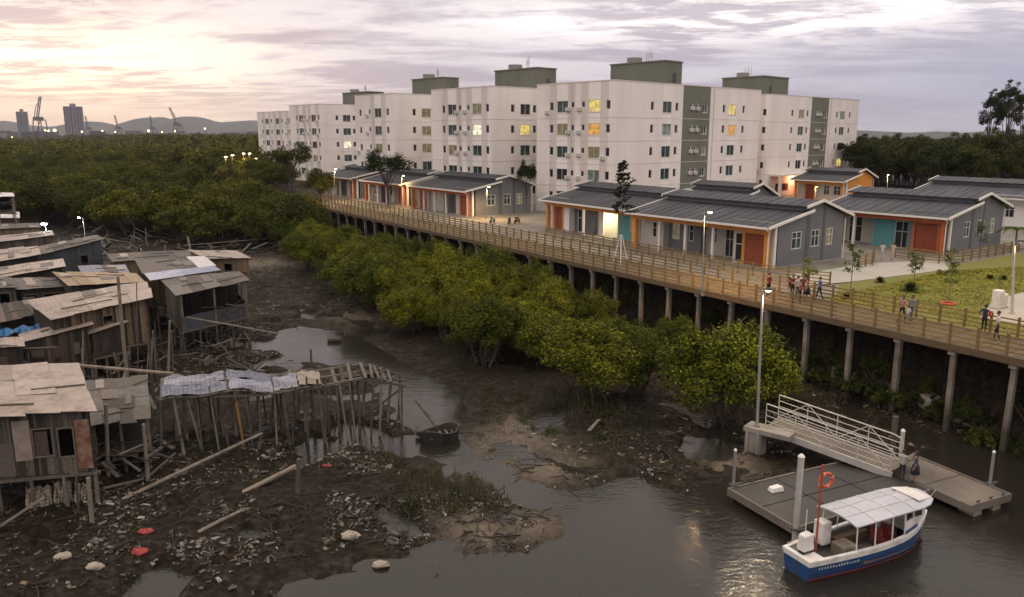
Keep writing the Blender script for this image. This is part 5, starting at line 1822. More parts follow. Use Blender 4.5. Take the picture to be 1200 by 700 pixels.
def shack(label, px, zs, floor, roof, front='wood_grey', side=None, ops=(), sops=(), nu=4, nv=2, inset=.3, stilts=(4, 3), pane=True, posts_only=False, z_front_wall=None, low=False, roof_name='roof', half=None, scraps=5):
    q = [g(px[i][0], px[i][1], zs[i]) for i in range(4)]
    c = sum(q, Vector()) / 4
    gz_ = hz(c.x, c.y)
    root = empty('stilt_shack', (c.x, c.y, gz_), 0, label, 'shack', 'stilt shacks along the mud bank')
    off = root.location.copy()
    rm = [M[r] for r in (roof if isinstance(roof, (list, tuple)) else [roof])]
    mb = MB()
    roof_sheets(mb, q, nu, nv, list(range(len(rm))))
    ro = mb.build(roof_name, rm, root, off)
    bt = MB()
    FL, FR, BR, BL = q
    for k in range(3):
        v = (k + .3) / 2.9
        a, b = FL.lerp(BL, v), FR.lerp(BR, v)
        bt.bar((a.x, a.y, a.z - .07), (b.x, b.y, b.z - .07), .07, .08)
    bt.build('batten', M['wood_dark'], root, off)
    # footprint pulled in from the eaves
    k_ = [c + (p - c) * (1 - inset / max(1.5, (p - c).length)) for p in q]
    tops = [p.z - .1 for p in k_]
    names = ('front_wall', 'side_wall', 'back_wall', 'side_wall')
    mats = (front, side or front, 'wood_dark', side or front)
    opl = (ops, sops, (), ())
    for i in range(4):
        a, b = k_[i], k_[(i + 1) % 4]
        L = math.hypot(b.x - a.x, b.y - a.y)
        o_ = [(u0 * L, u1 * L, floor + za, floor + zb) for u0, u1, za, zb in opl[i]]
        if posts_only and i in (0, 1):
            if half:
                mb = MB()
                plank_wall(mb, a, b, floor, floor + half, floor + half, (), .9, .02)
                mb.build(names[i], M['blue_sheet'], root, off)
            for t in (0.02, .5, .98):
                m2 = MB()
                p = a.lerp(b, t)
                m2.bar((p.x, p.y, floor - .1), (p.x, p.y, tops[i] + (tops[(i + 1) % 4] - tops[i]) * t), .12, .1)
                m2.build('post', M['stilt_pale'], root, off)
            continue
        mb = MB()
        mm = mats[i] if isinstance(mats[i], (list, tuple)) else [mats[i]]
        plank_wall(mb, a, b, floor, tops[i], tops[(i + 1) % 4], o_, mi=list(range(len(mm))))
        wo = mb.build(names[i], [M[x] for x in mm], root, off)
        d = Vector((b.x - a.x, b.y - a.y, 0)).normalized()
        n = Vector((d.y, -d.x, 0))
        for u0, u1, z0, z1 in o_:
            f = MB()
            w = .07
            A0 = Vector((a.x, a.y, 0))
            f.fbox(A0, d, n, u0 - w, u0, .03, .085, z0 - w, z1 + w)
            f.fbox(A0, d, n, u1, u1 + w, .03, .085, z0 - w, z1 + w)
            f.fbox(A0, d, n, u0, u1, .03, .083, z1, z1 + w)
            f.fbox(A0, d, n, u0, u1, .03, .083, z0 - w, z0)
            f.build('window_frame', M['wood_grey'], wo, off)
    # boards and scraps nailed on, weights on the roof
    for k in range(scraps):
        i = 0 if SR.random() < .7 else 1
        a, b = k_[i], k_[(i + 1) % 4]
        d = Vector((b.x - a.x, b.y - a.y, 0)); L = d.length; d.normalize(); n = Vector((d.y, -d.x, 0))
        m2 = MB()
        u0 = SR.uniform(0, .85) * L
        w_ = SR.uniform(.3, 1.1)
        z0 = floor + SR.uniform(-.25, 1.2)
        A0 = Vector((a.x, a.y, 0))
        dn = .036 + k * .012
        if posts_only:
            m2.bar(A0 + d * u0 + n * .1 + Vector((0, 0, floor + SR.uniform(0, 1.6))), A0 + d * min(L, u0 + 2) + n * .1 + Vector((0, 0, floor + SR.uniform(0, 1.6))), .05, .07)
        else:
            m2.fbox(A0, d, n, u0, min(L, u0 + w_), dn, dn + .01, z0, z0 + SR.uniform(.25, 1.0))
        m2.build('patch_board', M[SR.choice(['wood_grey', 'wood_dark', 'wood_dark', 'roof_grey', 'wood_red', 'roof_brown'])], root, off)
    for k in range(4):
        u, v = SR.random() * .8, SR.random() * .8
        P = lambda u, v: (q[0] * (1 - u) + q[1] * u) * (1 - v) + (q[3] * (1 - u) + q[2] * u) * v + Vector((0, 0, .085))
        m2 = MB()
        if k < 2:
            m2.bar(P(u, v), P(min(1, u + SR.uniform(.2, .5)), min(1, max(0, v + SR.uniform(-.1, .15)))), .1, .05)
            m2.build('roof_weight', M[SR.choice(['wood_dark', 'wood_grey', 'stilt'])], root, off)
        else:
            a_, b_ = SR.uniform(.1, .22), SR.uniform(.25, .6)
            cs = [P(u, v), P(u + a_, v + .02), P(u + a_, min(1, v + b_)), P(u + .01, min(1, v + b_))]
            m2.hexa([tuple(p) for p in cs] + [(p.x, p.y, p.z + .015) for p in cs])
            m2.build('roof_patch', M[SR.choice(['roof_grey', 'roof_pale', 'roof_pale'])], root, off)
    # floor, bearers, stilts
    mb = MB()
    mb.hexa([(p.x, p.y, floor - .09) for p in k_] + [(p.x, p.y, floor - .03) for p in k_])
    mb.build('floor', M['wood_dark'], root, off)
    mb = MB()
    for i in range(4):
        a, b = k_[i], k_[(i + 1) % 4]
        e = (b - a).normalized() * .2
        mb.bar((a.x - e.x, a.y - e.y, floor - .17), (b.x + e.x, b.y + e.y, floor - .17), .1, .14)
    mb.build('bearer', M['wood_grey'], root, off)
    for i in range(stilts[0]):
        for j in range(stilts[1]):
            u, v = i / max(1, stilts[0] - 1), j / max(1, stilts[1] - 1)
            p = k_[0].lerp(k_[1], u).lerp(k_[3].lerp(k_[2], u), v)
            zz = hz(p.x, p.y) - .5
            s_ = MB()
            r = SR.uniform(.06, .095)
            lx, ly = SR.uniform(-.12, .12), SR.uniform(-.12, .12)
            s_.tube([(p.x + lx, p.y + ly, zz), (p.x, p.y, floor - .1)], [r, r * .85], 7)
            s_.build('stilt', M[SR.choice(['stilt', 'stilt', 'stilt_pale'])], root, off)
            if SR.random() < .6:
                p2 = p + Vector((SR.uniform(-.7, .7), SR.uniform(-.7, .7), 0))
                s_ = MB()
                s_.tube([(p2.x + SR.uniform(-.2, .2), p2.y, hz(p2.x, p2.y) - .4), (p2.x, p2.y, floor - .1)], SR.uniform(.03, .06), 6)
                s_.build('stilt', M['stilt'], root, off)
    return root, k_, off

def spar(label, p, q, r, m='stilt_pale', name='wooden_post', cat='post', group=None, cross=False):
    p, q = Vector(p), Vector(q)
    mb = MB()
    mid = p.lerp(q, .5) + Vector((SR.uniform(-.02, .02), SR.uniform(-.02, .02), 0))
    mb.tube([(0, 0, 0), tuple(mid - p), tuple(q - p)], [r, r * .95, r * .8], 8)
    o = mb.build(name, M[m])
    o.location = p
    return tag(o, label, cat, group)
# nearest first
r1, k1, o1 = shack('nearest plank shack with a pale corrugated roof and two dark window openings', [(-62, 490), (109, 479), (91, 428), (-62, 433)], (5.0, 4.9, 5.35, 5.45), 2.05, 'roof_pale', ['wood_grey', 'wood_dark', 'wood_grey', 'wood_grey'], 'wood_dark',
      ops=((.56, .70, .85, 2.05), (.75, .86, .75, 2.0)), nu=4, nv=3, stilts=(5, 3), scraps=0)
a, b = k1[0], k1[1]
d_ = Vector((b.x - a.x, b.y - a.y, 0)); L_ = d_.length; d_.normalize(); n_ = Vector((d_.y, -d_.x, 0))
A0 = Vector((a.x, a.y, 0))
mb = MB(); mb.fbox(A0, d_, n_, L_ * .41, L_ * .54, .035, .06, 2.75, 4.55); mb.build('pale_panel', M['roof_pale'], r1, o1)
mb = MB(); mb.fbox(A0, d_, n_, L_ * .565, L_ * .665, .012, .028, 2.92, 4.0); mb.build('shutter', M['wood_red'], r1, o1)
mb = MB(); mb.fbox(A0, d_, n_, L_ * .88, L_ * .995, .036, .06, 2.15, 4.4); mb.build('rusty_panel', M['rust_sheet'], r1, o1)
mb = MB(); mb.fbox(A0, d_, n_, L_ * .2, L_ * .4, .035, .06, 2.1, 3.6); mb.build('patch_panel', M['wood_grey'], r1, o1)
for i_, (x0, x1, zt, lab) in enumerate(((.42, .62, 1.35, 'dirty cream sack hanging under the nearest shack, left of the post'), (.64, .78, 1.5, 'pale stained sheet hanging under the nearest shack, in the middle'), (.80, .93, 1.3, 'crumpled pale bag hanging under the nearest shack, right one'))):
    mb = MB()
    w_ = (x1 - x0) * L_
    nx_, nz_ = 7, 6
    gp = lambda i, j: (d_.x * w_ * (i / nx_ - .5) + n_.x * .12 * math.sin(i * 1.7 + j), d_.y * w_ * (i / nx_ - .5) + n_.y * .12 * math.sin(i * 1.7 + j), (zt - .25) * (j / nz_) * (1 - .12 * (i % 2)))
    for i in range(nx_):
        for j in range(nz_):
            mb.face([gp(i, j), gp(i + 1, j), gp(i + 1, j + 1), gp(i, j + 1)])
    o = mb.build('hanging_sack', M['sack'], smooth=True)
    p = A0 + d_ * L_ * (x0 + x1) / 2 - n_ * .35
    o.location = (p.x, p.y, .3)
    sm = o.modifiers.new('Solidify', 'SOLIDIFY'); sm.thickness = .03
    tag(o, lab, 'sack')

shack('shack with a wide pale tin roof and plank patchwork walls in the cluster', [(58, 374), (177, 349), (172, 331), (33, 353)], (4.9, 5.35, 5.6, 5.2), 2.3, 'roof_pale', ['wood_red', 'wood_dark', 'wood_tan'], 'wood_dark', ops=((.50, .60, 1.5, 2.2), (.08, .22, .5, 1.5)), nu=5, nv=2, stilts=(5, 2))
shack('low roof of yellowish boards behind the wide pale tin roof', [(81, 335), (168, 331), (160, 321), (62, 320)], (4.95, 5.0, 5.0, 5.0), 2.6, 'roof_tan', 'wood_dark', nu=6, nv=1)
r5, k5, o5 = shack('open sided shack with brown roof and blue corrugated half walls by the channel', [(208, 347), (292, 329), (280, 319), (189, 328)], (5.0, 5.15, 5.15, 5.1), 2.35, ['roof_brown', 'roof_brown', 'roof_grey'], 'wood_grey', 'wood_grey', nu=5, nv=2, posts_only=True, half=1.0, stilts=(5, 3))
shack('shack with a patched pale and black roof behind the half walled shack', [(168, 321), (252, 312), (239, 302), (158, 305)], (5.3, 5.3, 5.3, 5.3), 2.6, ['roof_white', 'roof_brown', 'roof_brown'], 'wood_tan', 'wood_dark', nu=4, nv=1)
mb = MB(); roof_sheets(mb, [g(176, 329, 5.2), g(258, 317, 5.25), g(250, 312.5, 5.4), g(170, 321, 5.4)], 4, 1, 0)
tag(mb.build('roof_sheet', M['roof_blue']), 'row of bluish tin sheets bridging two roofs by the blue half walled shack', 'roof sheets')
shack('small plank hut with pale tin roof at the back right of the shanty cluster', [(240, 303), (293, 303), (277, 295), (221, 293.5)], (4.55, 4.55, 4.75, 4.75), 2.4, 'roof_pale', 'wood_tan', ops=((.42, .6, .9, 1.6),), nu=4, nv=1)
shack('long low shed with ochre plank sides and a dark sheet roof', [(132, 307), (226, 301), (222, 294), (126, 298)], (3.9, 3.9, 4.0, 4.0), 2.0, 'roof_brown', 'wood_tan', nu=5, nv=1)
shack('left edge shack with a pale tin roof just below the long slanting brown roof', [(-24, 311), (48, 298), (44, 289), (-24, 296)], (4.6, 5.1, 5.2, 4.8), 2.3, 'roof_pale', 'wood_dark', nu=4, nv=2)
shack('dark shack with a long slanting brown roof rising to the right', [(46, 299), (121, 281), (112, 276), (44, 290)], (4.5, 5.5, 5.5, 4.7), 2.2, ['roof_brown', 'roof_grey'], 'blue_sheet', 'wood_dark', ops=((.62, .75, .7, 1.8),), nu=5, nv=2)
shack('shack with a sloping bare pinkish roof in the middle of the left stack', [(-24, 330), (76, 313), (74, 304), (-24, 318)], (4.6, 5.15, 5.2, 4.8), 2.4, 'roof_pale', 'wood_dark', nu=5, nv=1)
shack('far left shack with a thin pale roof in front of the bright white lamp', [(-24, 287), (63, 276), (60, 271), (-24, 280)], (4.7, 5.1, 5.2, 4.8), 2.3, 'roof_pale', 'wood_grey', nu=5, nv=1)
shack('far left shack with a flat grey roof behind the thin pale roof', [(-24, 270), (47, 267), (49, 262), (-24, 264)], (4.9, 5.0, 5.1, 5.0), 2.3, 'roof_grey', 'wood_tan', nu=4, nv=1)
shack('farthest left two storey shack, lower part with a pale roof', [(-24, 256), (23, 256), (22, 249.5), (-24, 249)], (5.1, 5.1, 5.2, 5.2), 2.4, 'roof_white', 'wood_tan', nu=3, nv=1)
shack('open raised platform with a pale roof at the farthest left', [(-24, 231), (17, 231), (15, 227), (-24, 226)], (8.6, 8.6, 8.7, 8.7), 6.6, 'roof_white', 'wood_grey', nu=3, nv=1, posts_only=True, stilts=(3, 2))
shack('small shack with dark doorway and slate roof at the left edge', [(-24, 338), (20, 337), (14, 326), (-24, 327)], (4.6, 4.6, 4.8, 4.8), 2.2, 'roof_grey', 'wood_grey', ops=((.5, .82, .1, 1.9),), nu=3, nv=1)
shack('low lean to with dark window holes between two roofs at the left', [(20, 340), (80, 336), (74, 326), (16, 327)], (4.3, 4.3, 4.6, 4.6), 2.2, 'roof_grey', 'wood_dark', ops=((.1, .35, .7, 1.6), (.5, .9, .6, 1.6)), nu=4, nv=1)
shack('narrow lean to with a pinkish sheet roof below the wide pale tin roof', [(28, 401), (108, 381), (104, 373), (23, 392)], (3.7, 4.2, 4.3, 3.9), 1.9, 'roof_pale', ['wood_red', 'wood_dark'], nu=4, nv=1, stilts=(4, 2))
shack('low shed with a pale roof behind the nearest plank shack', [(-40, 409), (29, 407), (26, 397), (-40, 398)], (3.9, 3.9, 4.0, 4.0), 1.8, 'roof_pale', 'wood_dark', nu=3, nv=1)
shack('low shed with a bluish grey sheet roof left of the ochre plank shed', [(96, 320), (152, 320), (146, 311), (92, 312)], (4.0, 4.1, 4.2, 4.1), 2.0, ['tarp_slate', 'roof_grey'], 'wood_dark', nu=4, nv=1)
shack('tiny collapsed lean to of brown boards behind the blue half walled shack', [(130, 345), (182, 352), (186, 338), (150, 334)], (3.4, 3.0, 3.4, 3.6), 1.6, ['wood_grey', 'roof_brown'], 'wood_dark', nu=6, nv=1)
shack('flat platform of loose planks between the left stack and the narrow lean to', [(-20, 383), (56, 366), (40, 352), (-20, 360)], (3.9, 4.1, 4.1, 3.9), 2.0, ['wood_grey', 'wood_tan', 'wood_dark', 'wood_red'], 'wood_dark', nu=9, nv=1)
mb = MB()
bl_ = [g(-10, 396, 3.3), g(58, 384, 3.6), g(52, 379, 3.8), g(-10, 388, 3.5)]
for i in range(10):
    for j in range(3):
        P = lambda a, b: (bl_[0].lerp(bl_[1], a / 10)).lerp(bl_[3].lerp(bl_[2], a / 10), b / 3) + Vector((0, 0, .12 * math.sin(a * 1.9 + b)))
        mb.face([P(i, j), P(i + 1, j), P(i + 1, j + 1), P(i, j + 1)])
o = mb.build('tarpaulin', M['tarp_blue'], smooth=True)
o.modifiers.new('Solidify', 'SOLIDIFY').thickness = .02
tag(o, 'bright blue tarpaulin strip sagging at the left edge among the shacks', 'tarpaulin')
shack('short awning of rusty sheets under the wide pale tin roof', [(104, 392), (150, 378), (146, 370), (100, 382)], (3.6, 3.9, 4.1, 3.8), 2.0, ['rust_sheet', 'roof_pale'], 'wood_dark', nu=4, nv=1, scraps=2)
for k in range(26):
    px_, py_ = SR.uniform(86, 215), SR.uniform(404, 480)
    p = g(px_, py_, .5)
    z_ = hz(p.x, p.y)
    spar('thin stake in the dark tangle between the shacks and the walkway', (p.x, p.y, z_ - .4), (p.x + SR.gauss(0, .35), p.y + SR.gauss(0, .2), z_ + SR.uniform(1.4, 3.6)), SR.uniform(.03, .07), SR.choice(['stilt', 'stilt', 'stilt_pale']), group='thin stakes between the shacks and the walkway')
# lean-to awning beside the nearest shack
r2, k2, o2 = shack('patched grey board awning between the nearest shack and the walkway', [(104, 497), (176, 490), (172, 443), (99, 448)], (2.75, 2.75, 3.2, 3.2), 1.2, ['roof_grey', 'wood_grey'], 'wood_dark', nu=4, nv=4, posts_only=True, stilts=(3, 3))

# tall loose posts and spars standing among the shacks
def upright(label, base, top, z0, r, m='stilt_pale', group='loose posts among the shacks'):
    b = g(base[0], base[1], z0)
    t = at(top[0], top[1], b.y)
    b.z = hz(b.x, b.y) - .4
    return spar(label, b, t, r, m, group=group)
upright('tallest pale leaning post before the wide pale tin roof', (151, 462), (138, 324), .4, .12)
upright('thin dark pole rising before the right end of the wide pale tin roof', (161, 440), (160, 331), .4, .04, 'stilt')
upright('dark post standing between the awning and the tarpaulin walkway', (183, 487), (172, 386), .3, .08, 'stilt')
upright('dark pole at the left end of the tarpaulin walkway', (190, 492), (179, 390), .3, .07, 'stilt')
upright('leaning post behind the awning, left of the blue half walled shack', (196, 448), (199, 376), .3, .09)
upright('post standing before the awning with the dark void behind', (126, 557), (124, 474), .2, .1)
upright('post with a bent top standing right of the awning', (174, 566), (168, 497), .2, .1)
upright('short dark stump post by the channel behind the walkway', (365, 428), (364, 409), .2, .09, 'stilt')
upright('thick short dark stake standing in the mud near the pale boards', (349, 582), (350, 538), .2, .12, 'stilt')
upright('slim stake at the corner of the nearest shack', (108, 618), (103, 560), .2, .1)
upright('dark post with a fork before the narrow lean to', (87, 440), (83, 382), .4, .1, 'stilt')
upright('brown post beside the narrow lean to with pinkish roof', (71, 425), (67, 377), .4, .09)
def lying(label, p, q, r, z0=.45, z1=None, m='stilt_pale', group='loose boards and poles on the mud', flat=True):
    a, b = g(p[0], p[1], z0), g(q[0], q[1], z1 if z1 is not None else z0)
    mb = MB()
    if flat:
        mb.bar((0, 0, 0), tuple(b - a), r * 2.2, r * .8)
    else:
        mb.tube([(0, 0, 0), tuple((b - a) * .5 + Vector((0, 0, .02))), tuple(b - a)], [r, r, r * .8], 7)
    o = mb.build('loose_board' if flat else 'loose_pole', M[m])
    o.location = a
    return tag(o, label, 'board' if flat else 'pole', group)
lying('long beam running from the nearest shack to the walkway posts', (90, 428), (203, 438), .12, 3.3, 3.3)
lying('long slanting pole crossing under the tarpaulin walkway', (143, 586), (307, 508), .09, .35, 1.3, flat=False)
lying('pale board slanting up by the thick short stake', (283, 578), (347, 546), .12, .35, .9)
lying('pale pole lying on the mud left of the lower bank', (232, 624), (284, 598), .08, .4, .5, flat=False)
lying('thin pole stretched in front of the blue half walled shack', (218, 372), (325, 391), .06, 3.4, 2.9, flat=False)
lying('slanting plank leaning below the nearest shack floor', (-5, 620), (50, 584), .12, .5, 1.9)
lying('horizontal beam by the low shed behind the nearest shack', (-10, 411), (66, 408), .16, 3.4, 3.4, m='wood_dark')
lying('thin white pole fence rail at the far edge of the mud', (215, 288), (312, 280), .05, 1.6, 1.6, flat=False)
lying('pale board floating in the shade under the right boardwalk', (1122, 494), (1142, 482), .16, .5, .8)
lying('long board lying under the right end of the boardwalk', (1130, 496), (1200, 520), .12, .5, .3)
lying('short pale plank on the mud before the middle mangroves', (690, 505), (702, 492), .08, .5, .5)
lying('dark stick standing out of the water at the bottom', (516, 676), (507, 652), .04, -.1, .5, m='stilt', flat=False)

# broken walkway with tarpaulins
pw = empty('stilt_walkway', g(320, 470, .3), 0, 'broken stilt walkway covered with bluish tarpaulin pieces, its right end bare frame', 'walkway')
off = pw.location.copy()
ZW = 3.35
F0, F1, B0, B1 = g(186, 470, ZW), g(474, 440, ZW), g(186, 446, ZW), g(470, 425, ZW)
for a, b in ((F0, F1), (B0, B1), (F0.lerp(B0, .5), F1.lerp(B1, .5))):
    mb = MB()
    n = 5
    for k in range(n):
        p, q = a.lerp(b, k / n), a.lerp(b, (k + 1.04) / n)
        mb.bar((p.x, p.y, ZW - .1 + SR.uniform(-.03, .03)), (q.x, q.y, ZW - .1 + SR.uniform(-.05, .05)), .12, .13)
    mb.build('beam', M['wood_grey'], pw, off)
u = 0
while u < .99:
    if u < .62 or SR.random() < .45:
        a, b = F0.lerp(F1, u), B0.lerp(B1, u + SR.uniform(-.01, .01))
        mb = MB()
        e = (a - b).normalized() * .2
        mb.bar((a.x + e.x, a.y + e.y, ZW - .0), (b.x - e.x, b.y - e.y, ZW + SR.uniform(-.02, .03)), .16, .035)
        mb.build('plank', M['wood_grey' if SR.random() < .6 else 'wood_dark'], pw, off)
    u += .012 if u < .62 else .028
for k in range(22):
    for row in (0, 1, 2):
        u = min(1, max(0, (k + SR.uniform(-.35, .35)) / 21))
        if row == 1 and SR.random() < .3:
            continue
        p = F0.lerp(F1, u).lerp(B0.lerp(B1, u), row * .5)
        mb = MB()
        r = SR.uniform(.05, .1)
        lx = SR.gauss(0, .22)
        mb.tube([(p.x + lx, p.y + SR.gauss(0, .15), hz(p.x, p.y) - .5), (p.x, p.y, ZW + (SR.uniform(.1, .9) if row == 0 and SR.random() < .35 else .0))], [r, r * .85], 7)
        mb.build('stilt', M['stilt_yellow' if (k == 6 and row == 0) else SR.choice(['stilt', 'stilt_pale', 'stilt'])], pw, off)
for k in range(7):
    u = SR.random() * .9
    a = F0.lerp(F1, u); b = F0.lerp(F1, min(1, u + .12))
    mb = MB(); mb.bar((a.x, a.y, .9 + SR.random()), (b.x, b.y, ZW - .4), .06, .09); mb.build('brace', M['wood_dark'], pw, off)
def tarp(label, u0, u1, v0, v1, m, seed, h=.12):
    rg = np.random.default_rng(seed)
    mb = MB()
    nx_, ny_ = 14, 9
    c = F0.lerp(F1, (u0 + u1) / 2).lerp(B0.lerp(B1, (u0 + u1) / 2), (v0 + v1) / 2)
    ph = rg.random(4) * 6
    e = rg.normal(0, .012, (nx_ + 1, ny_ + 1))
    nz_ = fbm(np.arange(nx_ + 1)[:, None] * .33 + seed * 9.1 + np.zeros((1, ny_ + 1)), np.arange(ny_ + 1)[None, :] * .45 + np.zeros((nx_ + 1, 1)), 4)
    nu_ = fbm(np.arange(nx_ + 1)[:, None] * .5 + seed * 3.7 + np.zeros((1, ny_ + 1)), np.arange(ny_ + 1)[None, :] * .5 + 40. + np.zeros((nx_ + 1, 1)), 3)
    def P(i, j):
        u, v = u0 + (u1 - u0) * i / nx_, v0 + (v1 - v0) * j / ny_
        u += .006 * nu_[i, j]; v += .05 * nz_[i, min(ny_, j + 2)]
        p = F0.lerp(F1, u).lerp(B0.lerp(B1, u), v)
        z = .05 + h * 1.6 * max(0, nz_[i, j] + .15) + abs(e[i, j]) * .6
        if v < 0:
            z += v * .8
        return (p.x - c.x, p.y - c.y, z)
    for i in range(nx_):
        for j in range(ny_):
            mb.face([P(i, j), P(i + 1, j), P(i + 1, j + 1), P(i, j + 1)])
    o = mb.build('tarpaulin', M[m], smooth=True)
    o.location = (c.x, c.y, ZW + .03)
    s_ = o.modifiers.new('Solidify', 'SOLIDIFY'); s_.thickness = .012
    return tag(o, label, 'tarpaulin', 'tarpaulins on the walkway')
tarp('dark slate blue tarpaulin at the left end of the walkway', .0, .265, .0, .44, 'tarp_slate', 1, .09)
tarp('pale strip of tarpaulin behind the dark slate one on the walkway', .01, .26, .46, .93, 'tarp_pale', 2, .09)
tarp('pale bluish tarpaulin in the middle of the walkway, nearest the front edge', .275, .43, -.03, .52, 'tarp_pale', 3, .1)
tarp('crumpled lavender tarpaulin at the back of the walkway middle', .27, .43, .5, 1.0, 'tarp_slate', 4, .13)
tarp('whitish tarpaulin right of the middle of the walkway', .435, .545, .0, .8, 'tarp_pale', 5, .1)
tarp('brown sheet spread at the right end of the covered walkway', .55, .65, .0, .85, 'sack', 6, .08)
mb = MB()
a, b = F0.lerp(F1, .72).lerp(B0.lerp(B1, .72), .2), F0.lerp(F1, .9).lerp(B0.lerp(B1, .9), .8)
mb.hexa([(-.9, -.5, 0), (.9, -.45, 0), (.85, .5, .0), (-.9, .45, 0), (-1.0, -.6, .35), (1.0, -.5, .3), (.95, .55, .35), (-1.0, .5, .3)])
o = mb.build('dark_crate', M['wood_dark']); p = a.lerp(b, .5); o.location = (p.x, p.y, ZW - .3); o.rotation_euler = (0, 0, .5)
tag(o, 'dark box resting in the bare frame at the right end of the walkway', 'crate')

def sag(x, y, z):
    t = ((x - F0.x) * (F1.x - F0.x) + (y - F0.y) * (F1.y - F0.y)) / ((F1.x - F0.x) ** 2 + (F1.y - F0.y) ** 2)
    k = max(0., min(1., (z - .4) / (ZW - .4)))
    dz = .16 * math.sin(t * 9.0) + .10 * math.sin(t * 23.0 + 1.0) - .55 * max(0., t - .78) / .22 * (.3 + .7 * max(0, min(1, (y - F0.y) / 4 - t * .2)))
    return k * dz, k * .14 * math.sin(t * 14 + 2)
for o in [c for c in COL.objects if c.parent == pw]:
    for v_ in o.data.vertices:
        a_, b_ = sag(v_.co.x + off[0], v_.co.y + off[1], v_.co.z + off[2])
        v_.co.z += a_; v_.co.x += b_ * .8; v_.co.y += b_ * .5
for o in [c for c in COL.objects if c.name.startswith(('tarpaulin', 'dark_crate')) and c.get('group') == 'tarpaulins on the walkway' or c.name == 'dark_crate']:
    for v_ in o.data.vertices:
        a_, b_ = sag(v_.co.x + o.location.x, v_.co.y + o.location.y, ZW)
        v_.co.z += a_; v_.co.x += b_ * .8; v_.co.y += b_ * .5

# rotten boat hull with a leaning log
p = g(517, 512, .2)
rw = empty('wrecked_boat', p, R(25), 'rotten brown boat shell half sunk beside the channel', 'wreck')
mb = MB()
for k in range(22):
    t0, t1 = 2 * math.pi * k / 22, 2 * math.pi * (k + 1.05) / 22
    r_ = lambda t: 1 + .12 * math.sin(3 * t) + .06 * math.sin(7 * t)
    c0, c1 = (1.15 * math.cos(t0) * r_(t0), .72 * math.sin(t0) * r_(t0)), (1.15 * math.cos(t1) * r_(t1), .72 * math.sin(t1) * r_(t1))
    z0, z1 = .45 + .1 * math.sin(2 * t0), .45 + .1 * math.sin(2 * t1)
    mb.hexa([(c0[0] * .8, c0[1] * .8, -.4), (c1[0] * .8, c1[1] * .8, -.4), (c1[0] * .66, c1[1] * .66, -.4), (c0[0] * .66, c0[1] * .66, -.4), (c0[0], c0[1], z0), (c1[0], c1[1], z1), (c1[0] * .84, c1[1] * .84, z1), (c0[0] * .84, c0[1] * .84, z0)])
mb.build('hull', M['wood_dark'], rw)
mb = MB()
for k in range(5):
    x = -.7 + k * .33
    mb.bar((x, -.5, .12 + .05 * k % .1), (x + .1, .5, .15), .12, .06)
mb.build('frame_rib', M['wood_grey'], rw)
lying('dark log leaning out of the rotten boat shell', (512, 500), (488, 470), .12, .5, .9, m='stilt', flat=False)
lying('dark chunk of driftwood in the channel left of the rotten boat shell', (488, 508), (498, 505), .2, .25, .3, m='stilt', flat=False)
lying('dark piece of driftwood lying in the far pool', (384, 399), (400, 398), .22, .15, .2, m='stilt', flat=False)

# litter and driftwood scattered over the mud
def scatter(n, regions, seed, clump=None):
    rg = np.random.default_rng(seed)
    out = []
    while len(out) < n:
        x0, x1, y0, y1 = regions[rg.integers(len(regions))]
        p = g(x0 + (x1 - x0) * rg.random(), y0 + (y1 - y0) * rg.random(), .3)
        z = hz(p.x, p.y)
        if z > .03 and z < 1.2 and (clump is None or float(fbm(np.array([p.x * clump + seed]), np.array([p.y * clump]), 3)[0]) + rg.random() * .35 > .12):
            out.append((p.x, p.y, z, rg))
    return out
litter_cols = [(.17, .145, .12), (.07, .057, .046), (.24, .21, .18), (.05, .04, .032), (.10, .082, .066), (.035, .028, .022), (.20, .145, .09), (.06, .05, .04), (.32, .30, .28), (.045, .036, .03)]
mb = MB()
rg_ = random.Random(4)
for k in range(1100):
    px, py = rg_.uniform(-10, 300), rg_.uniform(296, 560)
    if px > 190 and py > 440 or (px > 215 and py < 350):
        continue
    p = g(px, py, .6)
    z = hz(p.x, p.y) + rg_.random() ** 2 * 1.5
    L, a, e = rg_.uniform(.3, 2.0), rg_.random() * 6.28, rg_.gauss(0, .35)
    mb.bar((p.x, p.y, z), (p.x + L * math.cos(a), p.y + L * math.sin(a), z + L * math.sin(e)), rg_.uniform(.04, .22), rg_.uniform(.02, .06), rg_.choice([0, 0, 0, 1, 1, 2]))
for k in range(420):
    p = g(rg_.uniform(60, 335), rg_.uniform(266, 304), .6)
    z = hz(p.x, p.y) + rg_.random() ** 2 * 1.0
    L, a, e = rg_.uniform(.6, 3.2), rg_.random() * 6.28, rg_.gauss(0, .3)
    mb.bar((p.x, p.y, z), (p.x + L * math.cos(a), p.y + L * math.sin(a), z + L * math.sin(e)), rg_.uniform(.05, .4), rg_.uniform(.03, .08), rg_.choice([0, 0, 1, 1, 2]))
tag(mb.build('scrap_heap', [M['wood_dark'], M['wood_grey'], M['roof_grey']]), 'heaped scrap boards and poles in the dark gaps between the shacks', 'scrap', kind='stuff')
M['litter'] = island('litter', litter_cols, .7, 9, .4, .2)
mb = MB()
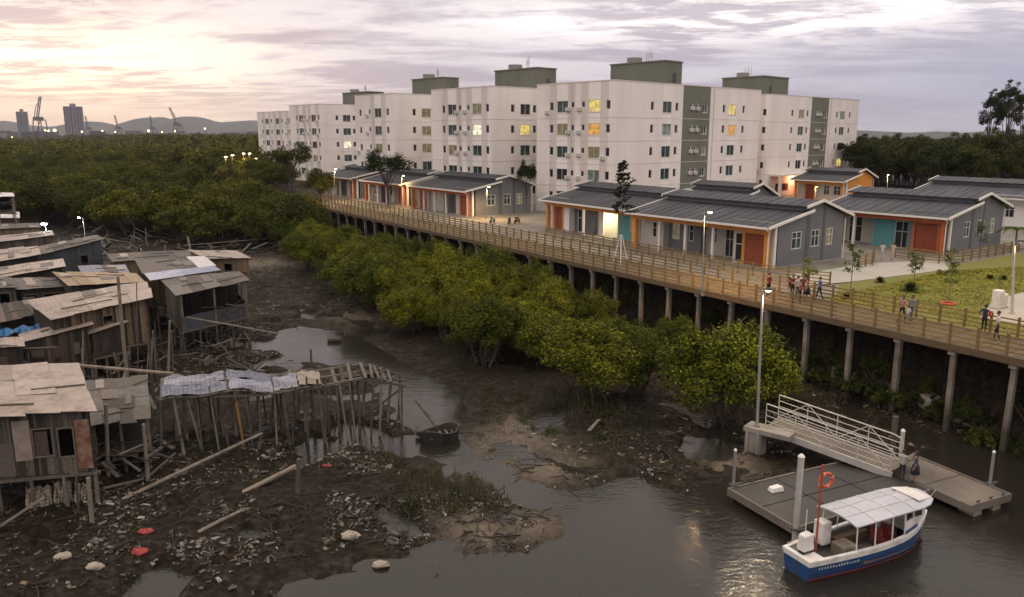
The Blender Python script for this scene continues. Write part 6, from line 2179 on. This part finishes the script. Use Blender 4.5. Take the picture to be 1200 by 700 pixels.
for x, y, z, rg in scatter(4600, [(0, 330, 540, 690), (60, 300, 500, 660), (300, 480, 480, 560), (380, 620, 570, 645), (180, 330, 310, 440), (200, 330, 380, 440), (560, 900, 490, 590), (300, 420, 290, 370), (900, 1150, 440, 530)], 3, .55):
    a = rg.random() * 6.28
    s1, s2 = .025 + .20 * rg.random() ** 4, .02 + .09 * rg.random() ** 3
    c, s_ = math.cos(a), math.sin(a)
    t = [rg.normal(0, .03) for _ in range(4)]
    cs = [(x + c * u * s1 - s_ * v * s2, y + s_ * u * s1 + c * v * s2, z + .02 + tt) for (u, v), tt in zip(((-1, -1), (1, -.8), (.9, 1), (-.9, .9)), t)]
    mb.hexa(cs + [(p[0], p[1], p[2] + .02 + .03 * rg.random()) for p in cs])
tag(mb.build('litter', M['litter']), 'scattered scraps of board, plastic and rubbish on the mud', 'litter', kind='stuff')
mb = MB()
for x, y, z, rg in scatter(1000, [(0, 330, 540, 690), (330, 640, 570, 650), (560, 920, 470, 590), (180, 420, 290, 440), (620, 860, 440, 560), (880, 1150, 430, 530)], 8, .5):
    a = rg.random() * 6.28
    L = .2 + 1.9 * rg.random() ** 2.5
    pts = [(x, y, z + .02)]
    for k in range(3):
        a += rg.normal(0, .5)
        lx, ly = pts[-1][0] + math.cos(a) * L / 3, pts[-1][1] + math.sin(a) * L / 3
        pts.append((lx, ly, z + .03 + abs(rg.normal(0, .07))))
    r = .012 + .03 * rg.random()
    mb.tube(pts, [r, r, r * .8, r * .4], 5)
tag(mb.build('driftwood', mat('driftwood', (.035, .026, .019), (.018, .013, .010), .9, 3)), 'dark twigs and roots strewn over the mud', 'driftwood', kind='stuff')
mb = MB()
for x, y, z, rg in scatter(2600, [(440, 560, 545, 600), (470, 600, 555, 605), (650, 740, 470, 540), (560, 700, 455, 510), (860, 1000, 440, 500), (300, 420, 300, 350), (380, 470, 480, 550)], 9):
    h = .1 + .35 * rg.random()
    x2, y2 = x + rg.normal(0, .05), y + rg.normal(0, .05)
    mb.hexa([(x - .012, y - .012, z - .05), (x + .012, y - .012, z - .05), (x + .012, y + .012, z - .05), (x - .012, y + .012, z - .05), (x2 - .006, y2 - .006, z + h), (x2 + .006, y2 - .006, z + h), (x2 + .006, y2 + .006, z + h), (x2 - .006, y2 + .006, z + h)])
M['shoot'] = island('shoot', [(.045, .038, .02), (.07, .065, .02), (.10, .08, .05), (.05, .055, .018)], .9, 5, .2, 0)
tag(mb.build('mangrove_shoots', M['shoot']), 'thin upright mangrove breathing roots growing from the mud', 'mangrove roots', kind='stuff')
rg = np.random.default_rng(31)
tf = []
for x0, x1, y0, y1, n_ in ((300, 425, 300, 350, 90), (560, 705, 455, 508, 80), (470, 600, 552, 600, 50), (640, 760, 480, 520, 50), (905, 1120, 440, 490, 60), (390, 470, 480, 545, 30), (330, 470, 345, 385, 40)):
    for k in range(n_):
        p = g(x0 + (x1 - x0) * rg.random(), y0 + (y1 - y0) * rg.random(), .3)
        z = hz(p.x, p.y)
        if z > .06 and z < 2.5:
            tf.append((p.x, p.y, z + .1, .15 + .3 * rg.random(), .15 + .3 * rg.random(), .12 + .22 * rg.random()))
o = bpy.data.objects.new('mud_weeds', quads_mesh('mud_weeds', leaf_cloud(tf, 11000, .055, rg, fill=.5), LEAF_DARK))
COL.objects.link(o)
tag(o, 'low green weeds growing in tufts on the mud', 'weeds', kind='stuff')
M['red_bag'] = mat('red_bag', (.33, .03, .025), (.22, .02, .02), .5, 6)
def bag(label, px, c, s=.25):
    p = g(px[0], px[1], .3)
    z = hz(p.x, p.y)
    mb = MB()
    rg = random.Random(px[0])
    N_ = 9
    rings = []
    for k, (rr_, zz) in enumerate(((.9, 0), (1.0, .2), (.75, .42), (.3, .5))):
        rings.append([(s * rr_ * math.cos(t * 2 * math.pi / N_) * rg.uniform(.75, 1.2), s * .7 * rr_ * math.sin(t * 2 * math.pi / N_) * rg.uniform(.75, 1.2), s * zz * rg.uniform(.7, 1.2)) for t in range(N_)])
    for a, b in zip(rings, rings[1:]):
        for t in range(N_):
            mb.face([a[t], a[(t + 1) % N_], b[(t + 1) % N_], b[t]])
    mb.face(rings[-1])
    o = mb.build('plastic_bag', M[c]); o.location = (p.x, p.y, max(z, .03) + .01)
    tag(o, label, 'bag')
for i_, (px_, py_, t_, lab_) in enumerate(((157, 283, 262, 'leaning pale stake at the forest edge, leftmost of a loose row'), (172, 286, 268, 'short stake at the forest edge, second of a loose row'), (208, 282, 270, 'pale stake at the forest edge behind the ochre shed'), (219, 283, 266, 'thin stake at the forest edge right of the pale one'), (232, 281, 258, 'tallest stake at the forest edge by the back right hut'), (260, 284, 266, 'dark stake at the forest edge right of the tallest one'))):
    upright(lab_, (px_, py_), (px_ + rg_.uniform(-3, 3), t_), .4, .09, group='stakes at the forest edge')
bag('red plastic bag lying under the walkway near the pools', (383, 546), 'red_bag')
bag('dark red rag on the mud, upper of two left of the pale pole', (171, 627), 'red_bag', .32)
bag('red rag on the mud, lower of two left of the pale pole', (165, 649), 'red_bag', .36)
bag('pale crumpled bag at the waterline of the lower bank', (446, 656), 'sack', .36)
bag('cluster of tan rubbish bags on the lower bank', (411, 628), 'sack', .42)
bag('round pale bag on the rubbish strewn mud at the bottom left', (112, 667), 'sack', .38)
bag('pale bag below the sacks under the nearest shack', (76, 657), 'sack', .36)

# lamps among the shacks
b = at(53, 262, 97); street_lamp(Vector((b.x, b.y, .3)), b.z - .3, 'bright white lamp glaring behind the shack roofs at the far left', power=900, m='dark_steel', arm=(.1, -.4), c=(.85, .95, 1.), lm='lamp_white', head=.5, group='lamps behind the shacks')
b = at(98, 255, 118); street_lamp(Vector((b.x - .1, b.y, .3)), b.z - .3, 'small white lamp on a pale pole before the forest', power=500, arm=(-.5, -.2), c=(.9, .95, 1.), m='pale_steel', lm='lamp_white', head=.3, group='lamps behind the shacks')
HAZE = 0.8e-4
# ------------------------------------------------------------------ trees
bushes = [make_bush(30 + i, 2.6, 4.4, 25000, .07, LEAF, 52) for i in range(4)]
far_t = [make_tree(50 + i, 4.6, 7.2, 12000, .15, LEAF_FAR, .6, 48, name='forest_tree', r0=.18) for i in range(5)]
placed = []
def ok(x, y, d):
    return all((x - a) ** 2 + (y - b) ** 2 > (d * .5 + c * .5) ** 2 for a, b, c in placed)
pr = random.Random(12)
named = [(848, 492, 1.42, 'big mangrove bush standing beside the tall grey lamp pole'), (690, 466, 1.32, 'rounded mangrove bush at the mud edge left of the big one by the lamp pole'), (570, 424, 1.12, 'mangrove bush at the channel bend with bare mud before it'),
         (792, 418, .72, 'mangrove bush close below the boardwalk piles, behind the big one by the lamp pole'), (642, 395, 1.1, 'tall mangrove bush behind the rounded one at the mud edge'), (482, 388, .98, 'mangrove bush on the left bank of the channel mouth, apart from the others'),
         (748, 462, .95, 'mangrove bush between the rounded one and the big one by the lamp pole'), (540, 372, 1.15, 'mangrove bush behind the channel bend bush'), (600, 352, 1.0, 'bright topped mangrove bush just below the boardwalk'),
         (700, 392, .8, 'mangrove bush in the shade of the boardwalk midway along it'), (520, 345, 1.1, 'mangrove bush in the middle of the green bank'), (905, 470, .62, 'small low mangrove bush right of the tall lamp pole'),
         (460, 345, 1.1, 'mangrove bush left in the green bank above the channel'), (570, 356, 1.25, 'lamp lit yellowish mangrove bush against the boardwalk')]
for x, y, s, lab in named:
    p = g(x, y, .4)
    plant(bushes[pr.randrange(4)], p.x, p.y, hz(p.x, p.y), s, pr.random() * 6.28, s * pr.uniform(.82, .98), lab, 'mangrove tree', 'mangrove bushes between the mud and the boardwalk')
    placed.append((p.x, p.y, 2.6 * s))
n = 0
BANK = [(330, 300), (380, 335), (440, 372), (520, 400), (600, 420), (720, 440), (760, 400), (640, 330), (540, 296), (450, 268), (380, 250), (330, 262)]
bk = np.array([(g(x, y, .4).x, g(x, y, .4).y) for x, y in BANK])
tries = 0
while n < 46 and tries < 6000:
    tries += 1
    x, y = pr.uniform(330, 760), pr.uniform(250, 440)
    p = g(x, y, .4)
    if sdf(bk, np.array([p.x]), np.array([p.y]))[0] > 0:
        continue
    s = pr.uniform(.62, 1.25)
    q = (p.x - DP.x) * DN.x + (p.y - DP.y) * DN.y
    sl_ = (p.x - DP.x) * DD.x + (p.y - DP.y) * DD.y
    if q > (-6.5 if sl_ < 36 else -3) or not ok(p.x, p.y, 2.6 * s * .95):
        continue
    s *= .85 if q > -7 else 1
    n += 1
    placed.append((p.x, p.y, 2.6 * s))
    plant(bushes[pr.randrange(4)], p.x, p.y, hz(p.x, p.y), s, pr.random() * 6.28, s * pr.uniform(.68, 1.12), 'mangrove bush in the dense green bank beside the left half of the boardwalk', 'mangrove tree', 'mangrove bushes in the dense green bank')
for k in range(13):                                             # shrubs close against the left half of the boardwalk
    p = bw(37 + k * 5.0 + pr.uniform(-1.5, 1.5), -2.4 - pr.random())
    s = pr.uniform(.7, 1.0)
    plant(bushes[k % 4], p.x, p.y, hz(p.x, p.y), s, pr.random() * 6.28, s * pr.uniform(.85, 1.25), 'mangrove bush pressed against the outer piles of the left half of the boardwalk', 'mangrove tree', 'mangrove bushes against the boardwalk piles')
# low dark shrubs in the shade under the boardwalk
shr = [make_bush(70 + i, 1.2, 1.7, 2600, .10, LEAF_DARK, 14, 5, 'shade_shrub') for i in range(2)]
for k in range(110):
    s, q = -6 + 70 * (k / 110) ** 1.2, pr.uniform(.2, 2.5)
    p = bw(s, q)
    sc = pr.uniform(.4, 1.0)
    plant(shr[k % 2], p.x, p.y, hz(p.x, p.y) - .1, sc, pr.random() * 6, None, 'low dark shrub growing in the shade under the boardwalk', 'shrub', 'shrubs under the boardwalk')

# the mangrove forest: individuals nearest the viewer
cnt = 0
y = 92.
FL_ = 'rounded mangrove tree in the dense forest between the shacks and the apartment blocks'
cells = []
y_last = 200.
px_of = lambda x, y: 600 + F_PX * x / (y * CP)
while y < 330:
    xl, xr = -.70 * y - 5, min(-.24 * y, DP.x - .643 * (y - DP.y) - 6) if y < 262 else -.27 * y
    x = xl
    while x < xr:
        cells.append((x + pr.uniform(-2, 2), y + pr.uniform(-2, 2)))
        x += 6.3 + y * .004
    y += 6.0 + (y - 90) * .012
for x, y in cells:
    if cnt >= 225:
        break
    zg = hz(x, y)
    px_ = 600 + F_PX * x / (y * CP)
    if px_ < 330 and y < np.interp(px_, [0, 100, 180, 290, 320], [140, 131, 122, 112, 104]):       # shacks, mud clearing
        continue
    q = (x - DP.x) * DN.x + (y - DP.y) * DN.y
    if q > -3 or zg > 2.5 or not ok(x, y, 2.5):
        continue
    s = pr.uniform(.72, 1.2)
    cnt += 1
    y_last = y
    plant(far_t[pr.randrange(5)], x, y, zg, s, pr.random() * 6.28, s * pr.uniform(.8, 1.15), FL_, 'mangrove tree', 'mangrove trees of the dense forest')
print('forest individuals', cnt, y_last)
# the rest of the wood, far off, reads as one mass
rng = np.random.default_rng(77)
mk_q = lambda i, nq, sz: leaf_cloud([(a, b, c + 1.0, d, e, f) for a, b, c, d, e, f in bush_blobs(np.random.default_rng(90 + i), 5.2, 4.0, 36, 3.3, .05)], nq, sz, np.random.default_rng(95 + i), fill=.1)
base_n = [mk_q(i, 1500, .33) for i in range(4)]
base_f = [mk_q(i, 480, .6) for i in range(4)]
parts = []
last_y = y_last
def mass(x, y, s, base):
    q = base[rng.integers(4)]
    a = rng.random() * 6.28
    rot = np.array([[math.cos(a), -math.sin(a), 0], [math.sin(a), math.cos(a), 0], [0, 0, 1]])
    q = q @ rot.T * np.array([s, s, min(s, 1.25) * rng.uniform(.78, 1.15)])
    parts.append(q + np.array([x, y, min(5., hz(x, y))]))
y = 186.
while y < last_y - 4:
    x = -.45 * y
    while x < -.2 * y:
        q_ = (x - DP.x) * DN.x + (y - DP.y) * DN.y
        if q_ >= -3.5 and px_of(x, y) < (306 if y > 215 else 282):
            mass(x + rng.normal(0, 1.5), y + rng.normal(0, 1.5), rng.uniform(.6, .95), base_n)
        x += 6.5
    y += 6.5
y = last_y - 4
while y < 1500:
    x = -.78 * y
    while x < .2 * y:
        q_ = (x - DP.x) * DN.x + (y - DP.y) * DN.y
        if q_ < -3 or y > 268 or (px_of(x, y) < 300 and y > 185):
            s = rng.uniform(.7, 1.25) * (1 + max(0, y - 332) / 1500)
            mass(x + rng.normal(0, 2), y + rng.normal(0, 2.5), s, base_n if y < 430 else base_f)
        x += 7.6 + max(0, y - 332) * .012
    y += 7.5 + max(0, y - 332) * .03
Q = np.concatenate(parts)
print('far wood quads', len(Q))
LEAF_MASS = leafmat('mass_leaf', [(.032, .037, .008), (.070, .074, .010), (.048, .053, .009), (.10, .102, .014)], clump=.16)
o = bpy.data.objects.new('far_mangrove_forest', quads_mesh('far_mangrove_forest', Q, LEAF_MASS))
COL.objects.link(o)
tag(o, 'far mangrove forest reaching to the harbour on the horizon', 'forest', kind='stuff')

# dark wood behind the houses at the right
dt = [make_tree(120 + i, 4.8, 11.5, 11000, .18, LEAF_DARK, 2.2, 42, name='broadleaf_tree', r0=.22) for i in range(3)]
for k in range(95):
    y = pr.uniform(150, 215)
    px = 985 + 260 * ((k * .618) % 1)
    p = at(px, 158, y)
    if px < 1075 and y < 168:
        y = 185 + pr.random() * 20
        p = at(px, 158, y)
    s = pr.uniform(.8, 1.06) * (1.0 + .08 * (px > 1125))
    plant(dt[k % 3], p.x, y, 4.9, s, pr.random() * 6.28, s * pr.uniform(.82, .98), 'dark broadleaf tree in the wood behind the right hand houses', 'tree', 'dark trees behind the right hand houses')
tall = make_tree(140, 2.9, 17.5, 4600, .17, LEAF_DARK, 7.5, 34, name='tall_tree', r0=.2, crown_h=10.5)
for px, h, s, lab in ((1160, 1.10, .9, 'tall slender tree above the dark wood, leftmost of three at the right edge'), (1180, 1.2, 1.05, 'tallest slender tree above the dark wood at the right edge'), (1200, 1.14, 1.0, 'tall slender tree cut by the right picture edge')):
    p = at(px, 158, 168)
    plant(tall, p.x, 168, 4.9, s, pr.random() * 6, 1.02 * h, lab, 'tree', 'tall slender trees above the wood')

# planted trees by the houses
br = make_tree(150, 3.0, 7.6, 5200, .12, LEAF_DARK, 3.6, 22, name='planted_tree', r0=.12)
for (px, base, top, Y, s, lab) in ((342, 232, 168, 148, 1.5, 'broad dark planted tree at the left end of the houses'), (455, 238, 176, 126, 1.3, 'broad planted tree before the middle apartment block'), (617, 246, 188, 117, .8, 'slim planted tree beside the grey side wall')):
    b = at(px, base, Y)
    t = at(px, top, Y)
    plant(br, b.x, Y, 4.95, s * (.6 if px == 617 else 1), pr.random() * 6, (t.z - 4.95) / 7.7, lab, 'tree', 'planted trees by the left houses')
for (px, Y, s, lab) in ((300, 168, .95, 'lamp lit tree under the glowing path lamps'), (375, 143, .75, 'yellowish tree at the left end of the boardwalk'), (322, 152, .8, 'leafy tree left of the broad dark planted tree')):
    b = at(px, 230, Y)
    plant(far_t[1], b.x, Y, hz(b.x, Y), s, 1.2, s, lab, 'tree', 'trees at the left end of the boardwalk')

for k in range(16):
    px, Y = 258 + k * 5.2, 158 + 9 * ((k * 5) % 8)
    b = at(px, 200, Y)
    sc = pr.uniform(.62, .95)
    plant(far_t[k % 5], b.x, Y, hz(b.x, Y), sc, pr.random() * 6, sc * pr.uniform(.85, 1.1), 'leafy tree among the glowing path lamps left of the farthest block', 'tree', 'trees round the far path lamps')

for k in range(9):
    p = bw(104 + k * 4.2, -3.6 - 2.5 * (k % 3))
    sc = pr.uniform(.85, 1.1)
    plant(far_t[k % 5], p.x, p.y, hz(p.x, p.y), sc, pr.random() * 6, sc * pr.uniform(.9, 1.1), 'leafy mangrove tree hiding the far end of the boardwalk', 'tree', 'trees hiding the far end of the boardwalk')

# tiered young tree with pale stakes on the boardwalk side path
def tiered_tree(p, h, label):
    root = empty('tiered_tree', p, 0, label, 'tree')
    mb = MB(); mb.tube([(0, 0, -.2), (.05, 0, h * .5), (.02, 0, h)], [.07, .05, .02], 7)
    rng = np.random.default_rng(8)
    bl = []
    for k in range(9):
        z = h * (.55 + .45 * k / 8) + rng.normal(0, .1)
        rr_ = 1.7 - .17 * k
        for j in range(5):
            t = 6.28 * j / 5 + k * 1.3 + rng.normal(0, .3)
            r1 = rr_ * rng.uniform(.35, 1.1)
            zt = z + rng.normal(.1, .18)
            mb.tube([(0, 0, z - .2), (math.cos(t) * r1 * .6, math.sin(t) * r1 * .6, (z + zt) / 2), (math.cos(t) * r1, math.sin(t) * r1, zt)], [.025, .018, .008], 4)
            for u in (.5, .8, 1.05):
                bl.append((math.cos(t) * r1 * u, math.sin(t) * r1 * u, z + (zt - z) * u, .2, .2, .11))
    o = bpy.data.objects.new('crown', quads_mesh('crown', leaf_cloud(bl, 1500, .12, rng, fill=.5), LEAF_DARK)); COL.objects.link(o); o.parent = root
    mb.build('trunk', BARK_PALE, root)
    for t in (.4, 2.5, 4.6):
        s_ = MB(); s_.tube([(math.cos(t) * .75, math.sin(t) * .75, 0), (math.cos(t) * .08, math.sin(t) * .08, 2.6)], .045, 6); s_.build('support_stake', M['barge_white'], root)
p = g(727, 309, BZ)
t = at(727, 193, p.y)
tiered_tree(Vector((p.x, p.y, BZ)), t.z - BZ, 'tall tiered young tree held by white stakes on the boardwalk')

def sapling(px, py, top, label, seed, cr=.75, leaf=None, full=False):
    p = g(px, py, 5.04)
    h = at(px, top, p.y).z - 5.04
    rng = np.random.default_rng(seed)
    root = empty('sapling', p, 0, label, 'sapling', 'young saplings on and beside the lawn')
    mb = MB(); mb.tube([(0, 0, -.1), (.04, .02, h * .5), (0, .05, h * .97)], [.04, .03, .012], 6)
    bl = []
    for k in range(15):
        z = h * (.42 + .56 * rng.random())
        t = rng.random() * 6.28
        r = cr * rng.random() * (1.1 - .7 * abs(z / h - .65))
        mb.tube([(0, 0, z - .25), (math.cos(t) * r, math.sin(t) * r, z)], [.014, .006], 4)
        bl.append((math.cos(t) * r, math.sin(t) * r, z, .24, .24, .2))
    o = bpy.data.objects.new('crown', quads_mesh('crown', leaf_cloud(bl, 420, .085, rng, fill=.6), leaf or LEAF_YOUNG)); COL.objects.link(o); o.parent = root
    mb.build('trunk', BARK_PALE, root)
    if full:
        s_ = MB(); s_.ring((0, 0, .1), (0, 0, 1), .45, .07, 16, 6); s_.build('mulch_ring', M['buoy'], root)
    return root
sapling(1111, 357, 291, 'leafy sapling with an orange ring at its foot, by the boardwalk', 1, .8, None, True)
sapling(1070, 337, 293, 'thin sapling behind the dark spiky plant on the lawn', 2, .55)
sapling(996, 345, 287, 'tall leafy sapling near the grey gable wall', 3, .8)
sapling(945, 345, 303, 'small sapling before the grey gable wall windows', 4, .6)
sapling(1148, 300, 262, 'small sapling by the fence of the teal porch house', 6, .5)

def spiky(px, py, s, label, m=None):
    p = g(px, py, 5.04)
    rng = np.random.default_rng(int(px))
    Q = []
    for k in range(90):
        t, e = rng.random() * 6.28, rng.uniform(.15, 1.3)
        d = np.array([math.cos(t) * math.cos(e), math.sin(t) * math.cos(e), math.sin(e)])
        sd_ = np.array([-math.sin(t), math.cos(t), 0]) * .06 * s
        m_ = d * s * .6
        tip = d * s * rng.uniform(.8, 1.1) - np.array([0, 0, .25 * s * math.cos(e)])
        Q.append([np.zeros(3) - sd_ * .4, m_ - sd_, tip, m_ + sd_])
    o = bpy.data.objects.new('spiky_plant', quads_mesh('spiky_plant', np.array(Q), m or LEAF_DARK)); COL.objects.link(o)
    o.location = p
    tag(o, label, 'plant', 'spiky plants on the lawn')
spiky(1067, 342, 1.0, 'dark spiky plant in the middle of the lawn')
spiky(1031, 331, .6, 'small dark plant near the garden path edge on the lawn')
spiky(1160, 327, .5, 'low dark tuft near the far edge of the lawn, left one')
spiky(1176, 328, .5, 'low dark tuft near the far edge of the lawn, right one')
spiky(992, 350, .6, 'dark tuft at the foot of the tall leafy sapling')
# palm at the right edge
p = g(1189, 291, 5.0)
root = empty('palm_tree', p, 0, 'young palm with drooping fronds by the pale house at the right edge', 'palm')
h = at(1189, 268, p.y).z - 5
mb = MB(); mb.tube([(0, 0, -.1), (.05, 0, h * .5), (0, 0, h)], [.13, .1, .08], 8); mb.build('trunk', BARK_PALE, root)
for k in range(11):
    t = k * .571
    Q = []
    for j in range(16):
        u = j / 15
        c = np.array([math.cos(t) * 1.7 * u, math.sin(t) * 1.7 * u, h + .9 * u - 1.3 * u * u])
        sd_ = np.array([-math.sin(t), math.cos(t), -.35]) * .38 * (1 - u * .7)
        dr = np.array([math.cos(t), math.sin(t), 0]) * .06
        for sg in (1, -1):
            e = c + np.array([sd_[0] * sg, sd_[1] * sg, -.12])
            Q.append([c - dr, c + dr, e + dr * 1.6, e + dr * .8])
    o = bpy.data.objects.new('frond', quads_mesh('frond', np.array(Q), LEAF_YOUNG)); COL.objects.link(o); o.parent = root

# ------------------------------------------------------------------ the far shore: port, towers, hills
M['far_conc'] = mat('far_conc', (.26, .25, .27), (.21, .2, .22), .9, .05)
M['far_dark'] = mat('far_dark', (.06, .06, .07), (.05, .05, .055), .8, .05)
M['far_crane'] = mat('far_crane', (.13, .12, .12), (.10, .09, .09), .8, .05)
M['far_hill'] = mat('far_hill', (.06, .065, .05), (.045, .05, .04), 1., .004)
M['far_light'] = emit('far_light', (1., .62, .25), 10)
def tower(px0, px1, top, Y, label, setback=True):
    a, b = at(px0, 158, Y), at(px1, 158, Y)
    z = at(px0, top, Y).z
    root = empty('tower_block', ((a.x + b.x) / 2, Y, 1), R(20), label, 'tower block', 'tower blocks on the far shore')
    w = (b.x - a.x) * .42
    mb = MB(); mb.box(-w, w, -w * .6, w * .6, 0, z - 1)
    mb.box(-w * .3, w * .3, -w * .3, w * .3, z - 1, z + 5)
    mb.build('wall', M['far_conc'], root)
    n = max(6, int((z - 6) / 4.2))
    for c in range(6):
        if c in (2,):
            continue
        for k in range(n):
            mb = MB()
            zz = 6 + (z - 8) * k / n
            x = -w + w * 2 * (c + .5) / 6
            mb.box(x - w * .11, x + w * .11, -w * .6 - .25, -w * .6 - .02, zz, zz + 2.4)
            mb.build('window', M['far_dark'], root)
    mb = MB(); mb.box(-w * .26, -w * .12, -w * .6 - .5, -w * .6 - .03, 0, z - 2); mb.build('stair_strip', M['far_dark'], root)
tower(77.5, 100, 125, 1750, 'wide tall tower block on the far shore beyond the forest')
tower(22, 35, 131, 1900, 'narrow tower block at the far left on the horizon')
def crane(px, top, Y, label, lean=.25, big=True):
    b = at(px, 158, Y)
    z = at(px, top, Y).z - 2
    root = empty('harbour_crane', (b.x, Y, 2), 0, label, 'crane', 'harbour cranes on the horizon')
    k = z / 60
    mb = MB()
    for x in (-7, 7):
        for y in (-8, 8):
            mb.bar((x * k, y * k, 0), (x * k * .7, y * k * .7, 30 * k), 1.1 * k)
    mb.bar((-6 * k, -7 * k, 14 * k), (6 * k, -7 * k, 14 * k), 1.0 * k); mb.bar((-6 * k, 7 * k, 14 * k), (6 * k, 7 * k, 14 * k), 1.0 * k)
    mb.bar((-7 * k, -7 * k, 0), (5 * k, -7 * k, 28 * k), .8 * k)
    mb.build('leg_frame', M['far_crane'], root)
    mb = MB(); mb.box(-6 * k, 4 * k, -4 * k, 4 * k, 28 * k, 33 * k); mb.build('machine_house', M['far_crane'], root)
    mb = MB()
    for s_ in (-1.3, 1.3):
        mb.bar((s_ * k - 2 * k, 0, 32 * k), (s_ * k + lean * 60 * k, 0, 60 * k), 1.0 * k)
    for q in range(7):
        u = q / 7
        x, zz = -2 * k + (lean * 60 * k + 2 * k) * u, 32 * k + 28 * k * u
        mb.bar((x - 1.3 * k, 0, zz), (x + 2 * k, 0, zz + 3 * k), .5 * k)
    mb.build('jib', M['far_crane'], root)
    mb = MB(); mb.bar((-6 * k, 0, 33 * k), (-3 * k, 0, 46 * k), .8 * k); mb.bar((-3 * k, 0, 46 * k), (lean * 55 * k, 0, 57 * k), .6 * k); mb.build('mast', M['far_crane'], root)
crane(48, 113, 1650, 'tall harbour crane with upright jib, left of the wide tower block', .08)
crane(209, 126, 1700, 'harbour crane with its jib leaning left before the twin hills', -.2)
crane(140, 135, 1900, 'slim harbour crane near the middle of the port', -.12)
crane(105, 136, 2000, 'faint far crane right of the wide tower block', -.1)
crane(180, 136, 2000, 'faint far crane before the left twin hill', -.08)
rp = random.Random(9)
mb = MB()
for k in range(90):
    px = rp.uniform(-10, 306)
    Y = rp.uniform(1550, 2100)
    p = at(px, 158, Y)
    w, h = rp.uniform(8, 40), rp.uniform(7, 24)
    mb.box(p.x - w / 2, p.x + w / 2, Y, Y + 15, 1, 1 + h, rp.randrange(3))
tag(mb.build('port_buildings', [M['far_conc'], M['far_crane'], M['far_dark']]), 'low warehouses and stacked containers of the far port', 'port', kind='stuff')
for k, (px, py, s) in enumerate(((57, 153.5, 1.5), (64, 153, 2.4), (53, 153, 1.2), (174, 153.5, 1.8), (240, 151, 1.2), (120, 153.5, 1.0), (96, 154.5, 1.2), (205, 154, 1.0), (14, 161, 1.0), (190, 155, 1), (135, 155, 1))):
    p = at(px, py, 1560)
    root = empty('port_floodlight', (p.x, 1560, 1), 0, 'lit floodlight mast in the far port on the horizon', 'floodlight', 'floodlights of the far port')
    mb = MB(); mb.tube([(0, 0, 0), (0, 0, p.z - 1)], .4, 6); mb.build('mast', M['far_crane'], root)
    mb = MB(); mb.ball((0, 0, p.z - 1), s * 1.05); mb.build('bulb', M['far_light'], root)
def hills(label, prof, Y, depth):
    X = [at(a, 158, Y).x for a, b in prof]
    Z = [at(a, b, Y).z for a, b in prof]
    xs = np.linspace(X[0], X[-1], 160)
    z = np.interp(xs, X, Z)
    ker = np.ones(5) / 5
    z = np.convolve(np.pad(z, 2, mode='edge'), ker, 'valid') + fbm(xs * .012, xs * 0 + 3.3, 4) * 10
    n = 14
    vs, fs = [], []
    for j in range(n):
        t = j / (n - 1) * 2 - 1
        for i in range(160):
            vs.append((xs[i], Y + t * depth, max(-2, (z[i]) * math.cos(t * math.pi / 2) * (1 + .12 * float(fbm(np.array([xs[i] * .01]), np.array([j * .7]), 3)[0])))))
    for j in range(n - 1):
        for i in range(159):
            fs.append((j * 160 + i, j * 160 + i + 1, (j + 1) * 160 + i + 1, (j + 1) * 160 + i))
    me = bpy.data.meshes.new('hills'); me.from_pydata(vs, [], fs); me.materials.append(M['far_hill'])
    me.polygons.foreach_set('use_smooth', [True] * len(fs))
    o = bpy.data.objects.new('hills', me); COL.objects.link(o); o['kind'] = 'structure'
hills('', [(-120, 146), (0, 142), (30, 147), (70, 150), (110, 143), (135, 149), (150, 150), (170, 141), (188, 136), (205, 141), (212, 140), (225, 135.5), (240, 140), (255, 145), (275, 143), (300, 142), (340, 148), (420, 152)], 5200, 700)
hills('', [(880, 152), (960, 155), (1000, 153), (1030, 155), (1120, 156), (1300, 150)], 3200, 500)

# hazy evening air
def haze_box(d):
    mb = MB(); mb.box(-3500, 3500, -60, 6200, -3, 260)
    m, nt, b = _new('haze')
    nt.nodes.remove(b)
    v = nt.nodes.new('ShaderNodeVolumePrincipled')
    v.inputs['Color'].default_value = (.72, .72, .86, 1)
    v.inputs['Density'].default_value = d
    v.inputs['Anisotropy'].default_value = .3
    nt.links.new(v.outputs[0], nt.nodes['Material Output'].inputs['Volume'])
    o = mb.build('haze', m)
    o['kind'] = 'stuff'
    return o
if HAZE:
    haze_box(HAZE)
for o in COL.objects:
    if o.name in PLACED:
        pass
